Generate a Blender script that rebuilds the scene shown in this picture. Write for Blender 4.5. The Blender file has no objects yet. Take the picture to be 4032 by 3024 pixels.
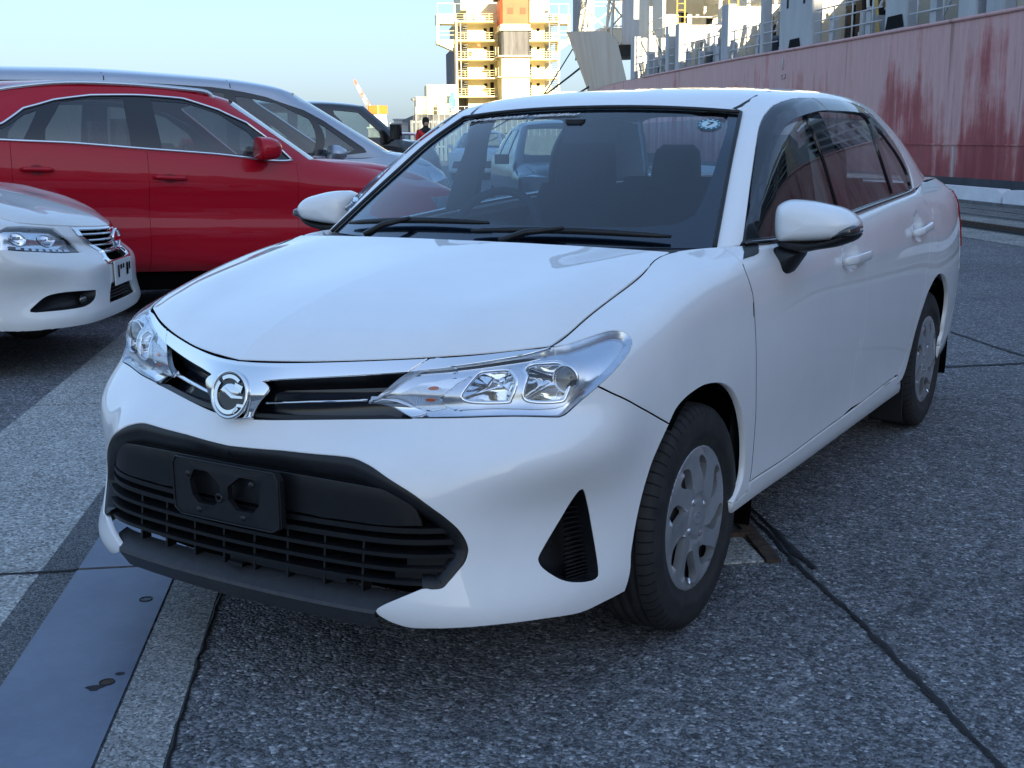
import bpy, bmesh, math, random
import numpy as np
from mathutils import Vector, Matrix
from mathutils.geometry import delaunay_2d_cdt
random.seed(7); RNG = np.random.default_rng(7)
SC = bpy.context.scene
COL = SC.collection
# ---------------------------------------------------------------- camera
cam_d = bpy.data.cameras.new('camera'); cam = bpy.data.objects.new('camera', cam_d); COL.objects.link(cam)
cam_d.sensor_width = 36; cam_d.lens = 41.788; cam_d.clip_start = .05; cam_d.clip_end = 6000
CAMP = Vector((1.95736, -2.79346, 1.28474))
cr, cu, cf = Vector((.85203, .52344, -.00918)), Vector((-.09849, .17748, .97918)), Vector((-.51267, .83342, -.20318))
yaw, pit, rol = math.radians(-31.5708), math.radians(-11.72217), math.radians(-.53729)
cf = Vector((math.sin(yaw)*math.cos(pit), math.cos(yaw)*math.cos(pit), math.sin(pit)))
r0 = Vector((math.cos(yaw), -math.sin(yaw), 0)); u0 = r0.cross(cf)
cr = r0*math.cos(rol)+u0*math.sin(rol); cu = u0*math.cos(rol)-r0*math.sin(rol)
cam.matrix_world = Matrix(((cr.x, cu.x, -cf.x, CAMP.x), (cr.y, cu.y, -cf.y, CAMP.y), (cr.z, cu.z, -cf.z, CAMP.z), (0, 0, 0, 1)))
SC.camera = cam
# ---------------------------------------------------------------- quay axes: NV towards the water, DV along the quay away from the camera
NV = np.array([.7826, .6225, 0]); DV = np.array([-.6225, .7826, 0])
def Q(n, d, z=0): return tuple(NV*n+DV*d+np.array([0, 0, z]))
# ---------------------------------------------------------------- sky, sun, exposure
SUN_EL = math.radians(13.5)
back, right = np.array([.5236, -.8520]), np.array([.8520, .5236])
sdir = back*math.cos(math.radians(20))+right*math.sin(math.radians(20))
W = bpy.data.worlds.new('World'); SC.world = W; W.use_nodes = True
nt = W.node_tree; bg = nt.nodes['Background']
sky = nt.nodes.new('ShaderNodeTexSky'); sky.sky_type = 'NISHITA'; sky.sun_disc = False
sky.sun_elevation = SUN_EL; sky.sun_rotation = math.atan2(sdir[0], sdir[1])
sky.altitude = 0; sky.air_density = 1.0; sky.dust_density = 2.6; sky.ozone_density = 2.0
gm = nt.nodes.new('ShaderNodeGamma'); gm.inputs[1].default_value = .36; nt.links.new(sky.outputs[0], gm.inputs[0])
hs = nt.nodes.new('ShaderNodeHueSaturation'); hs.inputs['Saturation'].default_value = 1.45; nt.links.new(gm.outputs[0], hs.inputs['Color'])
ti = nt.nodes.new('ShaderNodeMix'); ti.data_type = 'RGBA'; ti.blend_type = 'MULTIPLY'; ti.inputs[0].default_value = 1; ti.inputs[7].default_value = (.77, .935, 1.20, 1); nt.links.new(hs.outputs[0], ti.inputs[6])
nt.links.new(ti.outputs[2], bg.inputs[0]); bg.inputs[1].default_value = .15
sl = bpy.data.lights.new('sun', 'SUN'); sl.energy = 5.0; sl.angle = math.radians(.5); sl.color = (1, .84, .56)
so = bpy.data.objects.new('sun', sl); COL.objects.link(so)
so.rotation_euler = Vector((sdir[0]*math.cos(SUN_EL), sdir[1]*math.cos(SUN_EL), math.sin(SUN_EL))).to_track_quat('Z', 'Y').to_euler()
SC.view_settings.view_transform = 'Standard'; SC.view_settings.look = 'None'; SC.view_settings.gamma = 1
SC.view_settings.use_curve_mapping = False; SC.view_settings.exposure = 2.12
# ---------------------------------------------------------------- materials
MATS = {}
def mat(name, col=(.5,.5,.5), rough=.5, metal=0., coat=0., spec=.5, trans=0., ior=1.45, alpha=1., emit=None):
    if name in MATS: return MATS[name]
    m = bpy.data.materials.new(name); m.use_nodes = True; MATS[name] = m
    b = m.node_tree.nodes['Principled BSDF']
    b.inputs['Base Color'].default_value = (*col, 1); b.inputs['Roughness'].default_value = rough; b.inputs['Metallic'].default_value = metal
    b.inputs['Coat Weight'].default_value = coat; b.inputs['Coat Roughness'].default_value = .02
    b.inputs['Specular IOR Level'].default_value = spec; b.inputs['Transmission Weight'].default_value = trans; b.inputs['IOR'].default_value = ior
    b.inputs['Alpha'].default_value = alpha
    return m
def N_(m, t, **kw):
    n = m.node_tree.nodes.new(t)
    for k, v in kw.items(): setattr(n, k, v)
    return n
def bsdf(m): return m.node_tree.nodes['Principled BSDF']
def link(m, a, b): m.node_tree.links.new(a, b)
def tex(m, kind='NOISE', scale=5, detail=4, rough=.6, vec=None, stretch=None):
    tc = N_(m, 'ShaderNodeTexCoord'); src = tc.outputs['Object'] if vec is None else vec
    if stretch is not None:
        mp = N_(m, 'ShaderNodeMapping'); mp.inputs['Scale'].default_value = stretch; link(m, src, mp.inputs[0]); src = mp.outputs[0]
    if kind == 'NOISE':
        t = N_(m, 'ShaderNodeTexNoise'); t.inputs['Detail'].default_value = detail; t.inputs['Roughness'].default_value = rough
        o = t.outputs[0]
    else:
        t = N_(m, 'ShaderNodeTexVoronoi'); o = t.outputs['Color'] if kind == 'CELL' else t.outputs['Distance']
    t.inputs['Scale'].default_value = scale; link(m, src, t.inputs['Vector']); return o
def ramp(m, src, stops):
    r = N_(m, 'ShaderNodeValToRGB'); e = r.color_ramp.elements
    while len(e) < len(stops): e.new(.5)
    for k, (p, c) in enumerate(stops):
        e[k].position = p; e[k].color = (*c, 1) if len(c) == 3 else c
    link(m, src, r.inputs[0]); return r.outputs[0]
def mixc(m, fac, a, b, mode='MIX'):
    n = N_(m, 'ShaderNodeMix', data_type='RGBA', blend_type=mode)
    for k, v in ((0, fac), (6, a), (7, b)):
        if isinstance(v, (int, float)): n.inputs[k].default_value = v
        elif isinstance(v, tuple): n.inputs[k].default_value = (*v, 1) if len(v) == 3 else v
        else: link(m, v, n.inputs[k])
    return n.outputs[2]
def bump(m, src, strength=.3, dist=.01):
    b = N_(m, 'ShaderNodeBump'); b.inputs['Strength'].default_value = strength; b.inputs['Distance'].default_value = dist
    link(m, src, b.inputs['Height']); link(m, b.outputs[0], bsdf(m).inputs['Normal'])
def noisy(name, c0, c1, scale=8, rough=.7, metal=0, bmp=0., coat=0, lo=.35, hi=.65, stretch=None, bdist=.005):
    if name in MATS: return MATS[name]
    m = mat(name, c0, rough, metal, coat); o = tex(m, 'NOISE', scale, 6, .65, stretch=stretch)
    link(m, ramp(m, o, [(lo, c0), (hi, c1)]), bsdf(m).inputs['Base Color'])
    if bmp: bump(m, o, bmp, bdist)
    return m
def glass(name, tint=(.75,.85,.85), refl=1.0, ior=1.5):
    """thin pane: fresnel mirror over a tinted see-through"""
    if name in MATS: return MATS[name]
    m = bpy.data.materials.new(name); m.use_nodes = True; MATS[name] = m; t = m.node_tree; t.nodes.clear()
    o = t.nodes.new('ShaderNodeOutputMaterial'); mx = t.nodes.new('ShaderNodeMixShader'); lw = t.nodes.new('ShaderNodeLayerWeight'); lw.inputs[0].default_value = .5
    pw = t.nodes.new('ShaderNodeMath'); pw.operation = 'POWER'; pw.inputs[1].default_value = 5; t.links.new(lw.outputs['Facing'], pw.inputs[0])
    f = t.nodes.new('ShaderNodeMath'); f.operation = 'MULTIPLY_ADD'; t.links.new(pw.outputs[0], f.inputs[0]); f0 = min(.3, 1.7*((ior-1)/(ior+1))**2); f.inputs[1].default_value = 1-f0; f.inputs[2].default_value = f0
    a = t.nodes.new('ShaderNodeBsdfTransparent'); g = t.nodes.new('ShaderNodeBsdfGlossy')
    a.inputs[0].default_value = (*tint, 1); g.inputs['Roughness'].default_value = 0.0; g.inputs[0].default_value = (refl, refl, refl, 1)
    t.links.new(f.outputs[0], mx.inputs[0]); t.links.new(a.outputs[0], mx.inputs[1]); t.links.new(g.outputs[0], mx.inputs[2]); t.links.new(mx.outputs[0], o.inputs[0])
    return m
def paint(name, col, rough=.35, flake=0., coat=1.0, spec=.5):
    if name in MATS: return MATS[name]
    m = mat(name, col, rough, 0 if not flake else .6, coat, spec)
    o = tex(m, 'NOISE', 2.5, 5, .7)   # road film: faint dust in the lacquer
    r = ramp(m, o, [(.3, (.004,)*3), (.8, (.03,)*3)]); link(m, r, bsdf(m).inputs['Coat Roughness'])
    c = ramp(m, tex(m, 'NOISE', 5, 8, .75), [(.35, col), (.8, tuple(x*.93 for x in col))]); link(m, c, bsdf(m).inputs['Base Color'])
    return m
# ---------------------------------------------------------------- objects
def sett(o, label=None, cat=None, group=None, kind=None):
    if label: o['label'] = label
    if cat: o['category'] = cat
    if group: o['group'] = group
    if kind: o['kind'] = kind
    return o
def thing(name, label, cat, loc=(0,0,0), rz=0, group=None, rx=0, ry=0):
    o = bpy.data.objects.new(name, None); COL.objects.link(o); o.location = loc; o.rotation_euler = (rx, ry, rz); o.empty_display_size = .2
    return sett(o, label, cat, group)
def link_mesh(name, me, parent=None, m=None):
    o = bpy.data.objects.new(name, me); COL.objects.link(o)
    if m is not None and not me.materials: me.materials.append(m)
    if parent is not None: o.parent = parent
    return o
def copy_tree(o, parent=None):
    c = o.copy(); COL.objects.link(c)
    if parent is not None: c.parent = parent
    for ch in list(o.children): copy_tree(ch, c)
    return c
class MB:
    """collects simple solids into one mesh"""
    def __init__(s): s.v = []; s.f = []; s.sm = []
    def add(s, vs, fs, smooth=False):
        b = len(s.v); s.v += [tuple(map(float, x)) for x in vs]; s.f += [tuple(i+b for i in q) for q in fs]; s.sm += [smooth]*len(fs); return s
    def box(s, a, b, X=None, ch=0.):
        """axis box from corner a to b, optional map X(point)"""
        a, b = np.minimum(a, b), np.maximum(a, b)
        if ch > 0:
            c = min(ch, *(.45*(b-a)))
            P = []
            for z in (0, 1):
                zz = (a[2], b[2])[z]
                P += [(a[0]+c, a[1], zz), (b[0]-c, a[1], zz), (b[0], a[1]+c, zz), (b[0], b[1]-c, zz), (b[0]-c, b[1], zz), (a[0]+c, b[1], zz), (a[0], b[1]-c, zz), (a[0], a[1]+c, zz)]
            F = [tuple(range(7, -1, -1)), tuple(range(8, 16))]+[(i, (i+1) % 8, 8+(i+1) % 8, 8+i) for i in range(8)]
        else:
            P = [(x, y, z) for z in (a[2], b[2]) for x, y in ((a[0], a[1]), (b[0], a[1]), (b[0], b[1]), (a[0], b[1]))]
            F = [(3,2,1,0), (4,5,6,7), (0,1,5,4), (1,2,6,5), (2,3,7,6), (3,0,4,7)]
        if X: P = [X(p) for p in P]
        return s.add(P, F)
    def tube(s, pts, r, n=8, cap=True, closed=False):
        pts = [np.array(p, float) for p in pts]; R = r if hasattr(r, '__len__') else [r]*len(pts)
        vs = []; fs = []; prev = None
        for i, p in enumerate(pts):
            a = pts[(i-1) % len(pts)] if (closed or i) else p; b = pts[(i+1) % len(pts)] if (closed or i < len(pts)-1) else p
            t = b-a; t = t/(np.linalg.norm(t)+1e-12)
            if prev is None:
                h = np.array([0, 0, 1.]) if abs(t[2]) < .9 else np.array([1., 0, 0])
                x = np.cross(h, t)
            else: x = prev-t*(prev@t)
            x /= np.linalg.norm(x)+1e-12; prev = x; y = np.cross(t, x)
            for k in range(n):
                q = 2*math.pi*k/n; vs.append(p+R[i]*(x*math.cos(q)+y*math.sin(q)))
        m = len(pts)
        for i in range(m if closed else m-1):
            j = (i+1) % m
            for k in range(n): fs.append((i*n+k, i*n+(k+1) % n, j*n+(k+1) % n, j*n+k))
        if cap and not closed: fs += [tuple(range(n-1, -1, -1)), tuple((m-1)*n+k for k in range(n))]
        return s.add(vs, fs, True)
    def bar(s, p, q, w, h, up=(0,0,1)):
        p, q = np.array(p, float), np.array(q, float); t = q-p; t /= np.linalg.norm(t)+1e-12
        x = np.cross(t, up); x /= np.linalg.norm(x)+1e-12; y = np.cross(x, t)
        P = [c+sx*x*w/2+sy*y*h/2 for c in (p, q) for sx, sy in ((-1,-1), (1,-1), (1,1), (-1,1))]
        return s.add(P, [(3,2,1,0)[::-1], (4,5,6,7)[::-1], (0,4,5,1), (1,5,6,2), (2,6,7,3), (3,7,4,0)])
    def lathe(s, prof, n=48, X=None, ax='x', smooth=True):
        """profile (axial, radius) turned about the local axis"""
        vs = []; m = len(prof)
        for k in range(n):
            q = 2*math.pi*k/n
            for a, r in prof: vs.append((a, r*math.cos(q), r*math.sin(q)))
        fs = [(k*m+i, k*m+i+1, ((k+1) % n)*m+i+1, ((k+1) % n)*m+i) for k in range(n) for i in range(m-1)]
        if X: vs = [X(p) for p in vs]
        return s.add(vs, fs, smooth)
    def sheet(s, rows, smooth=True, flip=False):
        A = np.array(rows, float); a, b = A.shape[:2]
        F = [(i*b+j, (i+1)*b+j, (i+1)*b+j+1, i*b+j+1) for i in range(a-1) for j in range(b-1)]
        if flip: F = [f[::-1] for f in F]
        return s.add(A.reshape(-1, 3), F, smooth)
    def prism(s, poly, depth, X, holes=(), step=None):
        """flat polygon (2-d, ccw) with holes, given thickness; X maps (a, b, t)"""
        pts, tris, edges = tri_poly(poly, holes, step)
        n = len(pts)
        vs = [X((a, b, 0)) for a, b in pts]+[X((a, b, -depth)) for a, b in pts]
        fs = [tuple(t) for t in tris]+[(c+n, b+n, a+n) for a, b, c in tris]+[(b, a, a+n, b+n) for a, b in edges]
        return s.add(vs, fs)
    def mirror(s):
        b = len(s.v); s.v += [(-x, y, z) for x, y, z in s.v]; s.f += [tuple(i+b for i in q)[::-1] for q in s.f]; s.sm += s.sm; return s
    def build(s, name, m, parent=None, weld=False):
        me = bpy.data.meshes.new(name); me.from_pydata(s.v, [], s.f); me.polygons.foreach_set('use_smooth', s.sm)
        me.update(); me.materials.append(m); return link_mesh(name, me, parent)
def inside(P, poly):
    P = np.asarray(P, float); x, y = P[:, 0], P[:, 1]; A = np.asarray(poly, float); B = np.roll(A, -1, 0); r = np.zeros(len(P), bool)
    for (ax, ay), (bx, by) in zip(A, B):
        if ay == by: continue
        c = ((ay > y) != (by > y)) & (x < (bx-ax)*(y-ay)/(by-ay)+ax); r ^= c
    return r
def resample(poly, step, closed=True):
    A = np.asarray(poly, float); L = list(A)+([A[0]] if closed else []); out = []
    for a, b in zip(L[:-1], L[1:]):
        n = max(1, int(np.ceil(np.linalg.norm(b-a)/step)))
        for k in range(n): out.append(a+(b-a)*k/n)
    if not closed: out.append(L[-1])
    return np.array(out)
def tri_poly(poly, holes=(), step=None, bstep=None):
    loops = [np.asarray(poly, float)]+[np.asarray(h, float) for h in holes]
    if bstep: loops = [resample(l, bstep) for l in loops]
    V = []; E = []
    for l in loops:
        b = len(V); V += [tuple(p) for p in l]; E += [(b+i, b+(i+1) % len(l)) for i in range(len(l))]
    if step:
        lo, hi = loops[0].min(0), loops[0].max(0)
        gx = np.arange(lo[0]+step*.5, hi[0], step); gy = np.arange(lo[1]+step*.5, hi[1], step)
        if len(gx) and len(gy):
            G = np.stack(np.meshgrid(gx, gy, indexing='ij'), -1).reshape(-1, 2)
            k = inside(G, loops[0])
            for h in loops[1:]: k &= ~inside(G, h)
            G = G[k]
            if len(G):
                B = np.array(V); d = np.full(len(G), 9e9)
                for i in range(0, len(B), 64): d = np.minimum(d, np.sqrt(((G[:, None]-B[None, i:i+64])**2).sum(-1)).min(1))
                V += [tuple(g) for g in G[d > .45*step]]
    r = delaunay_2d_cdt([Vector(p) for p in V], E, [], 0, 1e-7)
    pts = np.array([tuple(p) for p in r[0]]); T = np.array([f for f in r[2] if len(f) == 3])
    c = pts[T].mean(1); k = inside(c, loops[0])
    for h in loops[1:]: k &= ~inside(c, h)
    T = T[k]; a = pts[T]
    ar = (a[:, 1, 0]-a[:, 0, 0])*(a[:, 2, 1]-a[:, 0, 1])-(a[:, 1, 1]-a[:, 0, 1])*(a[:, 2, 0]-a[:, 0, 0])
    T[ar < 0] = T[ar < 0][:, ::-1]; T = T[np.abs(ar) > 1e-12]
    cnt = {}
    for t in T:
        for i in range(3): cnt[(t[i], t[(i+1) % 3])] = 1
    edges = [e for e in cnt if (e[1], e[0]) not in cnt]
    return pts, T, edges
def mesh_normals(name, V, F, NL, m):
    me = bpy.data.meshes.new(name); me.from_pydata([tuple(v) for v in V], [], [tuple(int(i) for i in f) for f in F])
    me.polygons.foreach_set('use_smooth', [True]*len(F)); me.update()
    me.normals_split_custom_set([tuple(n) for n in NL]); me.materials.append(m); return me
def patch(name, S, poly, m, parent, holes=(), step=.25, bstep=.12, off=0., lip=.018, gap=.0024, both=False, flip=False, nrm_tilt=None, asp=1.0):
    """a trimmed piece of a master surface with rolled edges; flip=True builds the other side of the car"""
    sc = np.array([1, asp])
    loops = [np.asarray(poly, float)*sc]+[np.asarray(h, float)*sc for h in holes]
    pts, T, edges = tri_poly(loops[0], loops[1:], step, bstep); pts = pts/sc
    P = S.ev(pts[:, 0], pts[:, 1]); Nn = S.nrm(pts[:, 0], pts[:, 1])
    if off is not None:
        if callable(off):
            fo = lambda u, v: (lambda q: q+S.nrm(u, v)*np.asarray(off(u, v, q))[..., None])(S.ev(u, v))
            h = .012; a_ = fo(pts[:, 0]+h, pts[:, 1])-fo(pts[:, 0]-h, pts[:, 1]); b_ = fo(pts[:, 0], pts[:, 1]+h)-fo(pts[:, 0], pts[:, 1]-h)
            P = fo(pts[:, 0], pts[:, 1]); n2 = np.cross(a_, b_); l2 = np.linalg.norm(n2, axis=1, keepdims=True); Nn = np.where(l2 > 1e-9, n2/np.maximum(l2, 1e-9), Nn)
        else: P = P+Nn*off
    cen = np.abs(P[:, 0]) < 2e-4
    inw = np.zeros_like(P)
    ed = [(a, b) for a, b in edges if not (cen[a] and cen[b])]
    for a, b in ed:
        d = P[b]-P[a]; l = np.linalg.norm(d)
        if l < 1e-9: continue
        w = np.cross((Nn[a]+Nn[b])/2, d/l); inw[a] += w; inw[b] += w
    l = np.linalg.norm(inw, axis=1, keepdims=True); inw = np.where(l > 1e-9, inw/np.maximum(l, 1e-9), 0)
    inw[cen, 0] = 0
    P = P+inw*gap
    V = list(P); F = [tuple(t) for t in T]; NL = [Nn[i] for t in T for i in t]
    if lip:
        idx = {}
        bev = lip*.3
        def add(i):
            if i not in idx:
                b = len(V); V.append(P[i]-inw[i]*bev*.25-Nn[i]*bev*.6); V.append(P[i]-inw[i]*bev*.3-Nn[i]*lip); idx[i] = b
            return idx[i]
        for a, b in ed:
            ia, ib = add(a), add(b)
            na, nb = -inw[a], -inw[b]; ma = Nn[a]*.6+na*.8; mb_ = Nn[b]*.6+nb*.8
            F.append((b, a, ia, ib)); NL += [Nn[b], Nn[a], ma, mb_]
            F.append((ib, ia, ia+1, ib+1)); NL += [mb_, ma, na, nb]
    V = np.array(V); NL = np.array(NL); NL /= np.maximum(np.linalg.norm(NL, axis=1, keepdims=True), 1e-9)
    M = np.array([-1, 1, 1])
    def mir(V, F, NL):
        F2 = []; N2 = []; k = 0
        for f in F:
            n = len(f); F2.append(tuple(f[::-1])); N2 += [NL[k+j]*M for j in range(n-1, -1, -1)]; k += n
        return V*M, F2, np.array(N2)
    if both:
        V2, F2, N2 = mir(V, F, NL); b = len(V)
        V = np.concatenate([V, V2]); F = F+[tuple(i+b for i in f) for f in F2]; NL = np.concatenate([NL, N2])
    elif flip: V, F, NL = mir(V, F, NL)
    return link_mesh(name, mesh_normals(name, V, F, NL, m), parent)
# ---------------------------------------------------------------- smooth surfaces
class Surf:
    """Cubic B-spline surface through a net of points (nu columns, nv rows)."""
    def __init__(s, net, mirror0=False, mirror1=False, mirrorv=False, fit=4):
        s.T = np.array(net, float); s.m0 = mirror0; s.m1 = mirror1; s.mv = mirrorv
        s.nu, s.nv = s.T.shape[:2]; s.C = s.T.copy()
        uu, vv = np.meshgrid(np.arange(s.nu), np.arange(s.nv), indexing='ij')
        for _ in range(fit):
            s.C = s.C + (s.T - s.ev(uu, vv)) * 0.9
    def _pad(s):
        C = s.C; M = np.array([-1, 1, 1.])
        a = C[1:2]*M if s.m0 else 2*C[0:1]-C[1:2]
        b = C[-2:-1]*M if s.m1 else 2*C[-1:]-C[-2:-1]
        C = np.concatenate([a, C, b], 0)
        a = 2*C[:, 0:1]-C[:, 1:2]; b = C[:, -2:-1]*M if s.mv else 2*C[:, -1:]-C[:, -2:-1]
        return np.concatenate([a, C, b], 1)
    def ev(s, u, v):
        u = np.asarray(u, float); v = np.asarray(v, float)
        P = s._pad()
        i = np.clip(np.floor(u), 0, s.nu-2).astype(int); j = np.clip(np.floor(v), 0, s.nv-2).astype(int)
        def B(t): return ((1-t)**3/6, (3*t**3-6*t**2+4)/6, (-3*t**3+3*t**2+3*t+1)/6, t**3/6)
        bu, bv = B(u-i), B(v-j)
        o = 0
        for a in range(4):
            for b in range(4):
                o = o + (bu[a]*bv[b])[..., None]*P[i+a, j+b]
        return o
    def nrm(s, u, v, h=.02):
        u = np.asarray(u, float); v = np.asarray(v, float)
        a = s.ev(u+h, v)-s.ev(u-h, v); b = s.ev(u, v+h)-s.ev(u, v-h)
        n = np.cross(a, b); l = np.linalg.norm(n, axis=-1, keepdims=True)
        return n/np.maximum(l, 1e-12)
def spl(pts, n=12, closed=False):
    """Catmull-Rom through points (any dimension)."""
    P = np.array(pts, float)
    if closed: Q = np.concatenate([P[-1:], P, P[:2]])
    else: Q = np.concatenate([2*P[:1]-P[1:2], P, 2*P[-1:]-P[-2:-1]])
    out = []
    t = np.linspace(0, 1, n, endpoint=False)[:, None]
    for k in range(len(Q)-3):
        a, b, c, d = Q[k:k+4]
        out.append(.5*(2*b+(c-a)*t+(2*a-5*b+4*c-d)*t**2+(3*b-a-3*c+d)*t**3))
    o = np.concatenate(out)
    return o if closed else np.concatenate([o, P[-1:]])
# ---------------------------------------------------------------- sedan master surfaces (x = its left, y = backwards, z = up)
def zrow(y): return np.interp(y, [.32, .7, 1.1, 1.36, 1.9, 2.27, 2.6, 3.0, 3.3], [.958, .972, .995, 1.008, 1.035, 1.048, 1.058, 1.06, 1.03])
BODY = [
 # front half-sections, centre to corner: rows from the sill / chin up to the bonnet edge
 [(0,-.86,.205),(0,-.885,.27),(0,-.876,.36),(0,-.876,.48),(0,-.868,.585),(0,-.835,.659),(0,-.836,.705),(0,-.826,.752),(0,-.815,.784)],
 [(.2,-.853,.205),(.2,-.880,.27),(.2,-.869,.36),(.2,-.868,.48),(.2,-.855,.588),(.2,-.786,.662),(.2,-.785,.705),(.2,-.774,.753),(.2,-.755,.789)],
 [(.4,-.833,.205),(.4,-.860,.27),(.4,-.846,.36),(.4,-.842,.48),(.4,-.824,.588),(.4,-.705,.671),(.4,-.696,.715),(.4,-.678,.762),(.4,-.652,.798)],
 [(.52,-.80,.205),(.52,-.822,.27),(.52,-.80,.36),(.515,-.792,.48),(.51,-.762,.586),(.515,-.665,.676),(.515,-.648,.722),(.515,-.618,.771),(.52,-.578,.806)],
 [(.62,-.735,.205),(.625,-.748,.27),(.615,-.722,.36),(.61,-.71,.48),(.632,-.703,.592),(.61,-.612,.68),(.605,-.595,.73),(.60,-.567,.780),(.60,-.523,.815)],
 [(.71,-.62,.205),(.715,-.63,.27),(.70,-.60,.36),(.70,-.585,.48),(.735,-.606,.594),(.705,-.556,.683),(.70,-.543,.738),(.684,-.522,.792),(.645,-.49,.821)],
 [(.765,-.48,.205),(.772,-.48,.27),(.765,-.46,.36),(.768,-.457,.48),(.798,-.472,.596),(.790,-.458,.688),(.776,-.452,.75),(.744,-.440,.808),(.652,-.41,.842)],
 [(.795,-.35,.21),(.805,-.35,.275),(.802,-.34,.365),(.80,-.335,.485),(.812,-.333,.598),(.810,-.33,.698),(.796,-.325,.773),(.756,-.325,.840),(.655,-.325,.869)],
 [(.81,-.18,.21),(.822,-.18,.275),(.824,-.18,.365),(.826,-.18,.485),(.825,-.18,.605),(.822,-.18,.712),(.808,-.18,.802),(.772,-.18,.876),(.657,-.18,.905)],
 [(.81,0,.21),(.825,0,.275),(.830,0,.365),(.834,0,.485),(.832,0,.61),(.825,0,.725),(.814,0,.825),(.776,0,.914),(.655,-.02,.943)],
 [(.805,.18,.21),(.825,.18,.275),(.828,.18,.365),(.832,.18,.485),(.835,.18,.61),(.831,.18,.735),(.818,.18,.842),(.784,.19,.935),(.648,.15,.978)],
 [(.80,.40,.215),(.825,.40,.28),(.828,.40,.37),(.833,.40,.49),(.838,.40,.615),(.837,.40,.745),(.824,.40,.86),(.804,.40,.932),(.748,.43,.978)],
]
for yy in (.72, 1.1, 1.5, 1.9, 2.25):
    zb = zrow(yy)
    BODY.append([(.795,yy,.215),(.828,yy,.275),(.831,yy,.365),(.838,yy,.49),(.8455,yy,.62),(.8475,yy,.76),(.839,yy,.88),(.820,yy,zb-.038),(.787 if yy>.8 else .781,yy,zb)])
BODY += [
 [(.79,2.45,.215),(.825,2.45,.28),(.832,2.45,.37),(.842,2.45,.49),(.8495,2.45,.62),(.8485,2.45,.76),(.838,2.45,.89),(.815,2.45,1.01),(.765,2.46,1.066)],
 [(.79,2.65,.215),(.82,2.65,.28),(.832,2.65,.37),(.842,2.65,.49),(.8495,2.65,.63),(.848,2.65,.77),(.835,2.65,.90),(.808,2.65,1.015),(.745,2.66,1.076)],
 [(.785,2.85,.22),(.812,2.85,.285),(.826,2.85,.375),(.836,2.85,.495),(.843,2.85,.63),(.842,2.85,.77),(.829,2.85,.90),(.80,2.85,1.015),(.728,2.86,1.08)],
 [(.77,3.05,.24),(.797,3.05,.30),(.812,3.05,.385),(.821,3.05,.50),(.828,3.05,.63),(.826,3.05,.77),(.813,3.05,.90),(.783,3.05,1.012),(.70,3.06,1.08)],
 [(.73,3.25,.25),(.757,3.26,.31),(.768,3.27,.39),(.785,3.25,.51),(.792,3.25,.64),(.788,3.25,.77),(.772,3.25,.90),(.738,3.24,1.0),(.65,3.22,1.06)],
 [(.60,3.38,.25),(.615,3.41,.31),(.63,3.42,.39),(.66,3.40,.51),(.67,3.40,.64),(.665,3.39,.77),(.645,3.37,.90),(.61,3.34,.98),(.52,3.29,1.05)],
 [(.32,3.45,.25),(.33,3.48,.31),(.34,3.49,.39),(.36,3.48,.51),(.37,3.47,.64),(.36,3.46,.77),(.35,3.43,.90),(.33,3.40,.98),(.28,3.34,1.055)],
 [(0,3.47,.25),(0,3.50,.31),(0,3.51,.39),(0,3.50,.51),(0,3.49,.64),(0,3.48,.77),(0,3.45,.90),(0,3.42,.98),(0,3.36,1.058)],
]
BODYS = Surf(BODY, mirror0=True, mirror1=True)
GREEN = [
 [(.692,.36,.975),(.655,.50,1.075),(.617,.64,1.172),(.578,.79,1.272),(.535,.945,1.355),(.49,.94,1.366),(.30,.915,1.376),(0,.90,1.380)],
 [(.748,.44,.980),(.726,.565,1.075),(.700,.69,1.172),(.668,.825,1.27),(.622,.98,1.357),(.56,1.03,1.388),(.36,1.01,1.410),(0,1.0,1.417)],
 [(.776,.75,.974),(.752,.83,1.085),(.726,.91,1.188),(.695,.995,1.285),(.655,1.09,1.370),(.590,1.15,1.412),(.38,1.15,1.436),(0,1.15,1.444)],
 [(.786,1.15,.998),(.762,1.18,1.10),(.735,1.21,1.20),(.702,1.25,1.295),(.660,1.30,1.385),(.598,1.35,1.426),(.39,1.36,1.450),(0,1.36,1.458)],
 [(.787,1.55,1.020),(.763,1.55,1.115),(.737,1.56,1.21),(.704,1.57,1.30),(.662,1.58,1.388),(.598,1.60,1.433),(.39,1.62,1.456),(0,1.62,1.465)],
 [(.784,1.95,1.037),(.761,1.93,1.125),(.734,1.91,1.215),(.701,1.89,1.30),(.658,1.87,1.382),(.592,1.87,1.428),(.38,1.88,1.459),(0,1.88,1.468)],
 [(.776,2.28,1.052),(.750,2.24,1.135),(.722,2.20,1.215),(.688,2.15,1.295),(.645,2.10,1.37),(.578,2.10,1.415),(.37,2.12,1.446),(0,2.12,1.455)],
 [(.748,2.58,1.072),(.722,2.54,1.145),(.694,2.48,1.215),(.660,2.41,1.29),(.615,2.32,1.36),(.555,2.30,1.40),(.36,2.31,1.43),(0,2.31,1.438)],
 [(.70,2.86,1.082),(.668,2.80,1.15),(.640,2.72,1.22),(.606,2.63,1.285),(.565,2.52,1.345),(.52,2.47,1.378),(.34,2.46,1.40),(0,2.46,1.41)],
]
GREENS = Surf(GREEN, mirrorv=True)
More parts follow.
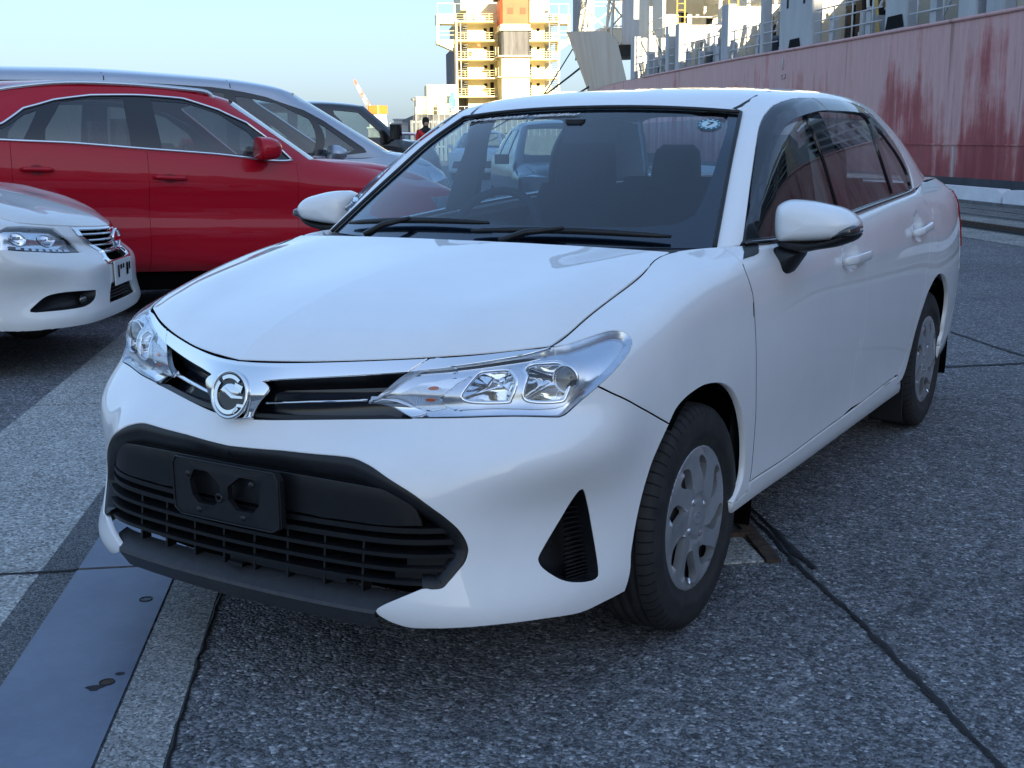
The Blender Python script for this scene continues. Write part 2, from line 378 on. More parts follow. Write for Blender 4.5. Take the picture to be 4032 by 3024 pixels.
def hood_net():
    fe = spl([(0,-.815,.786),(.1,-.79,.788),(.2,-.755,.791),(.3,-.706,.795),(.4,-.652,.800),(.52,-.578,.808),(.6,-.523,.817),(.645,-.49,.823)], 8)
    sm = spl([(.645,-.49,.823),(.652,-.41,.843),(.655,-.325,.871),(.657,-.18,.907),(.655,-.02,.945),(.648,.15,.980)], 8)
    re = np.array([(x, .095+.06*(x/.645)**2, .993-.017*(x/.645)**2) for x in np.linspace(0, .648, 60)])
    ce = np.array([(0, -.815+.91*t, .786+.207*t) for t in np.linspace(0, 1, 60)])
    def at(c, t):
        t = np.asarray(t); k = t*(len(c)-1); i = np.clip(k.astype(int), 0, len(c)-2); f = (k-i)[..., None]
        return c[i]*(1-f)+c[i+1]*f
    S, T = np.meshgrid(np.linspace(0, 1, 11), np.linspace(0, 1, 11), indexing='ij')
    F, R, C, M = at(fe, S), at(re, S), at(ce, T), at(sm, T)
    s, t = S[..., None], T[..., None]
    P = F*(1-t)+R*t+C*(1-s)+M*s-(fe[0]*(1-s)*(1-t)+fe[-1]*s*(1-t)+re[0]*(1-s)*t+re[-1]*s*t)
    # crown: fast rise behind the leading edge, ridge lines towards the screen pillars
    b = np.sin(np.pi*np.clip(T, 0, 1)**.62)*.046*(1-.55*S**3)
    edge = np.clip(1-S, 0, 1)
    b = b*np.minimum(1, edge/.16+.0)**.6
    rid = .62+.18*T
    b = b-.010*np.exp(-((S-rid*.55)/.28)**2)*np.sin(np.pi*T)**.6+.007*np.exp(-((S-rid)/.10)**2)*np.sin(np.pi*T**.8)
    P[..., 2] += b
    return P
HOODS = Surf(hood_net(), fit=4)
# a second saloon nose with a taller bonnet
def raise_net(net):
    A = np.array(net, float).copy()
    A[..., 2] += .085*np.clip((A[..., 1]+.84)/.75, 0, 1)*np.clip((A[..., 2]-.55)/.25, 0, 1)
    return A
BODYS2 = Surf(raise_net(BODY), mirror0=True, mirror1=True)
HOODS2 = Surf(raise_net(hood_net()))
# outlines of the sedan panels on the master surfaces, as (u, v)
CV = {
 'hl_top': [(5.08,7.939),(5.32,7.824),(5.593,7.716),(5.88,7.648),(6.301,7.529),(6.67,7.38),(6.837,7.236),(6.936,7.028),(6.953,6.807),(6.903,6.649)],
 'hl_out': [(6.903,6.649),(6.718,6.507),(6.345,6.334),(5.998,6.124),(5.738,5.887),(5.428,5.483),(5.137,5.063),(5.003,4.961)],
 'hl_bot': [(4.969,4.954),(4.291,5.009),(3.351,5.031),(2.387,5.023),(2.066,5.019)],
 'hl_in': [(2.066,5.019),(1.942,5.138),(1.81,5.367),(1.715,5.555),(1.618,5.666),(1.514,5.702)],
 'hl_slant': [(1.516,5.758),(1.677,6.342),(1.847,7.002),(1.935,7.264),(2.106,7.882)],
 'gar': [(10.927,7.672),(10.742,7.252),(10.892,7.314),(11.045,7.377),(11.162,7.473)],
 'seam_bf': [(5.737,5.863),(6.077,5.406),(6.586,4.896),(7.045,4.537),(7.734,4.02)],
 'arch_f': [(7.734,4.02),(7.948,4.271),(8.288,4.418),(8.782,4.468),(9.227,4.395),(9.617,4.253),(9.947,3.987),(10.225,3.569),(10.431,3.001),(10.531,2.456),(10.526,1.906),(10.409,1.529),(10.157,1.155)],
 'arch_b': [(7.473,3.658),(7.308,3.368),(7.202,3.091),(7.09,2.775),(6.964,2.394),(6.858,2.015),(6.775,1.584),(6.774,1.179),(6.739,0.752),(6.683,0.379)],
 'bump_bot': [(6.686,0.351),(6.121,0.301),(5.583,0.227),(4.923,0.414),(4.142,0.494),(3.193,0.46),(2.661,0.434),(2.373,0.546),(2.197,0.695),(2.09,0.845),(2.054,0.992)],
 'bump_notch': [(2.054,1),(2.24,1.227),(2.53,1.457),(2.881,1.65),(3.067,1.641),(3.244,1.67),(3.345,1.797),(3.488,1.986),(3.615,2.142),(3.677,2.318),(3.672,2.452),(3.6,2.625),(3.473,2.802),(3.257,3.007),(3.058,3.167),(2.669,3.475),(2.254,3.741),(1.947,3.952),(1.81,4.03),(1.666,4.094),(1.496,4.117),(1.132,4.108),(0.745,4.109)],
 'bump_top': [(2.07,5.002),(1.5,5.015),(0.927,5.002),(0.27,4.92)],
 'fog': [(5.47,3.23),(5.554,3.145),(5.705,2.69),(5.853,1.975),(5.93,1.416),(5.895,1.271),(5.744,1.256),(5.486,1.343),(5.268,1.476),(5.08,1.66),(4.916,1.856),(4.857,1.991),(4.862,2.072),(4.948,2.249),(5.192,2.703),(5.381,3.105)],
 'door_f': [(10.656,7.081),(10.607,6.823),(10.614,6.563),(10.67,6.194),(10.703,5.982),(10.688,5.696),(10.668,5.449),(10.707,5.893),(10.693,5.064),(10.725,4.11),(10.8,3.092),(10.796,2.046),(10.727,1.496)],
 'door_bot': [(10.727,1.481),(11.527,1.493),(12.673,1.597),(13.585,1.626),(15.028,1.785)],
 'door_b': [(13.672,7.461),(13.698,7.123),(13.752,6.647),(13.79,6.299),(13.763,5.534),(13.764,5.021),(13.754,4.322),(13.763,3.716),(13.712,3.215),(13.664,3.737),(13.574,2.888),(13.547,2.295),(13.549,1.696)],
 'door_r': [(16.238,7.552),(16.284,7.236),(16.462,6.93),(16.635,6.629),(16.639,6.406),(16.521,5.831),(16.47,5.331),(16.336,4.808),(16.23,4.513),(16.301,4.43),(16.067,3.976),(15.92,3.371),(15.772,2.881),(15.582,2.419),(15.416,2.055),(15.22,1.711),(15.292,1.765)],
 'arch_r': [(15.393,1.327),(15.223,1.335),(15.414,1.408),(15.605,1.81),(15.778,2.368),(15.918,2.921),(16.089,3.385),(16.265,3.706),(16.476,4.017),(16.834,4.272),(17.24,4.434),(17.59,4.432),(17.926,4.338),(18.214,4.17),(18.533,3.872),(18.765,3.535),(18.871,3.043),(18.826,2.553),(18.811,2.117),(18.709,1.849)],
 'flap': [(16.995,6.625),(17.324,6.647),(17.706,6.6),(18.004,6.354),(18.003,6.013),(17.998,5.549),(17.897,5.337),(17.576,5.337),(17.165,5.39),(17.103,5.598),(16.962,6.022)],
 'dlo': [(0.945,0.108),(0.863,0.755),(0.773,1.539),(0.717,2.26),(0.673,2.993),(0.665,3.455),(0.782,3.892),(1.11,4.393),(1.628,4.575),(2.278,4.573),(2.975,4.459),(3.628,4.357),(4.383,4.263),(5.009,4.113),(5.414,3.909),(5.866,3.672),(6.152,3.287),(6.335,2.655),(6.451,1.979),(6.433,1.12),(6.322,0.419),(6.182,0.025)],
 'glass_f': [(1.027,0.336),(0.991,0.871),(0.919,1.528),(0.86,2.252),(0.834,2.934),(0.854,3.359),(0.999,3.713),(1.29,3.965),(1.788,4.1),(2.385,4.119),(2.606,4.1)],
 'glass_fb': [(2.606,4.1),(2.729,3.385),(2.873,2.888),(3.04,1.983),(3.159,1.133),(3.262,0.372)],
 'glass_rf': [(3.074,4.057),(3.282,3.35),(3.398,2.646),(3.52,1.829),(3.561,0.922),(3.631,0.123)],
 'glass_rt': [(3.074,4.057),(3.63,4.03),(4.253,3.969),(4.844,3.847),(5.2,3.655),(5.27,3.324)],
 'glass_rr': [(5.27,3.324),(5.09,2.373),(5.068,1.374),(5.11,0.245)],
 'glass_q': [(5.501,3.179),(5.353,2.368),(5.291,1.337),(5.297,0.142),(6.063,0.095),(6.171,0.47),(6.243,1.065),(6.156,1.803),(5.966,2.415),(5.776,2.944)],
 'visor_fi': [(1.081,0.493),(1.066,0.99),(1.112,1.503),(1.149,1.868),(1.184,2.295),(1.286,2.776),(1.505,3.17),(1.76,3.388),(2.209,3.496),(2.767,3.563),(3.191,3.584)],
 'visor_fo': [(0.931,0.546),(0.792,1.538),(0.737,2.259),(0.694,2.993),(0.686,3.455),(0.806,3.868),(1.114,4.34),(1.616,4.519),(2.25,4.525),(2.942,4.41)],
 'visor_ro': [(2.981,4.404),(3.611,4.316),(4.363,4.222),(4.983,4.072),(5.386,3.878),(5.726,3.658)],
 'visor_ri': [(3.195,3.57),(3.896,3.544),(4.674,3.548),(5.14,3.576),(5.7,3.635)],
 'handle_f': [(13.04,5.925),(13.681,5.949)],
 'handle_r': [(15.444,6.125),(16.214,6.231)],
 'cup_f': [(13.286,6.509),(13.458,6.33),(13.545,6.051),(13.511,5.721),(13.349,5.48),(13.186,5.594),(13.084,5.744),(13.057,5.978),(13.142,6.327)],
 'cup_r': [(15.728,6.655),(15.938,6.517),(16.021,6.287),(15.936,6.031),(15.814,5.825),(15.536,5.911),(15.444,6.125),(15.512,6.405)],
 'chrome_low': [(0.5,6.858),(0.71,6.959),(1.093,7.061),(1.454,7.13),(1.735,7.175),(1.929,7.203)],
 'hl_strip': [(1.928,7.212),(2.174,7.25),(2.63,7.338),(2.582,7.363),(3.023,7.438),(3.507,7.516),(4.05,7.622),(4.439,7.778),(4.944,7.903)],
 'bez': [(2.478,5.817),(2.802,6.635),(3.092,6.98),(3.379,7.224),(4.113,7.368),(4.869,7.612),(5.28,7.473),(5.493,7.206),(5.555,6.864),(5.604,6.607),(5.538,6.291),(5.455,5.884),(5.21,5.478),(4.921,5.227),(3.69,5.308),(2.675,5.343)],
 'podA': [(2.889,6.004),(3.033,6.677),(3.151,7.073),(3.387,7.111),(3.753,7.077),(3.887,6.947),(4.055,6.576),(4.058,6.13),(3.989,5.667),(3.874,5.528),(3.077,5.639)],
 'podB': [(4.241,5.813),(4.277,6.686),(4.18,6.993),(4.323,7.252),(4.701,7.235),(5.017,7.157),(5.177,6.819),(5.266,6.546),(5.213,6.152),(5.125,5.647),(5.006,5.458),(4.401,5.521)],
 'lensB': [(4.99,6.307)],
 'hl_lip': [(1.54,5.754),(1.668,6.001),(1.839,5.865),(2.013,5.511),(2.273,5.179),(2.065,5.048),(1.938,5.166),(1.808,5.413),(1.716,5.598),(1.62,5.711)],
 'hous': [(0.399,6.813),(0.449,6.715),(0.497,6.491),(0.461,6.204),(0.368,5.739),(0.293,5.261),(0.263,5.007),(0.262,4.907),(0.138,4.825),(0,4.783)],
 'cbar': [(0.403,5.713),(0.925,5.884),(1.522,5.923),(1.507,5.76),(0.919,5.743),(0.397,5.589)],
 'gtrim': [(0.285,5.058),(0.914,5.168),(1.481,5.172),(1.844,5.191),(2.018,5.055)],
 'panel_l': [(0.879,3.618),(1.199,3.601),(1.581,3.612),(1.798,3.665),(2.065,3.726),(2.264,3.67),(2.671,3.39),(3.057,3.096),(3.187,2.918),(2.261,2.917),(1.413,2.877),(0.898,2.825)],
}
CV2 = {
 'lamp': [(2.367,7.529),(2.234,6.881),(1.967,6.048),(1.682,5.077),(1.746,4.687),(1.918,4.628),(3.467,4.73),(4.924,4.9),(5.61,4.983),(6.037,4.991)],
 'lamp_top': [(2.342,7.616)],
 'grille': [(1.695,7.605),(1.584,6.581),(1.224,5.363),(1.006,4.509),(1.199,4.062),(1.161,3.687)],
 'grille_b': [(1.161,3.687),(0.699,3.61),(0.003,3.623)],
 'grille_in': [(1.491,7.366),(1.106,5.67),(0.851,4.774),(0.938,4.405)],
 'bars': [(1.223,6.365),(0.831,5.136),(0.902,4.148)],
 'fog': [(5.304,1.681),(4.978,2.13),(4.585,2.442),(4.087,2.543),(3.389,2.541),(2.166,2.448),(2.033,2.356),(2.177,2.03),(2.731,1.739),(3.371,1.64),(4.523,1.627)],
 'intake': [(0.946,2.508),(0.354,2.52),(0.464,1.604),(1.282,1.495)],
 'plate': [(0.478,3.322)],
 'hood': [(2.276,7.574),(1.462,7.944)],
}
S2 = [-4.8489,1.8768,0.0167,2.1505,1.0663,0.9491]
# ---------------------------------------------------------------- shared car materials and small helpers
def cv(k, n=6, rev=False):
    c = spl(CV[k], n) if len(CV[k]) > 2 else np.array(CV[k]); return c[::-1] if rev else c
def cat(*a): 
    o = []
    for x in a:
        for p in np.asarray(x, float).reshape(-1, 2):
            if not o or np.hypot(*(p-o[-1])) > 1e-3: o.append(p)
    if np.hypot(*(o[0]-o[-1])) < 1e-3: o.pop()
    return np.array(o)
M_WHITE = paint('white car paint', (.82, .825, .825))
M_BLACK = noisy('black grained plastic', (.007, .0075, .009), (.012, .0125, .015), 60, .45, bmp=.05)
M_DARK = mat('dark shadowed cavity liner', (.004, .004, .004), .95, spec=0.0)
M_GLOSSB = mat('gloss black trim', (.006, .006, .008), .12, coat=.6)
M_CHROME = mat('chrome', (.82, .83, .84), .04, 1.0)
M_SILVER = noisy('satin silver lamp bezel', (.55, .57, .6), (.66, .68, .7), 20, .22, .9)
M_ALLOY = noisy('silver wheel cover paint', (.34, .355, .375), (.44, .455, .47), 9, .34, .55, coat=.3)
M_RUBBER = noisy('tyre rubber', (.012, .012, .013), (.028, .027, .027), 14, .72, bmp=.12)
M_SCREEN = glass('windscreen glass', (.50, .68, .84), 1.0, 1.58)
M_SIDEG = glass('side window glass', (.58, .66, .66), 1.0, 1.6)
M_VISOR = glass('smoked acrylic', (.13, .14, .17), 1.0, 1.6)
M_LENS = glass('clear lamp lens', (.93, .96, 1.0), 1.0, 1.45)
M_CABIN = noisy('charcoal cabin trim', (.016, .017, .019), (.026, .027, .03), 30, .75)
M_SEAT = noisy('black seat fabric', (.010, .011, .014), (.02, .021, .025), 90, .9, bmp=.2)
M_HEADL = mat('grey headlining', (.22, .22, .21), .9)
M_RED = mat('red lamp plastic', (.35, .012, .012), .12, coat=.6)
M_DULL = noisy('underbody grey', (.03, .03, .03), (.06, .055, .05), 6, .9)
def area2(p): p = np.asarray(p); return np.sum(p[:, 0]*np.roll(p[:, 1], -1)-np.roll(p[:, 0], -1)*p[:, 1])
def ccw(p): return p if area2(p) > 0 else p[::-1]
# ================================================================ ground
def qx(p): return Q(p[0], p[1], p[2])
def strip(n0, n1, d0, d1, z, nn=1, nd=1):
    mb = MB(); mb.sheet([[Q(n0+(n1-n0)*i/nn, d0+(d1-d0)*j/nd, z) for j in range(nd+1)] for i in range(nn+1)], flip=False, smooth=False); return mb
M_ASPH = mat('coarse asphalt', (.05, .052, .058), .85, spec=.35)
def asphalt(m):
    b = bsdf(m); c1 = tex(m, 'CELL', 105); c2 = tex(m, 'CELL', 230); n1 = tex(m, 'NOISE', .6, 5, .6); n2 = tex(m, 'NOISE', 26, 4, .7); n3 = tex(m, 'NOISE', 6, 4, .6)
    sep1 = N_(m, 'ShaderNodeSeparateColor'); link(m, c1, sep1.inputs[0]); sep2 = N_(m, 'ShaderNodeSeparateColor'); link(m, c2, sep2.inputs[0])
    a = ramp(m, sep1.outputs[0], [(0, (.035, .037, .042)), (.34, (.090, .094, .102)), (.60, (.18, .186, .195)), (.85, (.28, .287, .295)), (.955, (.32, .325, .33)), (.98, (.62, .63, .63))])
    c = ramp(m, sep2.outputs[1], [(0, (.025, .026, .03)), (.5, (.09, .094, .10)), (.9, (.22, .225, .23)), (.99, (.45, .46, .46))])
    col = mixc(m, .42, a, c); tone = ramp(m, n1, [(.3, (.90, .90, .92)), (.7, (1.40, 1.40, 1.40))]); col = mixc(m, 1.0, col, tone, 'MULTIPLY')
    t2 = ramp(m, n2, [(.35, (.55, .55, .55)), (.6, (1.1, 1.1, 1.1))]); col = mixc(m, .8, col, t2, 'MULTIPLY'); t3 = ramp(m, n3, [(.35, (.8, .8, .8)), (.65, (1.1, 1.1, 1.1))]); col = mixc(m, .8, col, t3, 'MULTIPLY')
    link(m, col, b.inputs['Base Color'])
    d = tex(m, 'VORO', 105); ad = N_(m, 'ShaderNodeMath', operation='SUBTRACT'); link(m, sep1.outputs[1], ad.inputs[0]); link(m, d, ad.inputs[1]); bump(m, ad.outputs[0], .9, .007)
asphalt(M_ASPH)
def speckled(name, c0, c1, sc=180, rough=.85, dirt=.5, bm=.4, stain=(.6, .6, .6)):
    m = mat(name, c0, rough); c = tex(m, 'CELL', sc); s = N_(m, 'ShaderNodeSeparateColor'); link(m, c, s.inputs[0]); a = ramp(m, s.outputs[0], [(0, tuple(x*.45 for x in c0)), (.3, c0), (.8, c1), (1, tuple(min(1, x*1.5) for x in c1))])
    n = tex(m, 'NOISE', 3, 7, .7); a = mixc(m, dirt, a, ramp(m, n, [(.35, stain), (.65, (1.1, 1.1, 1.08))]), 'MULTIPLY'); link(m, a, bsdf(m).inputs['Base Color']); bump(m, s.outputs[1], bm, .004); return m
M_CONC = speckled('worn grey concrete', (.20, .205, .20), (.33, .335, .325))
M_CONC2 = speckled('pale worn concrete', (.27, .272, .262), (.41, .415, .40), 120, bm=.5)
M_FILL = speckled('fine dark asphalt fill', (.06, .063, .067), (.16, .165, .17), 240, bm=.6)
M_STEEL = mat('blue-grey painted steel plate', (.12, .15, .21), .46, .25)
def steel(m):
    n = tex(m, 'NOISE', 2.2, 8, .7); n2 = tex(m, 'NOISE', 40, 3, .7, stretch=(1, 1, 1)); w = tex(m, 'NOISE', 7, 8, .8, stretch=(.3, 2.2, 1))
    c = mixc(m, .6, ramp(m, n, [(.3, (.12, .145, .20)), (.7, (.19, .225, .29))]), ramp(m, n2, [(.35, (.7, .7, .7)), (.7, (1.15, 1.15, 1.15))]), 'MULTIPLY'); c = mixc(m, ramp(m, w, [(.64, (0, 0, 0)), (.70, (.35, .35, .35))]), c, (.30, .33, .38)); link(m, c, bsdf(m).inputs['Base Color']); link(m, ramp(m, n2, [(.3, (.38,)*3), (.7, (.6,)*3)]), bsdf(m).inputs['Roughness']); bump(m, n2, .06, .003)
steel(M_STEEL)
M_RUST = noisy('rusty steel', (.035, .028, .024), (.10, .066, .045), 40, .85, .2, .3)
M_TAR = noisy('tar seam', (.006, .006, .007), (.018, .018, .02), 60, .7, bmp=.5)
mb = MB(); mb.add([Q(-900, -900), Q(12.3, -900), Q(12.3, 1600), Q(-900, 1600)], [(0, 1, 2, 3)]); mb.sm[-1] = False; sett(mb.build('ground', M_ASPH), kind='structure')
M_SEA = mat('harbour water', (.012, .03, .04), .12, spec=.6); bump(M_SEA, tex(M_SEA, 'NOISE', 1.2, 4, .6), .5, .08)
mb = MB(); mb.add([Q(12.2, -900, -2.2), Q(3000, -900, -2.2), Q(3000, 3500, -2.2), Q(12.2, 3500, -2.2)], [(0, 1, 2, 3)]); sett(mb.build('sea', M_SEA), kind='structure')
mb = MB(); mb.add([Q(12.3, -900, 0), Q(12.3, -900, -4), Q(12.3, 1600, -4), Q(12.3, 1600, 0)], [(0, 1, 2, 3)]); sett(mb.build('quay_face', M_CONC), kind='structure')
# slabs beside the drain
def slabs(name, n0, n1, ds, z, m, gap=.012):
    r = thing(name, None, None); del_ = r; r['kind'] = 'structure'
    for a, b in zip(ds[:-1], ds[1:]):
        mb = MB(); mb.box((n0, a+gap/2, -.02), (n1, b-gap/2, z), X=qx, ch=.008); mb.build('slab', m, r)
    return r
slabs('concrete_strip', -1.87, -1.222, [-2.2, .167, 2.6, 5.1, 7.6, 10.1, 14], .004, M_CONC2, .02)
slabs('concrete_kerb_strip', -.806, -.665, [-3.4, -1.9, 1.5, 4.0, 8, 14], .005, M_CONC)
mb = strip(-1.222, -1.115, -3, 14, .0032); sett(mb.build('asphalt_joint_strip', M_FILL), kind='structure')
def ribbon(pts, w, z, jag, m, name, par=None, seed=1):
    rr = np.random.default_rng(seed); P = resample(np.array(pts, float), .018, closed=False); t = np.gradient(P, axis=0); t /= np.linalg.norm(t, axis=1, keepdims=True); n = np.stack([-t[:, 1], t[:, 0]], 1)
    def nz(k): 
        a = rr.normal(size=len(P)+k); return np.convolve(a, np.ones(k)/k, 'same')[:len(P)]*math.sqrt(k)
    L = P+n*(w*.5+jag*(nz(3)*.5+nz(14)*.5))[:, None]; R = P-n*(w*.5+jag*(nz(3)*.5+nz(14)*.5))[:, None]
    mb = MB(); mb.sheet([[Q(a, b, z) for a, b in L], [Q((a+c)/2, (b+d)/2, z+.003) for (a, b), (c, d) in zip(L, R)], [Q(a, b, z) for a, b in R]], smooth=False); return mb.build(name, m, par)
sett(ribbon([(-.658, -3), (-.660, -.5), (-.655, .3), (-.66, 4)], .012, .0045, .004, M_TAR, 'asphalt_edge_gap', seed=2), kind='structure')
sett(ribbon([(1.065, -2.6), (1.058, -1.3), (1.075, -.7), (1.066, -.1), (1.08, .5), (1.09, 1.2), (1.08, 3)], .017, .004, .005, M_TAR, 'pavement_seam', seed=3), kind='structure')
sett(ribbon([(1.10, -.15), (1.10, .2), (1.105, .6), (1.10, 1.0)], .020, .0044, .007, M_TAR, 'pavement_seam', seed=8), kind='structure')
sett(ribbon([(3.58, -3), (3.60, 0), (3.60, 3.9), (3.62, 7)], .030, .004, .009, M_TAR, 'pavement_seam', seed=4), kind='structure')
sett(ribbon([(2.6, 2.76), (3.0, 2.80), (3.5, 2.83), (4.4, 2.85), (6, 2.9)], .028, .004, .010, M_TAR, 'pavement_seam', seed=5), kind='structure')
sett(ribbon([(-1.9, .16), (-1.5, .168), (-1.23, .160), (-1.11, .168)], .012, .0062, .005, M_TAR, 'slab_joint', seed=6), kind='structure')
# drain channel with its cover plates
DR = thing('drain_cover', 'row of blue-grey steel drain cover plates running under the front bumper', 'drain cover')
for a, b in ((-3.4, .160), (.176, 2.6), (2.62, 5.1), (5.12, 7.6), (7.62, 12)):
    mb = MB(); mb.box((-1.112, a, -.01), (-.812, b, .0075), X=qx, ch=.004); pl = mb.build('cover_plate', M_STEEL, DR)
    for k, dd in enumerate(np.arange(max(a+.12, -1.7) if a < 0 else a+.25, b-.1, .53)):
        dd = -.644 + .531*round((dd+.644)/.531)
        if not a+.05 < dd < b-.05: continue
        mb = MB(); mb.tube([Q(-.862+.017*math.cos(t), dd+.017*math.sin(t), .008) for t in np.linspace(0, 2*math.pi, 20, endpoint=False)], .0022, 5, closed=True); mb.build('bolt_hole_ring', M_TAR, pl)
        mb = MB(); mb.add([Q(-.862, dd, .0082)]+[Q(-.862+.0155*math.cos(t), dd+.0155*math.sin(t), .0082) for t in np.linspace(0, 2*math.pi, 20, endpoint=False)], [(0, 1+i, 1+(i+1) % 20) for i in range(20)]); mb.build('bolt_head', noisy('grimy bolt', (.05, .055, .065), (.14, .15, .17), 90, .6, .3) if k % 2 else M_RUST, pl)
mb = MB(); mb.box((-1.11, .1615, -.01), (-.815, .1745, .0082), X=qx); mb.build('rust_bar', M_RUST, DR)
mb = MB(); mb.add([Q(-.84+.012*math.cos(t), -.60+.009*math.sin(t), .0083) for t in np.linspace(0, 6.1, 10)], [tuple(range(10))]); mb.build('oil_spot', M_TAR, DR)
mb = MB(); mb.add([Q(-.885+.02*math.cos(t)*(1+.4*math.sin(3*t)), -.672+.016*math.sin(t), .0082) for t in np.linspace(0, 6.1, 14)], [tuple(range(14))]); mb.build('oil_spot', M_TAR, DR)
# small concrete pit edge with angle irons under the front wheel
PIT = thing('pit_frame', 'small concrete block edged with rusty angle iron beside the front tyre', 'pit frame')
mb = MB(); mb.box((.60, -.062, -.01), (.975, .165, .006), X=qx, ch=.004); mb.build('concrete_block', M_CONC2, PIT)
mb = MB(); mb.bar(Q(1.0, -.075, .008), Q(1.03, .5, .008), .045, .012); mb.build('angle_iron', M_RUST, PIT)
mb = MB(); mb.bar(Q(.60, .185, .012), Q(1.02, .175, .012), .030, .018); mb.build('angle_iron', M_RUST, PIT)
mb = MB(); mb.box((.60, .21, -.01), (1.0, .55, .003), X=qx); mb.build('pit_floor', M_FILL, PIT)
# quayside: concrete beam, crane rails in dark slots, white kerb blocks
M_QUAY = speckled('pale quay concrete', (.19, .195, .18), (.30, .30, .28), 60, dirt=.8, bm=.3)
for n0, n1, z, m, nm in ((7.26, 8.02, .004, M_QUAY, 'quay_concrete'), (8.62, 9.25, .004, M_QUAY, 'quay_concrete'), (9.25, 11.3, .0044, speckled('oily quay concrete', (.10, .102, .10), (.18, .182, .175), 50, dirt=.9), 'quay_concrete'), (11.3, 12.3, .004, M_CONC, 'quay_edge_concrete')):
    sett(strip(n0, n1, -60, 400, z).build(nm, m), kind='structure')
sett(strip(8.02, 8.62, -60, 400, .0036).build('rail_slot', M_TAR), kind='structure')
RL = thing('crane_rail', 'dark steel crane rail set in the quay behind the sedan', 'rail')
mb = MB(); mb.box((8.20, -60, .0), (8.27, 400, .075), X=qx); mb.build('rail_head', M_RUST, RL)
mb = MB(); mb.box((8.14, -60, .0), (8.33, 400, .02), X=qx); mb.build('rail_foot', M_TAR, RL)
for n_, z_, h_ in ((9.4, .0, .03), (10.2, .0, .02), (10.9, 0, .06)):
    mb = MB(); mb.box((n_, -60, 0), (n_+.09, 400, h_), X=qx); sett(mb.build('steel_edging', noisy('grey steel edging', (.08, .085, .09), (.16, .165, .17), 5, .6, .3), ), 'straight steel edging strip let into the quay, %s' % {9.4: 'nearest the crane rail', 10.2: 'in the middle of the three', 10.9: 'nearest the white kerb blocks'}[n_], 'edging')
M_KERB = noisy('white kerb paint', (.62, .63, .66), (.74, .75, .77), 3, .6, bmp=.15)
KB = None; L_ = 2.95
for i in range(-3, 9):
    d0 = 17.63+i*3.03
    if KB is None:
        mb = MB(); prof = [(-L_/2, 0), (L_/2, 0), (L_/2, .12), (L_/2-.04, .20), (L_/2-.16, .25), (-L_/2+.16, .25), (-L_/2+.04, .20), (-L_/2, .12)]
        mb.prism(prof, .26, lambda p: tuple(DV*p[0]+NV*(-p[2])+np.array([0, 0, p[1]]))); KBM = mb.build('kerb_block', M_KERB); KB = KBM; o = KB
    else: o = KB.copy(); COL.objects.link(o)
    o.location = Q(11.52, d0+L_/2, 0)
    o['group'] = 'white kerb blocks along the quay edge'; o['category'] = 'kerb block'
    o['label'] = 'white rounded kerb block right behind the sedan boot' if i == 0 else ('white rounded kerb block cut by the right edge of the photo' if i == -1 else 'white rounded kerb block along the quay edge, behind the cars')
# ================================================================ the moored red ship
M_HULL = mat('faded red hull paint', (.30, .09, .085), .55)
def hullp(m):
    b = bsdf(m); vec = N_(m, 'ShaderNodeTexCoord').outputs['Object']
    mp = N_(m, 'ShaderNodeMapping'); mp.inputs['Rotation'].default_value = (0, 0, -math.radians(90+38.5)); link(m, vec, mp.inputs[0])
    def nz(sx, sz, det=6, r=.65, sc=1.0):
        q = N_(m, 'ShaderNodeMapping'); q.inputs['Scale'].default_value = (sx, sx, sz); link(m, mp.outputs[0], q.inputs[0]); t = N_(m, 'ShaderNodeTexNoise'); t.inputs['Scale'].default_value = sc; t.inputs['Detail'].default_value = det; t.inputs['Roughness'].default_value = r; link(m, q.outputs[0], t.inputs[0]); return t.outputs[0]
    streak, blot, fine = nz(1.6, .16), nz(.45, .55), nz(7, .8, 5, .7)
    sx = N_(m, 'ShaderNodeSeparateXYZ'); link(m, vec, sx.inputs[0]); hz = N_(m, 'ShaderNodeMapRange'); hz.inputs[1].default_value = .3; hz.inputs[2].default_value = 3.9; link(m, sx.outputs[2], hz.inputs[0])
    ad = N_(m, 'ShaderNodeMath', operation='MULTIPLY_ADD'); link(m, hz.outputs[0], ad.inputs[0]); ad.inputs[1].default_value = .34; link(m, streak, ad.inputs[2])
    a2 = N_(m, 'ShaderNodeMath', operation='MULTIPLY_ADD'); link(m, blot, a2.inputs[0]); a2.inputs[1].default_value = .55; link(m, ad.outputs[0], a2.inputs[2])
    c = ramp(m, a2.outputs[0], [(.72, (.26, .030, .038)), (.84, (.36, .072, .076)), (.92, (.50, .22, .21)), (1.06, (.58, .34, .325))])
    c = mixc(m, .6, c, ramp(m, fine, [(.32, (.70, .62, .62)), (.55, (1.0, 1.0, 1.0)), (.72, (1.12, 1.12, 1.12))]), 'MULTIPLY')
    rs = nz(3.2, .10, 4, .6); c = mixc(m, ramp(m, rs, [(.62, (0, 0, 0)), (.70, (.6, .6, .6))]), c, (.13, .045, .03))
    link(m, c, b.inputs['Base Color']); link(m, ramp(m, fine, [(.3, (.45,)*3), (.7, (.7,)*3)]), b.inputs['Roughness']); bump(m, nz(.5, .4, 3, .5), .25, .05)
hullp(M_HULL)
M_BOOT = noisy('dark blue-grey boot topping', (.035, .042, .055), (.06, .068, .082), 1.5, .7, stretch=(1, 1, .3))
M_SGREY = noisy('pale grey ship paint', (.31, .335, .355), (.42, .44, .45), 1.2, .55, bmp=.05, stretch=(1, 1, .3))
M_SDARK = noisy('mid grey ship paint', (.13, .15, .17), (.20, .22, .24), 1.0, .6)
M_CREAM = noisy('cream ship paint', (.52, .49, .40), (.60, .57, .47), .8, .55, stretch=(1, 1, .3))
M_HOLE = mat('dark interior', (.012, .013, .015), .9)
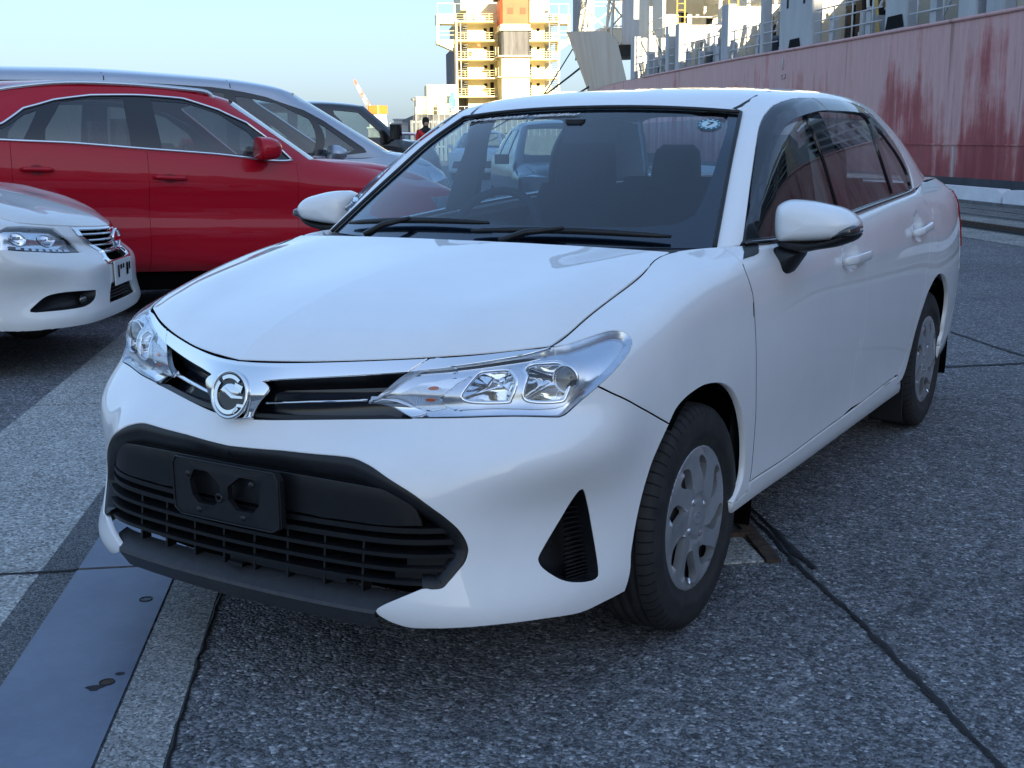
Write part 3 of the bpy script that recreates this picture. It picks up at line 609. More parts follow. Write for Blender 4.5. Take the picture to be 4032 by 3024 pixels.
M_RAILW = noisy('white rail paint', (.45, .46, .47), (.55, .56, .56), 3, .5)
SHIP = thing('cargo_ship', 'big moored cargo ship with streaked red hull and grey deck fittings along the quay', 'ship', Q(13.2, 40, 0))
SHIP.rotation_euler = (0, 0, 0)
def SB(mb, name, m, par=None):
    o = mb.build(name, m); o.parent = par or SHIP
    if par is None: o.location = -SHIP.location
    return o
# hull plan: straight side, then drawn in to a raked stem
def deckz(d): return np.interp(d, [-80, 20, 31, 40, 57, 62], [3.6, 3.75, 3.86, 3.97, 4.06, 4.08])
def side_n(d, z):
    if d <= 55: return 13.2
    t = min(1, (d-55)/(88+z*2.3-55)); return 13.2+7.9*t**2.3
mb = MB(); ds = list(np.arange(-90, 54, 6))+list(np.arange(54, 118, 2)); zs = [-2.6, -1, .3, .9, 1.5, 2.2, 3.0, None]
def stem(z): return 88+z*2.25
rows = [[Q(side_n(min(d, stem(deckz(d) if z is None else z)), deckz(d) if z is None else z), min(d, stem(deckz(d) if z is None else z)), deckz(d) if z is None else z) for z in zs[2:]] for d in ds]
mb.sheet(rows, flip=True); SB(mb, 'hull_side', M_HULL)
mb = MB(); rows = [[Q(side_n(min(d, stem(z)), z)+(.0), min(d, stem(z)), z) for z in (-2.6, -1, .3)] for d in ds]; mb.sheet(rows, flip=True); SB(mb, 'boot_topping', M_BOOT)
mb = MB(); rows = [[Q(side_n(min(d, stem(deckz(d))), deckz(d))-.02, min(d, stem(deckz(d))), deckz(d)), Q(34, d, deckz(d))] for d in ds]; mb.sheet(rows, flip=True); SB(mb, 'main_deck', M_SDARK)
mb = MB(); mb.tube([Q(13.19, d, deckz(d)) for d in np.arange(-90, 56, 3)], .05, 6); SB(mb, 'gunwale', M_HULL)
for z in (1.02,):
    mb = MB(); mb.box((13.17, -90, z), (13.2, 55, z+.03), X=qx); SB(mb, 'weld_seam', M_HULL)
mb = MB(); mb.box((13.165, 22.8, .3), (13.21, 22.83, 1.0), X=qx); SB(mb, 'hull_scrape', M_RAILW)
# forecastle: flared plating rising to the bow
mb = MB(); rows = []
for d in np.linspace(57.5, 113, 26):
    zt = np.interp(d, [57.5, 58.5, 60, 66, 70, 113], [4.1, 4.4, 6.6, 7.2, 7.5, 11.1]); col = []
    for f in np.linspace(0, 1, 6):
        z = 4.05+(zt-4.05)*f; dd = min(d, stem(z)); col.append(Q(side_n(dd, z)-.02-.5*f*min(1, (d-57)/20), dd, z))
    rows.append(col)
mb.sheet(rows, flip=True); SB(mb, 'forecastle_plating', noisy('rust-streaked sunlit plating', (.50, .40, .31), (.58, .54, .46), .5, .6, stretch=(1, 1, .4)))  # warm pale tone carries the bow's sunlight, with rust streaks over it
mb = MB(); mb.add([Q(13.4, 60, 6.0), Q(30, 60, 6.0), Q(30, 100, 8), Q(20, 108, 8)], [(0, 1, 2, 3)]); SB(mb, 'forecastle_deck', M_SDARK)
mb = MB(); mb.box((13.8, 58.6, 4.05), (33, 59.2, 6.1), X=qx); SB(mb, 'forecastle_bulkhead', M_SGREY)
# coaming and upper works behind the rail
mb = MB(); mb.box((15.6, -80, 3.7), (16.0, 58, 5.75), X=qx); SB(mb, 'hatch_coaming', M_SDARK)
mb = MB(); mb.box((15.3, -80, 5.75), (16.1, 58, 5.95), X=qx); SB(mb, 'coaming_rail', M_SGREY)
rs = random.Random(11)
for d in np.arange(6, 57, 2.35):
    w = rs.uniform(.9, 1.5); z1 = rs.uniform(5.0, 5.45)
    mb = MB(); P_ = [(-w/2, 4.1), (w/2, 4.1), (w/2, z1-.25), (w/2-.2, z1), (-w/2+.2, z1), (-w/2, z1-.25)]; mb.prism(ccw(np.array(P_)), .05, lambda p: Q(15.56-(-p[2])*0-.02, d+p[0], p[1])); mb.v = [tuple(np.array(v)) for v in mb.v]; SB(mb, 'coaming_opening', M_HOLE)
    mb = MB(); mb.bar(Q(15.2, d+w/2+.3, 3.9), Q(15.55, d+w/2+.3, 5.7), .12, .05); SB(mb, 'coaming_stay', M_SGREY)
# fore-and-aft girders of the hatch above, the upper one's cream tone standing for sunlight
for n_, z_, h_, m_ in ((17.2, 6.2, .45, M_SGREY), (18.5, 7.5, .55, M_CREAM)):
    mb = MB(); mb.box((n_, 4, z_), (n_+.5, 66, z_+h_), X=qx); SB(mb, 'hatch_girder', m_)
# tall transverse frames at the rail (box posts with a broad inboard plate)
for d, w, zt, nd in ((56.7, .9, 6.1, 1.6), (49.85, .55, 6.02, 1.3), (48.1, .7, 5.95, 2.0), (41.2, .9, 6.0, 2.2), (33.75, 2.9, 6.9, 1.2), (26.55, 1.25, 6.2, 1.6), (22.85, .85, 5.9, 1.2), (21.65, .75, 5.9, 1.2), (14.5, 1.6, 6, 1.5), (8, .9, 6, 1.5), (53.4, .35, 5.9, .4), (37.0, .3, 6.4, .4)):
    mb = MB(); mb.box((13.30, d-w/2, 3.7), (13.62, d+w/2, zt), X=qx, ch=.04); SB(mb, 'frame_post', M_SGREY)
    if nd > .5: mb = MB(); mb.box((13.64, d-.18, 3.7), (13.64+nd, d+.18, zt-.05), X=qx); SB(mb, 'frame_plate_sunlit', M_CREAM)  # cream colour carries the sunlight on the posts' aft faces
    if w > 1:
        for k in (-.25, .25):
            mb = MB(); mb.box((13.285, d+k*w-.07, 5.2), (13.31, d+k*w+.07, zt-.3), X=qx); SB(mb, 'frame_slot', M_HOLE)
        mb = MB(); mb.prism(ccw(np.array([(-.55, 3.9), (.55, 3.9), (.42, 4.22), (-.42, 4.22)])), .02, lambda p: Q(13.288, d+p[0], p[1])); SB(mb, 'mouse_hole', M_HOLE)
for d in (52.4, 51.2, 46.6, 44.8, 42.25, 40.2, 37.6, 30.9, 28.35, 24.6, 18.2, 17, 11.6):
    zt = 4.62+.25*(d > 45); mb = MB(); mb.prism(ccw(np.array([(-.16, 3.7), (.16, 3.7), (.16, zt-.12), (.10, zt), (-.10, zt), (-.16, zt-.12)])), .14, lambda p: Q(13.36-p[2], d+p[0], p[1])); SB(mb, 'rail_stanchion', M_SGREY)
gaps = [(5, 20.9), (23.4, 25.8), (27.4, 32.1), (35.4, 40.6), (42, 47.6), (48.6, 49.4), (50.3, 56.1)]
for a, b in gaps:
    for h in (.36, .70, 1.02):
        mb = MB(); mb.tube([Q(13.33, a, deckz(a)+h), Q(13.33, b, deckz(b)+h)], .022, 6); SB(mb, 'guard_rail', M_RAILW)
    for d in np.arange(a+.6, b-.3, 1.35):
        mb = MB(); mb.tube([Q(13.33, d, deckz(d)), Q(13.33, d, deckz(d)+1.04)], .024, 6); SB(mb, 'rail_post', M_RAILW)
# diagonal stays, boxes, pipes and drums on the side deck
M_YEL = noisy('yellow lashing paint', (.42, .28, .07), (.5, .36, .10), 4, .6)
for d, dd, m_ in ((29.6, .9, M_YEL), (28.9, .7, M_YEL), (25.0, -.9, M_SGREY), (24.2, .8, M_SGREY), (19.4, .6, M_SGREY), (45.3, .7, M_SGREY), (38.8, .6, M_SGREY), (36.3, .5, M_SGREY)):
    mb = MB(); mb.bar(Q(14.2, d, 3.75), Q(14.4, d+dd, 5.7), .12, .10); SB(mb, 'lashing_stay', m_)
for d, w, h, n_ in ((30.3, .9, .7, 14.2), (44.0, .8, .6, 14.4), (39.2, 1.3, .35, 14.2), (43.2, .9, .35, 14.1), (52, .8, .8, 14.3), (23.6, 1.0, .55, 14.2), (19.0, 1.2, .8, 14.3), (36.4, .7, .9, 14.4), (47.0, .6, 1.2, 14.5)):
    mb = MB(); mb.box((n_, d-w/2, deckz(d)), (n_+.7, d+w/2, deckz(d)+h), X=qx, ch=.04); SB(mb, 'deck_locker', rs.choice([M_SGREY, M_SDARK, M_CREAM]))
for d in (22.2, 45.9, 38.0, 55.0):
    mb = MB(); mb.lathe([(0, 0), (0, .14), (.5, .14), (.5, .20), (.7, .20), (.7, 0)], 16, X=lambda p: Q(14.1+p[1], d+p[2], 3.95+p[0])); SB(mb, 'vent_head', M_SDARK)
for z_, r_, m_ in ((4.35, .05, M_SDARK), (4.62, .07, M_SGREY), (4.95, .04, M_RAILW), (5.3, .06, M_SDARK)):
    mb = MB(); mb.tube([Q(15.45, d, z_+.04*math.sin(d)) for d in np.arange(4, 58, 3)], r_, 6); SB(mb, 'deck_pipe', m_)
for k in range(70):
    d = rs.uniform(12, 57); n_ = rs.uniform(14.0, 15.2); w, l_, h = rs.uniform(.1, .5), rs.uniform(.1, .6), rs.uniform(.2, 1.5); z0 = deckz(d)
    mb = MB(); mb.box((n_, d, z0), (n_+w, d+l_, z0+h), X=qx, ch=.03); SB(mb, 'deck_fitting', rs.choice([M_SGREY, M_SDARK, M_SDARK, M_CREAM, M_RAILW, M_HOLE]))
for k in range(26):
    d = rs.uniform(14, 56); mb = MB(); mb.bar(Q(rs.uniform(13.9, 15.2), d, 3.9), Q(rs.uniform(13.9, 15.2), d+rs.uniform(-1, 1), rs.uniform(5, 6.3)), .07, .07); SB(mb, 'deck_stay', rs.choice([M_SGREY, M_SDARK, M_RAILW]))
# lit deckhouse, crane pedestal, ladders and platforms towards the bow
def framework(d0, d1, n0, n1, z0, z1, lev, m=M_CREAM, name='deckhouse_platform'):
    for k in range(lev+1):
        z = z0+(z1-z0)*k/lev; mb = MB(); mb.box((n0, d0, z), (n1, d1, z+.14), X=qx); SB(mb, name, m)
        if k < lev+1:
            for h in (.5, 1.0):
                mb = MB(); mb.tube([Q(n0, d1, z+h), Q(n0, d0, z+h), Q(n1, d0, z+h)], .03, 5); SB(mb, 'platform_rail', M_RAILW)
    for n_ in np.linspace(n0, n1, 4):
        mb = MB(); mb.box((n_-.08, d0, z0), (n_+.08, d0+.16, z1), X=qx); SB(mb, 'platform_column', m)
        mb = MB(); mb.box((n_-.08, d1-.16, z0), (n_+.08, d1, z1), X=qx); SB(mb, 'platform_column', m)
framework(58, 61, 15.2, 24, 6.2, 11.2, 2)
framework(46, 48.5, 16.5, 22, 6.4, 8.9, 1)
mb = MB(); mb.box((16.2, 62, 6), (27, 68, 9.6), X=qx); SB(mb, 'deckhouse', M_CREAM)
mb = MB(); mb.box((19, 64, 9.6), (26, 70, 13), X=qx); SB(mb, 'deckhouse', M_CREAM)
mb = MB(); mb.box((20, 40, 5.9), (23.5, 45, 8.6), X=qx); SB(mb, 'crane_pedestal', M_CREAM)
for n_ in (17.0, 18.4, 19.8, 21.2, 22.6, 24, 25.4):
    for z in (7.2, 8.5):
        mb = MB(); mb.box((n_, 61.96, z), (n_+.5, 62.02, z+.6), X=qx); SB(mb, 'deckhouse_window', M_HOLE)
for n_, d, z0, z1 in ((15.6, 47.6, 4.2, 9), (17.8, 45.6, 6, 10), (16, 57.7, 4.1, 9), (19, 57.6, 6.2, 11)):
    L = [MB(), MB()]
    for k, dn in enumerate((-.2, .2)):
        mb = MB(); mb.bar(Q(n_+dn, d, z0), Q(n_+dn, d, z1), .05, .05, up=(1, 0, 0)); SB(mb, 'ladder_rail', M_YEL)
    mb = MB()
    for z in np.arange(z0+.2, z1, .32): mb = MB(); mb.tube([Q(n_-.2, d, z), Q(n_+.2, d, z)], .02, 4); SB(mb, 'ladder_rung', M_YEL)
# foremast lattice at the bow
def lattice(base, top, w0, w1, n, m, name):
    b, t = np.array(base), np.array(top); C4 = [np.array(q) for q in ((-1, -1), (1, -1), (1, 1), (-1, 1))]
    pt = lambda k, f: b+(t-b)*f+NV*(C4[k][0]*(w0+(w1-w0)*f)/2)+DV*(C4[k][1]*(w0+(w1-w0)*f)/2)
    for k in range(4): mb = MB(); mb.bar(pt(k, 0), pt(k, 1), .16, .16, up=(1, 0, 0)); SB(mb, name+'_leg', m)
    for j in range(n):
        f0, f1 = j/n, (j+1)/n
        for k in range(4):
            q = (k+1) % 4; mb = MB(); mb.bar(pt(k, f0), pt(q, f1), .09, .09, up=(1, 0, 0)); SB(mb, name+'_brace', m); mb = MB(); mb.bar(pt(k, f1), pt(q, f1), .08, .08, up=(.3, 1, 0)); SB(mb, name+'_brace', m)
lattice(Q(20.6, 104, 8), Q(21.5, 100, 24), 3.0, 2.4, 7, M_CREAM, 'foremast')
lattice(Q(19.8, 90, 7.4), Q(20.5, 90, 20), 2.0, 1.6, 6, M_CREAM, 'bow_mast')
mb = MB(); mb.box((20.2, 110, 9.6), (21.6, 113.5, 14.2), X=qx); SB(mb, 'bow_fender', M_SDARK)
mb = MB(); mb.box((19.5, 84, 7), (24, 88, 13), X=qx); SB(mb, 'winch_house', M_SGREY)
mb = MB(); mb.box((19, 94, 7.6), (25, 97, 9.8), X=qx); SB(mb, 'windlass', M_CREAM)
# stern accommodation and unseen stacks behind the camera, added and sized to shade cars
mb = MB(); mb.box((14.2, -112, 3.7), (36, -60, 28), X=qx); SB(mb, 'accommodation_block', M_CREAM)
for z in np.arange(6, 27, 2.7):
    mb = MB(); mb.box((13.5, -112, z), (14.2, -60, z+.18), X=qx); SB(mb, 'accommodation_deck', M_SGREY)
    for d in np.arange(-108, -61, 4.2): mb = MB(); mb.box((14.17, d, z+.9), (14.22, d+.9, z+1.8), X=qx); SB(mb, 'accommodation_window', M_HOLE)
for k, (a, b, h) in enumerate(((-58, -44, 15.6), (-42, -28, 11.2), (-26, -12, 8.2))):
    mb = MB(); mb.box((15.2, a, 3.7), (34, b, h), X=qx); SB(mb, 'shade_stack', M_SGREY)
    for d in np.arange(a+1, b, 3.2):
        mb = MB(); mb.box((14.9, d, 3.7), (15.15, d+.5, h+.4), X=qx); SB(mb, 'shade_stack_post', M_SDARK)
# painted hull marks
def stroke_text(strokes, at, sc, name, m, X, w=.18):
    for s in strokes:
        mb = MB(); mb.tube([X((at[0]+a*sc, at[1]+b*sc)) for a, b in s], sc*w*.5, 4); SB(mb, name, m)
GL = {'C': [[(.9, .85), (.6, 1), (.2, .85), (.05, .5), (.2, .15), (.6, 0), (.9, .15)]], '7': [[(0, 1), (.85, 1), (.3, 0)]], 'I': [[(.4, 0), (.4, 1)]], '1': [[(.1, .8), (.4, 1), (.4, 0)]], '0': [[(.4, 0), (.08, .3), (.08, .7), (.4, 1), (.72, .7), (.72, .3), (.4, 0)]]}
for ch, d, z, s in (('C', 34.55, 3.02, .16), ('7', 34.28, 3.02, .16), ('I', 34.55, 3.32, .34)): stroke_text(GL[ch], (0, 0), s, 'hull_mark', M_RAILW, lambda p: Q(13.185, d-p[0], z+p[1]))
for ch, d in (('1', 37.6), ('0', 37.1)): stroke_text(GL[ch], (0, 0), .42, 'bay_number', M_HOLE, lambda p: Q(15.58, d-p[0], 5.2+p[1]))
# mooring lines
M_ROPE = noisy('dark mooring rope', (.03, .032, .035), (.06, .06, .06), 20, .9)
def line(p, q, sag, lab, r=.05):
    p, q = np.array(p), np.array(q); pts = [p+(q-p)*t-np.array([0, 0, 4*sag*t*(1-t)]) for t in np.linspace(0, 1, 14)]; mb = MB(); mb.tube(pts, r, 6); sett(mb.build('mooring_line', M_ROPE), lab, 'rope', 'mooring lines at the red ship bow')
line(Q(15.5, 80, 6.4), Q(11.9, 158, .3), .8, 'dark mooring rope stretching left from the red ship bow, upper one', .07)
line(Q(14.4, 72, 4.6), Q(11.9, 130, .3), .4, 'dark mooring rope stretching left from the red ship bow, lower one', .06)
line(Q(20.6, 112, 10.5), Q(12.0, 98, .3), .1, 'dark rope hanging almost straight down from the tip of the red ship bow', .06)
# ================================================================ the far ship with the tall bridge block
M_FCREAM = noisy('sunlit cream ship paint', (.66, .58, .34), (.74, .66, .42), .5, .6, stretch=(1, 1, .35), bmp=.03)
M_FSHADE = noisy('far ship shaded cream', (.34, .33, .27), (.42, .40, .33), .6, .7)  # darker copy of the cream, shade of the recessed parts put into the colour
M_ORANGE = noisy('orange funnel paint', (.52, .055, .012), (.60, .075, .018), .8, .6)
M_FGREY = noisy('dark grey funnel paint', (.05, .05, .055), (.10, .10, .105), .9, .7, stretch=(3, 3, .3))
FS = thing('bridge_ship', 'cream ship with tall stepped bridge block and orange and grey funnel, stern towards us', 'ship', Q(20, 165, 0))
def FB(mb, name, m): o = mb.build(name, m); o.parent = FS; o.location = -FS.location; return o
def fbox(a0, a1, z0, z1, d0, d1, name, m, ch=0): mb = MB(); mb.box((a0, d0, z0), (a1, d1, z1), X=qx, ch=ch); return FB(mb, name, m)
fbox(14.8, 25.7, 3.5, 18.6, 168, 182, 'bridge_block', M_FCREAM)
fbox(14.0, 26.4, 18.6, 21.5, 168.5, 181, 'wheelhouse', M_FCREAM)
FZ = (6.9, 9.35, 11.85, 14.35, 16.85)
for z in FZ:
    fbox(13.0, 18.7, z-.12, z+.06, 164.8, 178, 'deck_gallery', M_FCREAM); fbox(22.8, 27.3, z-.12, z+.06, 164.8, 178, 'deck_gallery', M_FCREAM)
    for a, b in ((13.0, 18.7), (22.8, 27.3)):
        for h in (.35, .68, 1.0):
            mb = MB(); mb.tube([Q(a, 170, z+h), Q(a, 164.85, z+h), Q(b, 164.85, z+h)], .03, 4); FB(mb, 'gallery_rail', M_FCREAM)
        for k in np.linspace(a, b, 6): mb = MB(); mb.tube([Q(k, 164.85, z), Q(k, 164.85, z+1.02)], .035, 4); FB(mb, 'gallery_post', M_FCREAM)
    if z < 16:
        for a in (17.1, 24.55): fbox(a, a+.42, z+1.45, z+1.85, 167.95, 168.02, 'window', M_HOLE)
        for a in (17.95, 23.3): fbox(a, a+.5, z+.15, z+2.0, 167.95, 168.02, 'doorway', M_HOLE)
        for a in (13.6, 25.9): fbox(a, a+.10, z, z+2.4, 165.2, 165.3, 'gallery_stair', M_SGREY)
        for k in range(7):
            mb = MB(); mb.bar(Q(26.0, 165.0, z+.3+k*.3), Q(26.9, 165.0, z+.3+k*.3), .25, .05); FB(mb, 'stair_tread', M_SDARK)
        for k in range(6):
            mb = MB(); mb.bar(Q(13.5+.13*k, 166.2, z+.3+k*.33), Q(14.2+.1*k, 166.2, z+.35+k*.33), .06, .06); FB(mb, 'stair_tread', M_SDARK)
    mb = MB(); mb.tube([Q(15.25+.17*math.cos(t), 164.75, z+.62+.30*math.sin(t)) for t in np.linspace(0, 2*math.pi, 14, endpoint=False)], .055, 5, closed=True); FB(mb, 'hose_hoop', M_SDARK)
for a in (13.05, 27.2): fbox(a-.1, a+.1, 4, 17, 164.8, 165.05, 'gallery_column', M_FCREAM)
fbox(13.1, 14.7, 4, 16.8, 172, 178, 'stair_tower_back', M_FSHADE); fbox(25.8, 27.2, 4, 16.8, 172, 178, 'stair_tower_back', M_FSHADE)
fbox(12.75, 13.0, 3.5, 13.6, 165, 182, 'side_plating', M_FGREY)
# bridge wings with stepped undersides and open frames above
for s, a, b in ((0, 10.4, 13.1), (1, 27.2, 28.95)):
    fbox(a, b, 16.75, 17.85, 165.5, 168.5, 'wing_parapet', M_FCREAM); fbox(a, b, 16.6, 16.8, 165.5, 168.5, 'wing_floor', M_FCREAM)
    e = a if s == 0 else b-.35
    fbox(e, e+.35, 14.0, 17.8, 165.5, 166.0, 'wing_column', M_FCREAM)
    fbox(a, b, 13.9, 14.5, 165.6, 168, 'wing_lower_floor', M_FCREAM)
    o0, o1 = (10.4, 13.0) if s == 0 else (28.9, 27.2)
    mb = MB(); mb.prism(ccw(np.array([(o0, 14.0), (o1, 14.0), (o1, 12.9)])), 2.2, lambda p: Q(p[0], 165.8-p[2], p[1])); FB(mb, 'wing_bracket', M_FCREAM)
    for k in (.7, 1.25): mb = MB(); mb.tube([Q(a, 165.6, 14.4+k), Q(b, 165.6, 14.4+k)], .04, 4); FB(mb, 'wing_rail', M_FCREAM)
    mast = [(a+.2, 17.8), (a+.2, 19.3), (b-.2, 19.3), (b-.2, 17.8)]
    mb = MB(); mb.tube([Q(x, 166, z) for x, z in mast], .07, 5); FB(mb, 'wing_frame', M_RAILW)
for a0, a1 in ((13.0, 16.2), (24.6, 27.4)):
    for x in np.linspace(a0, a1, 3): mb = MB(); mb.tube([Q(x, 166, 16.9), Q(x, 166, 19.25)], .05, 5); FB(mb, 'awning_post', M_RAILW)
    mb = MB(); mb.tube([Q(a0, 166, 19.25), Q(a1, 166, 19.25)], .05, 5); FB(mb, 'awning_rail', M_RAILW)
for x in (14.35, 26.2, 15.5): mb = MB(); mb.lathe([(0, 0), (.0, .22), (.5, .26), (.9, .2), (1.0, 0)], 12, X=lambda p: Q(x+p[1], 165.6+p[2], 17.0+p[0])); FB(mb, 'searchlight', M_SDARK)
mb = MB(); mb.lathe([(-.3, 0), (-.2, .32), (.2, .32), (.3, 0)], 14, X=lambda p: Q(16.0+p[0], 164.6+p[1], 13.6+p[2])); FB(mb, 'life_raft', mat('orange raft', (.7, .12, .05), .5))
# funnel: orange top with two square vents, cream band, dark grey shaft, cream casing
fbox(18.8, 22.75, 16.25, 19.55, 161.5, 166.5, 'funnel_top', M_ORANGE, .25); fbox(18.75, 22.8, 15.6, 16.2, 161.45, 166.5, 'funnel_band', M_FCREAM, .25); fbox(18.6, 22.95, 15.35, 15.6, 161.2, 166.6, 'funnel_shelf', M_FCREAM)
fbox(18.9, 22.7, 12.1, 15.35, 161.6, 166.5, 'funnel_shaft', M_FGREY, .25); fbox(18.35, 23.4, 11.95, 12.1, 161.0, 167, 'funnel_platform', M_FCREAM)
fbox(18.9, 22.7, 3.8, 11.95, 161.8, 167.5, 'funnel_casing', M_FCREAM); fbox(18.3, 23.3, 9.25, 9.38, 161.2, 167, 'funnel_platform', M_FCREAM)
M_ODARK = mat('dark orange vent', (.42, .05, .02), .7)
for a in (19.7, 21.4): fbox(a, a+.75, 17.5, 18.3, 161.44, 161.5, 'funnel_vent', M_ODARK)
fbox(18.3, 23.2, 19.55, 20.0, 161.3, 166.7, 'funnel_cap', M_HOLE)
for a in (18.0, 18.35, 23.2, 23.5):
    for z in (9.4, 12.1): mb = MB(); mb.tube([Q(a, 161.2, z), Q(a, 161.2, z+1.1)], .05, 4); FB(mb, 'platform_post', M_FCREAM)
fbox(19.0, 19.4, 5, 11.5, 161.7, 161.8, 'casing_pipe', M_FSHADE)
# stern: hull, ribbed stores block, poop house, tarpaulin
fbox(6.9, 30, -2, 4.4, 160, 250, 'far_hull', noisy('far ship dark hull', (.05, .055, .06), (.09, .09, .10), 1, .7))
for k in np.linspace(7, 29, 30): fbox(k, k+.12, 1.5, 4.4, 159.9, 160.0, 'hull_rib', M_SDARK)
fbox(8.75, 12.75, 4.4, 8.4, 163, 170, 'stores_block', M_FCREAM)
for k in np.linspace(8.8, 12.6, 11): fbox(k, k+.10, 4.5, 8.35, 162.9, 163.0, 'stores_rib', M_FCREAM)
fbox(8.7, 12.8, 6.5, 6.7, 162.85, 163, 'stores_rib', M_FCREAM)
fbox(7.2, 8.75, 4.4, 6.8, 162, 168, 'poop_house', M_FCREAM); fbox(10.0, 11.6, 4.4, 5.8, 161, 163, 'poop_locker', M_FCREAM)
mb = MB(); mb.sheet([[Q(11.7+.25*i+.08*math.sin(j*2+i), 161.5-.1*math.sin(i*1.7+j), 7.3-.55*j) for j in range(5)] for i in range(4)]); FB(mb, 'blue_tarpaulin', mat('blue tarpaulin', (.05, .28, .62), .6))
fbox(25.2, 29.5, 4.4, 7.4, 163, 172, 'poop_house', M_FCREAM)
for k in np.arange(7, 30, 1.1): mb = MB(); mb.tube([Q(k, 160.1, 4.4), Q(k, 160.1, 5.4)], .05, 4); FB(mb, 'stern_rail_post', M_RAILW)
for h in (.5, 1.0): mb = MB(); mb.tube([Q(7, 160.1, 4.4+h), Q(30, 160.1, 4.4+h)], .04, 4); FB(mb, 'stern_rail', M_RAILW)
mb = MB(); mb.tube([Q(6.7, 161, 6.3), Q(6.75, 160.5, 1.0)], .04, 4); FB(mb, 'stern_wire', M_SDARK); mb = MB(); mb.lathe([(-.3, 0), (0, .35), (.3, 0)], 8, X=lambda p: Q(6.75+p[1], 161+p[2], 6.4+p[0])); FB(mb, 'stern_sheave', M_SDARK)
# ================================================================ far quay: crane, sheds, railings, person
cp = np.array(CAMP)
def far(az_px, dist): 
    a = math.radians(-31.5708)+math.atan((az_px-2016)/4680); return np.array([cp[0]+dist*math.sin(a), cp[1]+dist*math.cos(a), 0])
HZ = lambda px, y, dist: cp[2]+(560-px*.0094-y)/4680*dist*1.0
CR = thing('harbour_crane', 'distant orange and white crane with a striped lattice boom beyond the black van', 'crane', far(1500, 300))
M_CRO = mat('crane orange', (.75, .17, .03), .5); M_CRW = mat('crane white', (.7, .7, .7), .5); M_CRR = mat('crane red', (.6, .06, .04), .5)
def CB(mb, name, m): o = mb.build(name, m); o.parent = CR; o.location = -CR.location; return o
pb, pt_ = far(1490, 300)+np.array([0, 0, 7.4]), far(1425, 300)+np.array([0, 0, 15.2])
for k in range(6):
    a, b = pb+(pt_-pb)*k/6, pb+(pt_-pb)*(k+1)/6
    for off in (-.7*(1-k/7), .7*(1-k/7)): mb = MB(); mb.bar(a+np.array([0, 0, off]), b+np.array([0, 0, off*.85]), .5, .5); CB(mb, 'boom_chord', M_CRR if k % 2 else M_CRW)
    mb = MB(); mb.bar(a+np.array([0, 0, .7*(1-k/7)]), b-np.array([0, 0, .6*(1-k/7)]), .3, .3); CB(mb, 'boom_brace', M_CRR)
q = far(1512, 300); mb = MB(); mb.box((-1.6, -2, 7.2), (1.6, 2, 9.2), X=lambda p: tuple(q+np.array(p)), ch=.3); CB(mb, 'crane_cab', M_CRO)
mb = MB(); mb.box((-1.3, -1.5, 0), (1.3, 1.5, 7.2), X=lambda p: tuple(q+np.array(p)*[1+(.6 if p[2] < 1 else 0), 1, 1])); CB(mb, 'crane_tower', M_CRW)
M_SHED = mat('pale shed wall', (.55, .56, .55), .7)
for i, (px, w, h, dist, lab) in enumerate(((1575, 9, 3.0, 210, 'low grey shed far beyond the black van'), (1622, 4.5, 4.4, 215, 'small white hut beside the stern of the cream ship'), (1600, 3, 3.4, 190, 'small white cube-shaped cabin just left of the white hut'))):
    q = far(px, dist); r = thing('shed', lab, 'shed', q, math.radians(35)); mb = MB(); mb.box((-w/2, -2, 0), (w/2, 2, h)); mb.build('wall', M_SHED if i else M_SDARK, r); mb = MB(); mb.box((-w/2-.2, -2.2, h), (w/2+.2, 2.2, h+.25)); mb.build('roof', M_SGREY, r)
    mb = MB(); mb.box((-.5, -2.03, 0), (.5, -2.0, 2)); mb.build('door', M_SDARK, r)
FN = thing('quay_fence', 'dark open post-and-rail fence behind the person in red', 'fence', far(1700, 70))
for k in range(12):
    q = far(1640+k*16, 70); mb = MB(); mb.box((-.06, -.06, 0), (.06, .06, 2.3), X=lambda p: tuple(q+np.array(p))); o = mb.build('fence_post', M_SDARK); o.parent = FN; o.location = -FN.location
for z in (.8, 1.5, 2.2): mb = MB(); mb.bar(far(1640, 70)+[0, 0, z], far(1816, 70)+[0, 0, z], .06, .08); o = mb.build('fence_rail', M_SDARK); o.parent = FN; o.location = -FN.location
# person: one skinned body, then jacket, hood and gloves over it
PR = thing('person', 'person in a red and black jacket with a dark hood, standing by the fence', 'person', far(1693, 34))
PR.rotation_euler = (0, 0, math.radians(31.5+20)); PR.scale = (1.03,)*3
V = [(0, 0, .95), (0, .0, 1.18), (0, .0, 1.42), (0, -.01, 1.52), (0, -.02, 1.62), (0, -.02, 1.74), (.19, 0, 1.42), (.25, .02, 1.16), (.12, -.16, 1.10), (-.19, 0, 1.42), (-.25, .02, 1.16), (-.12, -.16, 1.12), (.10, 0, .88), (.11, -.01, .48), (.12, .02, .08), (.13, -.12, .04), (-.10, 0, .88), (-.11, -.01, .48), (-.12, .02, .08), (-.13, -.12, .04)]
E_ = [(0, 1), (1, 2), (2, 3), (3, 4), (4, 5), (2, 6), (6, 7), (7, 8), (2, 9), (9, 10), (10, 11), (0, 12), (12, 13), (13, 14), (14, 15), (0, 16), (16, 17), (17, 18), (18, 19)]
RD = [.15, .15, .16, .06, .085, .085, .085, .06, .04, .085, .06, .04, .10, .075, .05, .045, .10, .075, .05, .045]
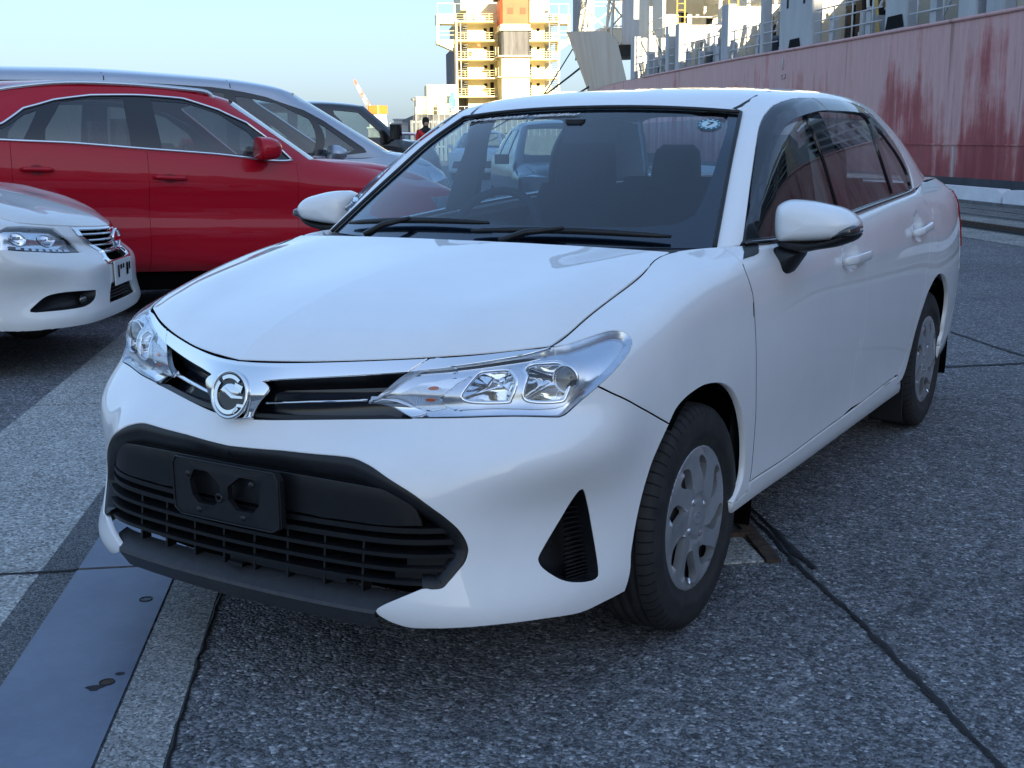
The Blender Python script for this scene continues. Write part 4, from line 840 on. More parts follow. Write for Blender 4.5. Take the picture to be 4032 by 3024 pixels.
def skin(name, vs, es, rd, m, par, lev=1):
    me = bpy.data.meshes.new(name); me.from_pydata(vs, es, []); o = bpy.data.objects.new(name, me); COL.objects.link(o)
    md = o.modifiers.new('skin', 'SKIN')
    for i, r in enumerate(rd): me.skin_vertices[0].data[i].radius = (r, r*.82)
    me.skin_vertices[0].data[0].use_root = True; sb = o.modifiers.new('sub', 'SUBSURF'); sb.levels = lev; sb.render_levels = lev
    dg = bpy.context.evaluated_depsgraph_get(); me2 = bpy.data.meshes.new_from_object(o.evaluated_get(dg)); bpy.data.objects.remove(o); me2.materials.clear(); me2.materials.append(m); me2.polygons.foreach_set('use_smooth', [True]*len(me2.polygons)); return link_mesh(name, me2, par)
skin('body', V, E_, RD, mat('navy work trousers', (.015, .017, .025), .8), PR, 2)
jv = V[:3]+V[6:8]+V[9:11]+[(.13, -.15, 1.11), (-.13, -.15, 1.13)]
skin('jacket', jv, [(0, 1), (1, 2), (2, 3), (3, 4), (4, 7), (2, 5), (5, 6), (6, 8)], [.17, .175, .18, .105, .08, .105, .08, .06, .06], mat('red jacket', (.55, .02, .02), .7), PR, 2)
skin('yoke', [(0, .0, 1.33), (0, .0, 1.47), (0, -.01, 1.55)], [(0, 1), (1, 2)], [.185, .17, .10], mat('black jacket yoke', (.012, .012, .014), .8), PR, 2)
mb = MB(); mb.lathe([(-.11, 0), (-.09, .06), (-.02, .095), (.06, .098), (.12, .075), (.145, 0)], 16, X=lambda p: (p[1], -.01+p[2]*1.05, 1.67+p[0])); mb.build('hood', mat('black hood', (.012, .012, .014), .9), PR)
mb = MB(); mb.lathe([(-.095, 0), (-.07, .05), (0, .068), (.06, .055), (.08, 0)], 14, X=lambda p: (p[1], -.062+p[2]*.75, 1.655+p[0])); fc_ = mb.build('face', mat('skin', (.55, .34, .25), .6), PR)
mb = MB(); mb.add([(-.012, -.112, 1.64), (.012, -.112, 1.64), (0, -.112, 1.675), (0, -.133, 1.645)], [(0, 1, 3), (1, 2, 3), (2, 0, 3)]); mb.build('nose', MATS['skin'], fc_)
for sg in (-1, 1):
    mb = MB(); mb.lathe([(-.01, 0), (0, .010), (.01, 0)], 8, X=lambda p: (sg*.026+p[1], -.110+p[0]*.6, 1.683+p[2])); mb.build('eye', mat('dark eye', (.01, .01, .01), .3), fc_)
    HV = [(sg*.12, -.15, 1.11), (sg*.10, -.19, 1.10)]; 
    for k in range(4): HV += [(sg*(.085+.016*k), -.205, 1.12-.012*k), (sg*(.05+.016*k), -.225, 1.115-.012*k)]
    HV += [(sg*.115, -.20, 1.13), (sg*.09, -.215, 1.15)]
    skin('hand', HV, [(0, 1)]+[(1, 2+2*k) for k in range(4)]+[(2+2*k, 3+2*k) for k in range(4)]+[(1, 10), (10, 11)], [.035, .036]+[.012, .010]*4+[.013, .011], MATS['black hood'], PR, 1)
mb = MB(); mb.tube([(-.03, -.117, 1.612), (0, -.122, 1.609), (.03, -.117, 1.612)], .005, 5); mb.build('mouth', mat('lips', (.35, .14, .12), .6), fc_)
# ================================================================ the white sedan
CAR = thing('sedan_car', 'white four-door sedan parked in the foreground with an unlit front and no number plate', 'car')
BA = 1.0
def pair(name, mb, m, par=None, par2=None):
    """a solid on the left and its mirror image on the right, two parts"""
    l = mb.build(name, m, par or CAR)
    r = MB(); r.v = [(-x, y, z) for x, y, z in mb.v]; r.f = [f[::-1] for f in mb.f]; r.sm = list(mb.sm)
    return l, r.build(name, m, par2 or par or CAR)
def side(name, S, poly, m, par=None, **kw):
    """builds the piece on both flanks; returns (left, right)"""
    l = patch(name, S, poly, m, par or CAR, **kw)
    r = patch(name, S, poly, m, par or CAR, flip=True, **kw)
    return l, r
u_door_top = CV['door_f'][0][0]
belt0 = 10.62
# --- bumper
bump_poly = cat([(0, 4.93)], cv('bump_top', 4, True), cv('hl_bot', 4, True), [(5.02, 4.94)], cv('hl_out', 6, True)[:int(len(spl(CV['hl_out'], 6))*.38)],
                cv('seam_bf', 4), cv('arch_b', 4), cv('bump_bot', 4), cv('bump_notch', 5), [(0, 4.06)])
# outer lamp edge from the lamp's bottom corner up to the seam
hlo = cv('hl_out', 6, True); k = np.argmin(np.hypot(*(hlo-np.array(CV['seam_bf'][0])).T))
bump_poly = cat([(0, 4.93)], cv('bump_top', 4, True), cv('hl_bot', 4, True), hlo[:k+1], cv('seam_bf', 4), cv('arch_b', 4), cv('bump_bot', 4), cv('bump_notch', 5), [(0, 4.06)])
fogp = spl(CV['fog'], 4, closed=True)
def scratch_bump(): pass
bumper = patch('front_bumper', BODYS, bump_poly, M_WHITE, CAR, holes=[fogp], both=True, step=.14, bstep=.07, lip=.014)
# --- wings
wing = cat([(5.03, 8)], [(a, 8) for a in np.arange(5.4, 10.5, .3)], [(10.72, 8)], [(10.70, 7.6)], [(10.66, 7.25)], cv('door_f', 4), [(10.74, 1.2)], [(10.45, 1.13)], cv('arch_f', 4, True), cv('seam_bf', 4, True), hlo[k:], cv('hl_top', 5, True))
side('front_wing', BODYS, wing, M_WHITE, step=.2, bstep=.09)
# --- bonnet
patch('bonnet', HOODS, cat([(0, 0)], [(a, 0) for a in np.arange(.5, 10.01, .5)], [(10, a) for a in np.arange(.5, 10, .5)], [(10-a, 10) for a in np.arange(0, 10.01, .5)]), M_WHITE, CAR, both=True, step=.3, bstep=.25, lip=.02, gap=.0025)
# --- doors
topl = lambda a, b: [(u, 8) for u in np.linspace(a, b, 12)]
uB, uR = CV['door_b'][0][0], CV['door_r'][0][0]
fdoor = cat([(10.72, 8)], [(10.70, 7.6)], cv('door_f', 4), cv('door_bot', 4)[:15], [(13.55, 1.75)], cv('door_b', 4, True), [(13.6, 8)], topl(13.55, 10.75))
jb = int(np.argmin(np.abs(cv('door_bot', 4)[:, 0]-13.55)))
fdoor = cat([(10.72, 8), (10.70, 7.6)], cv('door_f', 4), cv('door_bot', 4)[:jb], [(13.55, 1.70)], cv('door_b', 4, True), [(13.62, 8)], topl(13.55, 10.75))
rdoor = cat([(13.62, 8)], cv('door_b', 4), [(13.55, 1.70)], cv('door_bot', 4)[jb+1:], cv('door_r', 4, True), [(16.22, 8)], topl(16.2, 13.7))
def cup_off(cu, au, av):
    def f(u, v, P):
        d = np.hypot((u-cu[0])/au, (v-cu[1])/av); return -.016*np.clip(1-d**4, 0, 1)**1.0*(d < 1)
    return f
cfu, cru = (13.26, 6.10), (15.72, 6.27)
fd = side('front_door', BODYS, fdoor, M_WHITE, step=.085, bstep=.09, off=cup_off(cfu, .20, .52))
rd = side('rear_door', BODYS, rdoor, M_WHITE, step=.085, bstep=.09, off=cup_off(cru, .17, .48))
# --- handles: a rounded grip bridging each cup
for (a, b), doors in ((CV['handle_f'], fd), (CV['handle_r'], rd)):
    a, b = np.array(a), np.array(b)
    uv = [a+(b-a)*t for t in np.linspace(-.03, 1.0, 13)]
    for sgn, door in ((1, doors[0]), (-1, doors[1])):
        rows = []
        for i, q in enumerate(uv):
            P = BODYS.ev(q[0], q[1]); n = BODYS.nrm(q[0], q[1]); t = i/12
            rise = .010+.020*min(1, 6*t, 6*(1-t)+.3); hh = .0155 if 0 < i < 12 else .012
            ring = []
            for k8 in range(12):
                an = 2*math.pi*k8/12; cx, cy = math.cos(an), math.sin(an)
                ring.append(P+n*(rise+.010*np.sign(cx)*abs(cx)**.6)+np.array([0, 0, 1])*hh*np.sign(cy)*abs(cy)**.6)
            rows.append(ring)
        mb = MB(); A = np.array(rows)
        if sgn < 0: A = A*[-1, 1, 1]
        m, nn = A.shape[:2]
        mb.add(A.reshape(-1, 3), [((i*nn+j), (i*nn+(j+1) % nn), ((i+1)*nn+(j+1) % nn), ((i+1)*nn+j))[::int(sgn)] for i in range(m-1) for j in range(nn)]+[tuple(range(nn))[::-int(sgn)], tuple((m-1)*nn+j for j in range(nn))[::int(sgn)]], True)
        mb.build('handle', M_WHITE, door)
# --- sill (rocker), quarter panel, rear bumper
sill = cat([(10.5, 1.06)], [(10.74, 1.2)], [(10.76, 1.44)], cv('door_bot', 4)+np.array([0, -.05]), [(15.32, 1.72)], cv('arch_r', 3)[:3], [(15.38, .55)], [(10.45, .55)])
sill = cat([(10.19, .70), (10.17, 1.12), (10.45, 1.12), (10.74, 1.19), (10.77, 1.42)], cv('door_bot', 4)[1:-1]+np.array([0, -.06]), [(15.30, 1.70), (15.34, 1.45), (15.40, 1.1), (15.45, .62)], [(u, .62) for u in np.arange(15, 10.4, -.6)])
side('sill', BODYS, sill, M_WHITE, step=.2, bstep=.12)
qp = cat([(16.25, 8)], cv('door_r', 4), [(15.31, 1.72)], cv('arch_r', 4)[1:], [(18.72, 1.6)], [(19.0, 1.6), (20.2, 2.9), (20.2, 8)], [(u, 8) for u in np.arange(20, 16.3, -.3)])
flapp = spl(CV['flap'], 4, closed=True)
qpl = side('quarter_panel', BODYS, qp, M_WHITE, step=.2, bstep=.1)
side('fuel_flap', BODYS, flapp, M_WHITE, qpl[0], off=.0012, lip=.006, step=.1, bstep=.07)[1].parent = qpl[1]
lamp = cat([(20.55, 4.9), (21.6, 4.9), (21.7, 7.1), (20.9, 7.3), (20.35, 7.1), (20.4, 6.2)])
side('rear_lamp', BODYS, lamp, M_RED, off=.006, step=.2, bstep=.1)
rb = cat([(24, .3)], [(24-a, .3) for a in np.arange(.3, 5.2, .4)], [(18.75, 1.0), (18.74, 1.58), (19.0, 1.58), (20.2, 2.88), (20.21, 4.1)], [(u, 4.1) for u in np.arange(20.6, 24.01, .4)])
patch('rear_bumper', BODYS, rb, M_WHITE, CAR, both=True, step=.25, bstep=.15)
tl = cat([(24, 4.12)], [(24-a, 4.12) for a in np.arange(.3, 3.7, .4)], [(20.22, 8)], [(u, 8) for u in np.arange(20.6, 24.01, .4)])
patch('boot_lid', BODYS, tl, M_WHITE, CAR, both=True, step=.25, bstep=.15)
mb = MB(); rows = []
for t in np.linspace(0, 1, 12):
    y = 2.60+t*.80; w = np.interp(y, [2.6, 2.86, 3.06, 3.22, 3.29, 3.36, 3.42], [.735, .728, .70, .65, .52, .28, .05]); z = np.interp(y, [2.6, 2.86, 3.06, 3.22, 3.4], [1.082, 1.086, 1.084, 1.068, 1.05])
    rows.append([(w*s, y-.0*abs(s), z+.02*(1-s*s)) for s in np.linspace(-1, 1, 13)])
mb.sheet(rows, flip=True); mb.build('rear_deck', M_WHITE, CAR)
# --- roof with pillars (one pressing), trimmed by the side window opening
dlo = cat([(.92, 0)], cv('dlo', 5), [(6.2, 0)])
roofp = cat([(0, 0)], [(0, b) for b in np.arange(.3, 7.01, .3)], [(0, 7)], [(a, 7) for a in np.arange(.4, 8.01, .4)], [(8, 7-b) for b in np.arange(0, 7.01, .3)], [(a, 0) for a in np.arange(7.8, 6.3, -.3)], cv('dlo', 5, True), [(.90, 0), (.4, 0)])
patch('roof', GREENS, roofp, M_WHITE, CAR, both=True, step=.16, bstep=.1, lip=.02, gap=.001)
# roof ditch moulding above each door: a dark strip from the screen corner back
mb = MB()
dit = [GREENS.ev(u, v)+GREENS.nrm(u, v)*.0005 for u, v in [(.02, 4.72), (.45, 5.0), (1.0, 5.22), (1.6, 5.34), (2.4, 5.42), (4, 5.45), (6, 5.4), (7.6, 5.3)]]
w = [.010, .010, .007, .0045, .003, .003, .003, .003]
vs = []
for i, pp in enumerate(dit):
    vs += [pp+np.array([-w[i], 0, w[i]*.35]), pp+np.array([w[i], 0, -w[i]*.35])]
mb.add(vs, [(2*i, 2*i+1, 2*i+3, 2*i+2) for i in range(len(dit)-1)]); pair('roof_moulding', mb, M_BLACK)
# --- side glass and black frames
gf = cat(cv('glass_f', 5), cv('glass_fb', 4), [(3.28, .16), (1.05, .16)])
gr = cat(cv('glass_rf', 4, True), cv('glass_rt', 4), cv('glass_rr', 4), [(5.10, .15), (3.66, .13)])
gq = cat(cv('glass_q', 4))
frp = cat([(.94, .0)], cv('dlo', 5), [(6.16, 0)], [(u, 0) for u in np.arange(6, 1, -.4)])
side('window_frame', GREENS, frp, M_GLOSSB, holes=[gf, gr, gq], step=.2, bstep=.09, off=-.004, lip=.014)
gl = side('front_door_window', GREENS, gf, M_SIDEG, off=-.010, lip=0, gap=-.004, step=.25)
side('rear_door_window', GREENS, gr, M_SIDEG, off=-.010, lip=0, gap=-.004, step=.25)
side('quarter_window', GREENS, gq, M_SIDEG, off=-.010, lip=0, gap=-.004, step=.25)
for uu in ((2.83, .0), ):
    pass
# belt mouldings
mb = MB()
bl = [GREENS.ev(u, .02)+np.array([.006, 0, .002]) for u in np.linspace(.98, 3.30, 14)]; mb.tube(bl, .0075, 8); pair('belt_moulding', mb, M_GLOSSB); mb = MB()
bl = [GREENS.ev(u, .02)+np.array([.006, 0, .002]) for u in np.linspace(3.36, 6.12, 14)]; mb.tube(bl, .0075, 8)
pair('belt_moulding', mb, M_GLOSSB)
# mirror-corner garnish
gar = ccw(cat(CV['gar'], [(11.3, 8), (11.0, 8)]))
side('corner_garnish', BODYS, gar, M_BLACK, off=.003, lip=.006, step=.1, bstep=.06)
# --- wind deflectors over the doors
def vis_off(base, drop):
    def f(u, v, P): return .004+.024*np.clip((base-v)/drop, 0, 1)**.6
    return f
vf = cat(cv('visor_fo', 5), [(2.94, 4.40)], cv('visor_fi', 5, True))
vr = cat(cv('visor_ro', 4), cv('visor_ri', 4, True))
def offv(u, v, P):
    # distance below the roof line of the opening drives the stand-off
    top = np.interp(u, [.93, 1.1, 1.3, 1.6, 2.0, 2.9, 4, 5, 5.73], [.55, 2.2, 3.1, 3.7, 4.1, 4.42, 4.42, 4.2, 3.66]); return .004+.026*np.clip((top-v)/.9, 0, 1)
side('wind_deflector', GREENS, vf, M_VISOR, off=offv, lip=.002, step=.08, bstep=.07)
side('wind_deflector', GREENS, vr, M_VISOR, off=offv, lip=.002, step=.08, bstep=.07)
# --- windscreen: a bowed sheet from cowl to header
WSL = spl([GREENS.T[0, j] for j in range(5)], 10)
def ws_net():
    rows = []
    for i, s in enumerate(np.linspace(0, 1, 9)):
        col = []
        for t in np.linspace(0, 1, 9):
            kk = t*(len(WSL)-1); a = WSL[int(min(kk, len(WSL)-2))]; b = WSL[int(min(kk, len(WSL)-2))+1]; e = a+(b-a)*(kk-int(min(kk, len(WSL)-2)))
            c = np.array([0, .17+.725*t, .978+.402*t+.012*math.sin(math.pi*t)])
            q = 1-s**2.2
            col.append((e[0]*s, e[1]+(c[1]-e[1])*q, e[2]+(c[2]-e[2])*q))
        rows.append(col)
    return rows
WSS = Surf(ws_net(), mirror0=True)
wsp = cat([(0, 0)], [(a, 0) for a in np.arange(.5, 8.01, .5)], [(8, b) for b in np.arange(.5, 7.6, .5)], [(8, 8)], [(8-a, 8) for a in np.arange(.5, 8.01, .5)])
patch('windscreen', WSS, wsp, M_SCREEN, CAR, both=True, step=.5, bstep=.4, off=-.003, lip=0, gap=.003)
frit_in = cat([(0, 1.0), (3, 1.0), (5.5, 1.05), (6.7, 1.25), (7.15, 1.7), (7.28, 2.4), (7.42, 4), (7.5, 6), (7.5, 7.0), (7.42, 7.45), (7.2, 7.62), (5, 7.66), (0, 7.66)])
fr = cat([(0, 0)], [(a, 0) for a in np.arange(.5, 8.01, .5)], [(8, b) for b in np.arange(.5, 8.01, .5)], [(8-a, 8) for a in np.arange(.5, 8.01, .5)], [(0, 7.66)], frit_in[::-1][1:])
patch('windscreen_frit', WSS, fr, mat('black ceramic frit', (.004, .004, .005), .25), CAR, both=True, step=.4, bstep=.25, off=-.0045, lip=0, gap=.003)
mb = MB(); sw = [WSS.ev(8.0, t)+np.array([.0015, -.003, .002]) for t in np.linspace(0, 8, 20)]+[WSS.ev(s, 8.0)+np.array([0, -.003, .003]) for s in np.linspace(7.9, -0.0, 14)]
mb.tube(sw, .0065, 8); mb.mirror(); mb.build('windscreen_seal', M_BLACK, CAR)
# black sunshade band text strip and stickers are flat print on the glass
def decal(name, m, s0, s1, t0, t1, par, sgn=1, off=.001):
    rows = [[(WSS.ev(abs(s), t)*[1 if s >= 0 else -1, 1, 1])+WSS.nrm(abs(s), t)*[1 if s >= 0 else -1, 1, 1]*off for t in np.linspace(t0, t1, 5)] for s in np.linspace(s0, s1, 13)]
    mb = MB(); mb.sheet(rows); return mb.build(name, m, par)
def rim(S, uv, prof, closed=True, sign=1):
    """a lipped border along a curve on a master surface: prof = [(inward, depth)...]"""
    uv = np.asarray(uv, float); P = S.ev(uv[:, 0], uv[:, 1]); n = S.nrm(uv[:, 0], uv[:, 1])
    t = (np.roll(P, -1, 0)-np.roll(P, 1, 0)) if closed else np.gradient(P, axis=0)
    t /= np.linalg.norm(t, axis=1, keepdims=True)+1e-9
    w = np.cross(n, t)*sign
    rows = [P+w*a-n*d for a, d in prof]
    if closed: rows = [np.concatenate([r, r[:1]]) for r in rows]
    mb = MB(); mb.sheet(rows, flip=(sign > 0)); return mb
# ---------------------------------------------------------------- dark liners behind the gaps
lin = [(0, .5)]+[(u, .5) for u in np.arange(.5, 6.8, .5)]+[(6.8, 7.7)]+[(u, 7.7) for u in np.arange(6.5, 0, -.5)]+[(0, 7.7)]
patch('front_cavity_liner', BODYS, np.array(lin), M_DARK, CAR, both=True, off=-.11, lip=0, step=.5, bstep=.4)
patch('engine_bay_liner', HOODS, np.array([(0, .2), (10, .2), (10, 9.9), (0, 9.9)]), M_DARK, CAR, both=True, off=-.035, lip=0, step=1, bstep=1)
mb = MB(); mb.sheet([[(-.62, y, z), (.62, y, z)] for y, z in ((-.1, .5), (.05, .92), (.33, .955), (.33, .5))]); mb.build('bulkhead', M_DARK, CAR)
mb = MB(); mb.box((-.62, -.30, .20), (.62, 3.2, .25)); mb.build('floor_pan', M_DULL, CAR)
side('door_lining', BODYS, np.array([(10.4, 1.3), (15.4, 1.3), (16.9, 5), (16.9, 7.9), (10.6, 7.9)]), M_CABIN, off=-.045, lip=0, step=.4, bstep=.3)
patch('headlining', GREENS, cat([(1.0, 4.6)], [(1.0, v) for v in np.arange(4.8, 7.01, .2)], [(7.7, 7), (7.7, 4.6)]), M_HEADL, CAR, both=True, off=-.03, lip=0, step=.4, bstep=.3)
for uv in ([(.25, .3), (.9, .3), (1.05, 2.2), (1.6, 3.9), (1.3, 4.6), (.3, 4.2)], [(2.9, .1), (3.45, .1), (3.15, 4.4), (2.75, 4.4)], [(6.3, .1), (7.8, .1), (7.8, 4.5), (5.6, 4.5), (5.75, 3.6)]):
    side('pillar_trim', GREENS, np.array(uv), M_HEADL, off=-.032, lip=0, step=.3, bstep=.2)
# rubber in the shut lines, blackened to carry the shade of the gaps
for nm_, uvs, r_ in (('door_seal_shade', cv('door_f', 4), .0031), ('door_seal_shade', cv('door_b', 4), .003), ('door_seal_shade', cv('door_r', 4), .003), ('wing_seal_shade', cv('seam_bf', 4), .0026), ('bonnet_seal_shade', np.array([(u, 7.98) for u in np.linspace(5.0, 10.1, 30)]), .0034), ('sill_seal_shade', cv('door_bot', 4)+np.array([0, -.02]), .0035)):
    P_ = BODYS.ev(uvs[:, 0], uvs[:, 1])-BODYS.nrm(uvs[:, 0], uvs[:, 1])*(.007 if r_ == .003 else r_-.0008 if r_ < .0035 else .008); mb = MB(); mb.tube(P_, r_, 6); pair(nm_, mb, M_DARK)
hb = np.array([(u, .02) for u in np.linspace(0, 10, 30)]); P_ = HOODS.ev(hb[:, 0], hb[:, 1])+np.array([0, -.001, -.007]); mb = MB(); mb.tube(P_, .0055, 6); pair('bonnet_front_seal_shade', mb, M_DARK)  # black tube standing in for the shade under the bonnet edge
# ---------------------------------------------------------------- cabin
mb = MB(); rows = []
for x in np.linspace(-.68, .68, 25):
    hood = .030*math.exp(-((x+.36)/.17)**2)+.012*math.exp(-((x)/.16)**2)
    rows.append([(x, .22, .93), (x, .36, .955), (x, .52, .972+.6*hood), (x, .66, .978+hood), (x, .74, .965+hood), (x, .76, .90), (x, .72, .70)])
mb.sheet(rows, flip=False); mb.build('dashboard', M_CABIN, CAR)
def seat(x, y, rear=False):
    mb = MB()
    w = .25 if not rear else .62
    def slab(y0, z0, y1, z1, th, w0, w1, n=9):
        rows = []
        for i in range(n):
            t = i/(n-1); yy, zz = y0+(y1-y0)*t, z0+(z1-z0)*t; ww = w0+(w1-w0)*t; k = math.sin(math.pi*min(max(t, .04), .96))**.35; ring = []
            for q in range(20):
                a = 2*math.pi*q/20; c, s = math.cos(a), math.sin(a)
                ring.append((x+ww*np.sign(c)*abs(c)**.5*(.8+.2*k), yy+th*.5*np.sign(s)*abs(s)**.6*k, zz))
            rows.append(ring+[ring[0]])
        mb.sheet(rows)
    slab(y-.10, .52, y+.12, 1.10, .16, w, w*.82 if not rear else w)
    s = mb.build('rear_bench' if rear else 'front_seat', M_SEAT, CAR)
    mb = MB(); mb.box((x-w, y-.55, .35), (x+w, y-.02, .55), ch=.06); mb.build('cushion', M_SEAT, s)
    return s
def headrest(par, x, y, z0, z1, w):
    mb = MB(); rows = []
    for i in range(9):
        t = i/8; zz = z0+(z1-z0)*t; k = (1-abs(2*t-1)**5)**.5*.98+.02; ring = []; ww = w*(1-.18*t)
        for q in range(20):
            a = 2*math.pi*q/20; c, s2 = math.cos(a), math.sin(a)
            ring.append((x+ww*np.sign(c)*abs(c)**.45*(.75+.25*k), y+.06*np.sign(s2)*abs(s2)**.6*k+.03*t, zz))
        rows.append(ring+[ring[0]])
    mb.sheet(rows); mb.tube([(x-.06, y, z0+.02), (x-.06, y-.02, z0-.08)], .007, 6); mb.tube([(x+.06, y, z0+.02), (x+.06, y-.02, z0-.08)], .007, 6)
    return mb.build('headrest', M_SEAT, par)
for x, y in ((-.36, 1.42), (.38, 1.48)):
    s = seat(x, y); headrest(s, x, y+.14, 1.06, 1.285, .135)
s = seat(0, 2.22, True)
for x in (-.34, .34): headrest(s, x, 2.42, 1.03, 1.245, .125)
mb = MB(); mb.sheet([[(x, 2.42, 1.0), (x, 2.95, 1.06)] for x in np.linspace(-.66, .66, 5)]); mb.build('parcel_shelf', M_CABIN, CAR)
st_ = thing('steering_wheel', None, None); st_.parent = CAR; st_.location = (-.36, .86, .925); st_.rotation_euler = (math.radians(-24), 0, 0)
mb = MB(); mb.tube([(.185*math.cos(a), 0, .185*math.sin(a)) for a in np.linspace(0, 2*math.pi, 40, endpoint=False)], .0155, 8, closed=True)
mb.bar((-.18, 0, 0), (.18, 0, .0), .03, .03); mb.bar((0, 0, 0), (0, 0, -.18), .03, .03); mb.lathe([(-.04, .0), (-.04, .06), (.02, .075), (.02, 0)], 20, X=lambda p: (p[1], p[0], p[2]))
o = mb.build('steering_rim', M_CABIN, CAR); o.parent = CAR; o.location = st_.location; o.rotation_euler = st_.rotation_euler; o.name = 'steering_wheel'
bpy.data.objects.remove(st_); o.name = 'steering_wheel'
mb = MB(); mb.box((-.035, .80, 1.325), (.035, .86, 1.342), ch=.008); mb.build('camera_housing', M_BLACK, CAR)
mb = MB(); mb.box((-.115, .92, 1.262), (.115, .945, 1.315), ch=.02); mb.tube([(0, .93, 1.31), (0, .90, 1.35)], .008, 6); mb.build('rear_view_mirror', M_BLACK, CAR)
mb = MB()
rows = [[(x, .93+.0*k, 1.335-.14*k) for k in np.linspace(0, 1, 3)] for x in np.linspace(-.55, -.08, 6)]
rows = [[(x, .90-.20*0+.16*k, 1.36-.012*k) for k in np.linspace(0, 1, 3)] for x in np.linspace(-.50, -.08, 6)]; mb.sheet(rows); pair('sun_visor', mb, M_HEADL)
# rear screen
rsn = []
for s in np.linspace(0, 1, 7):
    col = []
    for t in np.linspace(0, 1, 7):
        e = GREENS.T[8, 0]*(1-t)+GREENS.T[8, 4]*t; q = 1-s**2.2
        col.append((e[0]*s, e[1]+q*(.12), e[2]+q*.02))
    rsn.append(col)
RSS = Surf(rsn, mirror0=True)
patch('rear_screen', RSS, np.array([(0, 0), (0, 6), (6, 6), (6, 0)]), M_SIDEG, CAR, both=True, off=0, lip=0, step=.7, bstep=.5)
# ---------------------------------------------------------------- cowl, wipers
mb = MB(); rows = []
for x in np.linspace(-.69, .69, 29):
    q = 1-(abs(x)/.692)**2.2
    y0 = .10+.06*(abs(x)/.645)**2-.01 if abs(x) < .645 else .15+(abs(x)-.645)*4.0
    y1 = .36-.17*q
    rows.append([(x, y0-.02, .955), (x, y0*.6+y1*.4, .962), (x, y1, .975-.004)])
mb.sheet(rows, flip=True); mb.build('cowl_panel', M_BLACK, CAR)
def wsp_pt(x, t, off=.012):
    s = abs(x)/.692*8; p = WSS.ev(min(s, 8), t*8)+WSS.nrm(min(s, 8), t*8)*off
    return p*np.array([1 if x >= 0 else -1, 1, 1])
for name, a, b, piv in (('wiper', (-.60, .055), (.02, .10), (-.42, .02)), ('wiper', (-.02, .05), (.58, .045), (.10, .015))):
    mb = MB(); n = 14
    for k in range(n):
        pass
    pts = [wsp_pt(a[0]+(b[0]-a[0])*t, a[1]+(b[1]-a[1])*t+.02*math.sin(math.pi*t), .014) for t in np.linspace(0, 1, n)]
    mb.tube(pts, [.005+.006*math.sin(math.pi*t)**.5 for t in np.linspace(0, 1, n)], 6)
    w = mb.build(name, M_BLACK, CAR)
    mb = MB(); c = wsp_pt((a[0]+b[0])/2, (a[1]+b[1])/2+.02, .022); p0 = np.array([piv[0], .16+.08*abs(piv[0]), .985])
    mb.tube([p0, p0*.6+c*.4+np.array([0, 0, .012]), c], [.013, .010, .007], 8); mb.build('wiper_arm', M_BLACK, w)
# ---------------------------------------------------------------- lower grille
M_GRB = noisy('black grille plastic', (.0045, .005, .0065), (.008, .0085, .010), 40, .40, bmp=.03)
notch = cv('bump_notch', 5)
iq = int(np.argmin(np.hypot(*(notch-np.array(CV['bump_notch'][3])).T)))
upper = notch[iq:]                      # from the white tip round the corner to the centre line
upper = np.concatenate([upper, [(0, 4.06)]])
mb = rim(BODYS, upper, [(-.003, .004), (.006, .003), (.018, .010), (.030, .032), (.036, .075)], closed=False)
pair('grille_surround', mb, M_BLACK)
def uend(v): 
    P = upper; best = 0
    for a, b in zip(P[:-1], P[1:]):
        if (a[1]-v)*(b[1]-v) <= 0 and abs(a[1]-b[1]) > 1e-6: best = max(best, a[0]+(b[0]-a[0])*(v-a[1])/(b[1]-a[1]))
    return best
GR = thing('lower_grille', None, None); GR.parent = CAR
def slat(v, h, dep0, dep1, name='slat', par=GR, ulim=None, u0=None, m=M_GRB):
    ue = (uend(v)-.12 if ulim is None else min(ulim, uend(v)-.12)); us = np.linspace(-ue if u0 is None else u0, ue, 45)
    rows = [[], [], [], []]
    for u in us:
        P = BODYS.ev(abs(u), v); n = BODYS.nrm(abs(u), v)
        n = n*[1, 1, .0]; n /= np.linalg.norm(n)
        if u < 0: P = P*[-1, 1, 1]; n = n*[-1, 1, 1]
        for r, (d, dz) in enumerate(((dep1, h/2*1.2), (dep0, h/2), (dep0, -h/2), (dep1, -h/2*1.2))): rows[r].append(P-n*d+np.array([0, 0, dz]))
    mb = MB(); mb.sheet(rows, smooth=False); return mb.build(name, m, par)
bp = np.concatenate([[(0, 4.0), (0, 1.2)], upper[:-1] if False else np.array([(p[0]*.985, 2.6+(p[1]-2.6)*.97) for p in upper[:-1]])])
patch('grille_backing', BODYS, ccw(bp), M_DARK, GR, both=True, off=-.062, lip=0, step=.4, bstep=.2)
# solid centre panel with the plate bracket, chamfered along its top
pan = cat([(0, 3.60)], cv('panel_l', 4)[1:], [(0, 2.80)])
pan = cat([(0, 3.62), (.6, 3.62), (1.2, 3.61), (1.7, 3.58), (2.2, 3.52), (2.45, 3.42), (2.75, 3.10), (2.86, 2.80), (2.0, 2.76), (1.0, 2.78), (0, 2.80)])
patch('grille_panel', BODYS, ccw(pan), M_GRB, GR, both=True, off=-.020, lip=.03, step=.3, bstep=.15)
ch = cat([(0, 3.80), (.8, 3.80), (1.6, 3.76), (2.1, 3.66), (2.3, 3.57), (2.2, 3.53), (1.7, 3.59), (1.2, 3.62), (0, 3.63)])
def choff(u, v, P): return -.020-.05*np.clip((v-np.interp(u, [0, 1.2, 1.7, 2.3], [3.63, 3.62, 3.59, 3.52]))/.17, 0, 1)
patch('grille_panel_bevel', BODYS, ccw(ch), M_GRB, GR, both=True, off=choff, lip=0, step=.2, bstep=.1)
slat(3.92, .006, .024, .05)
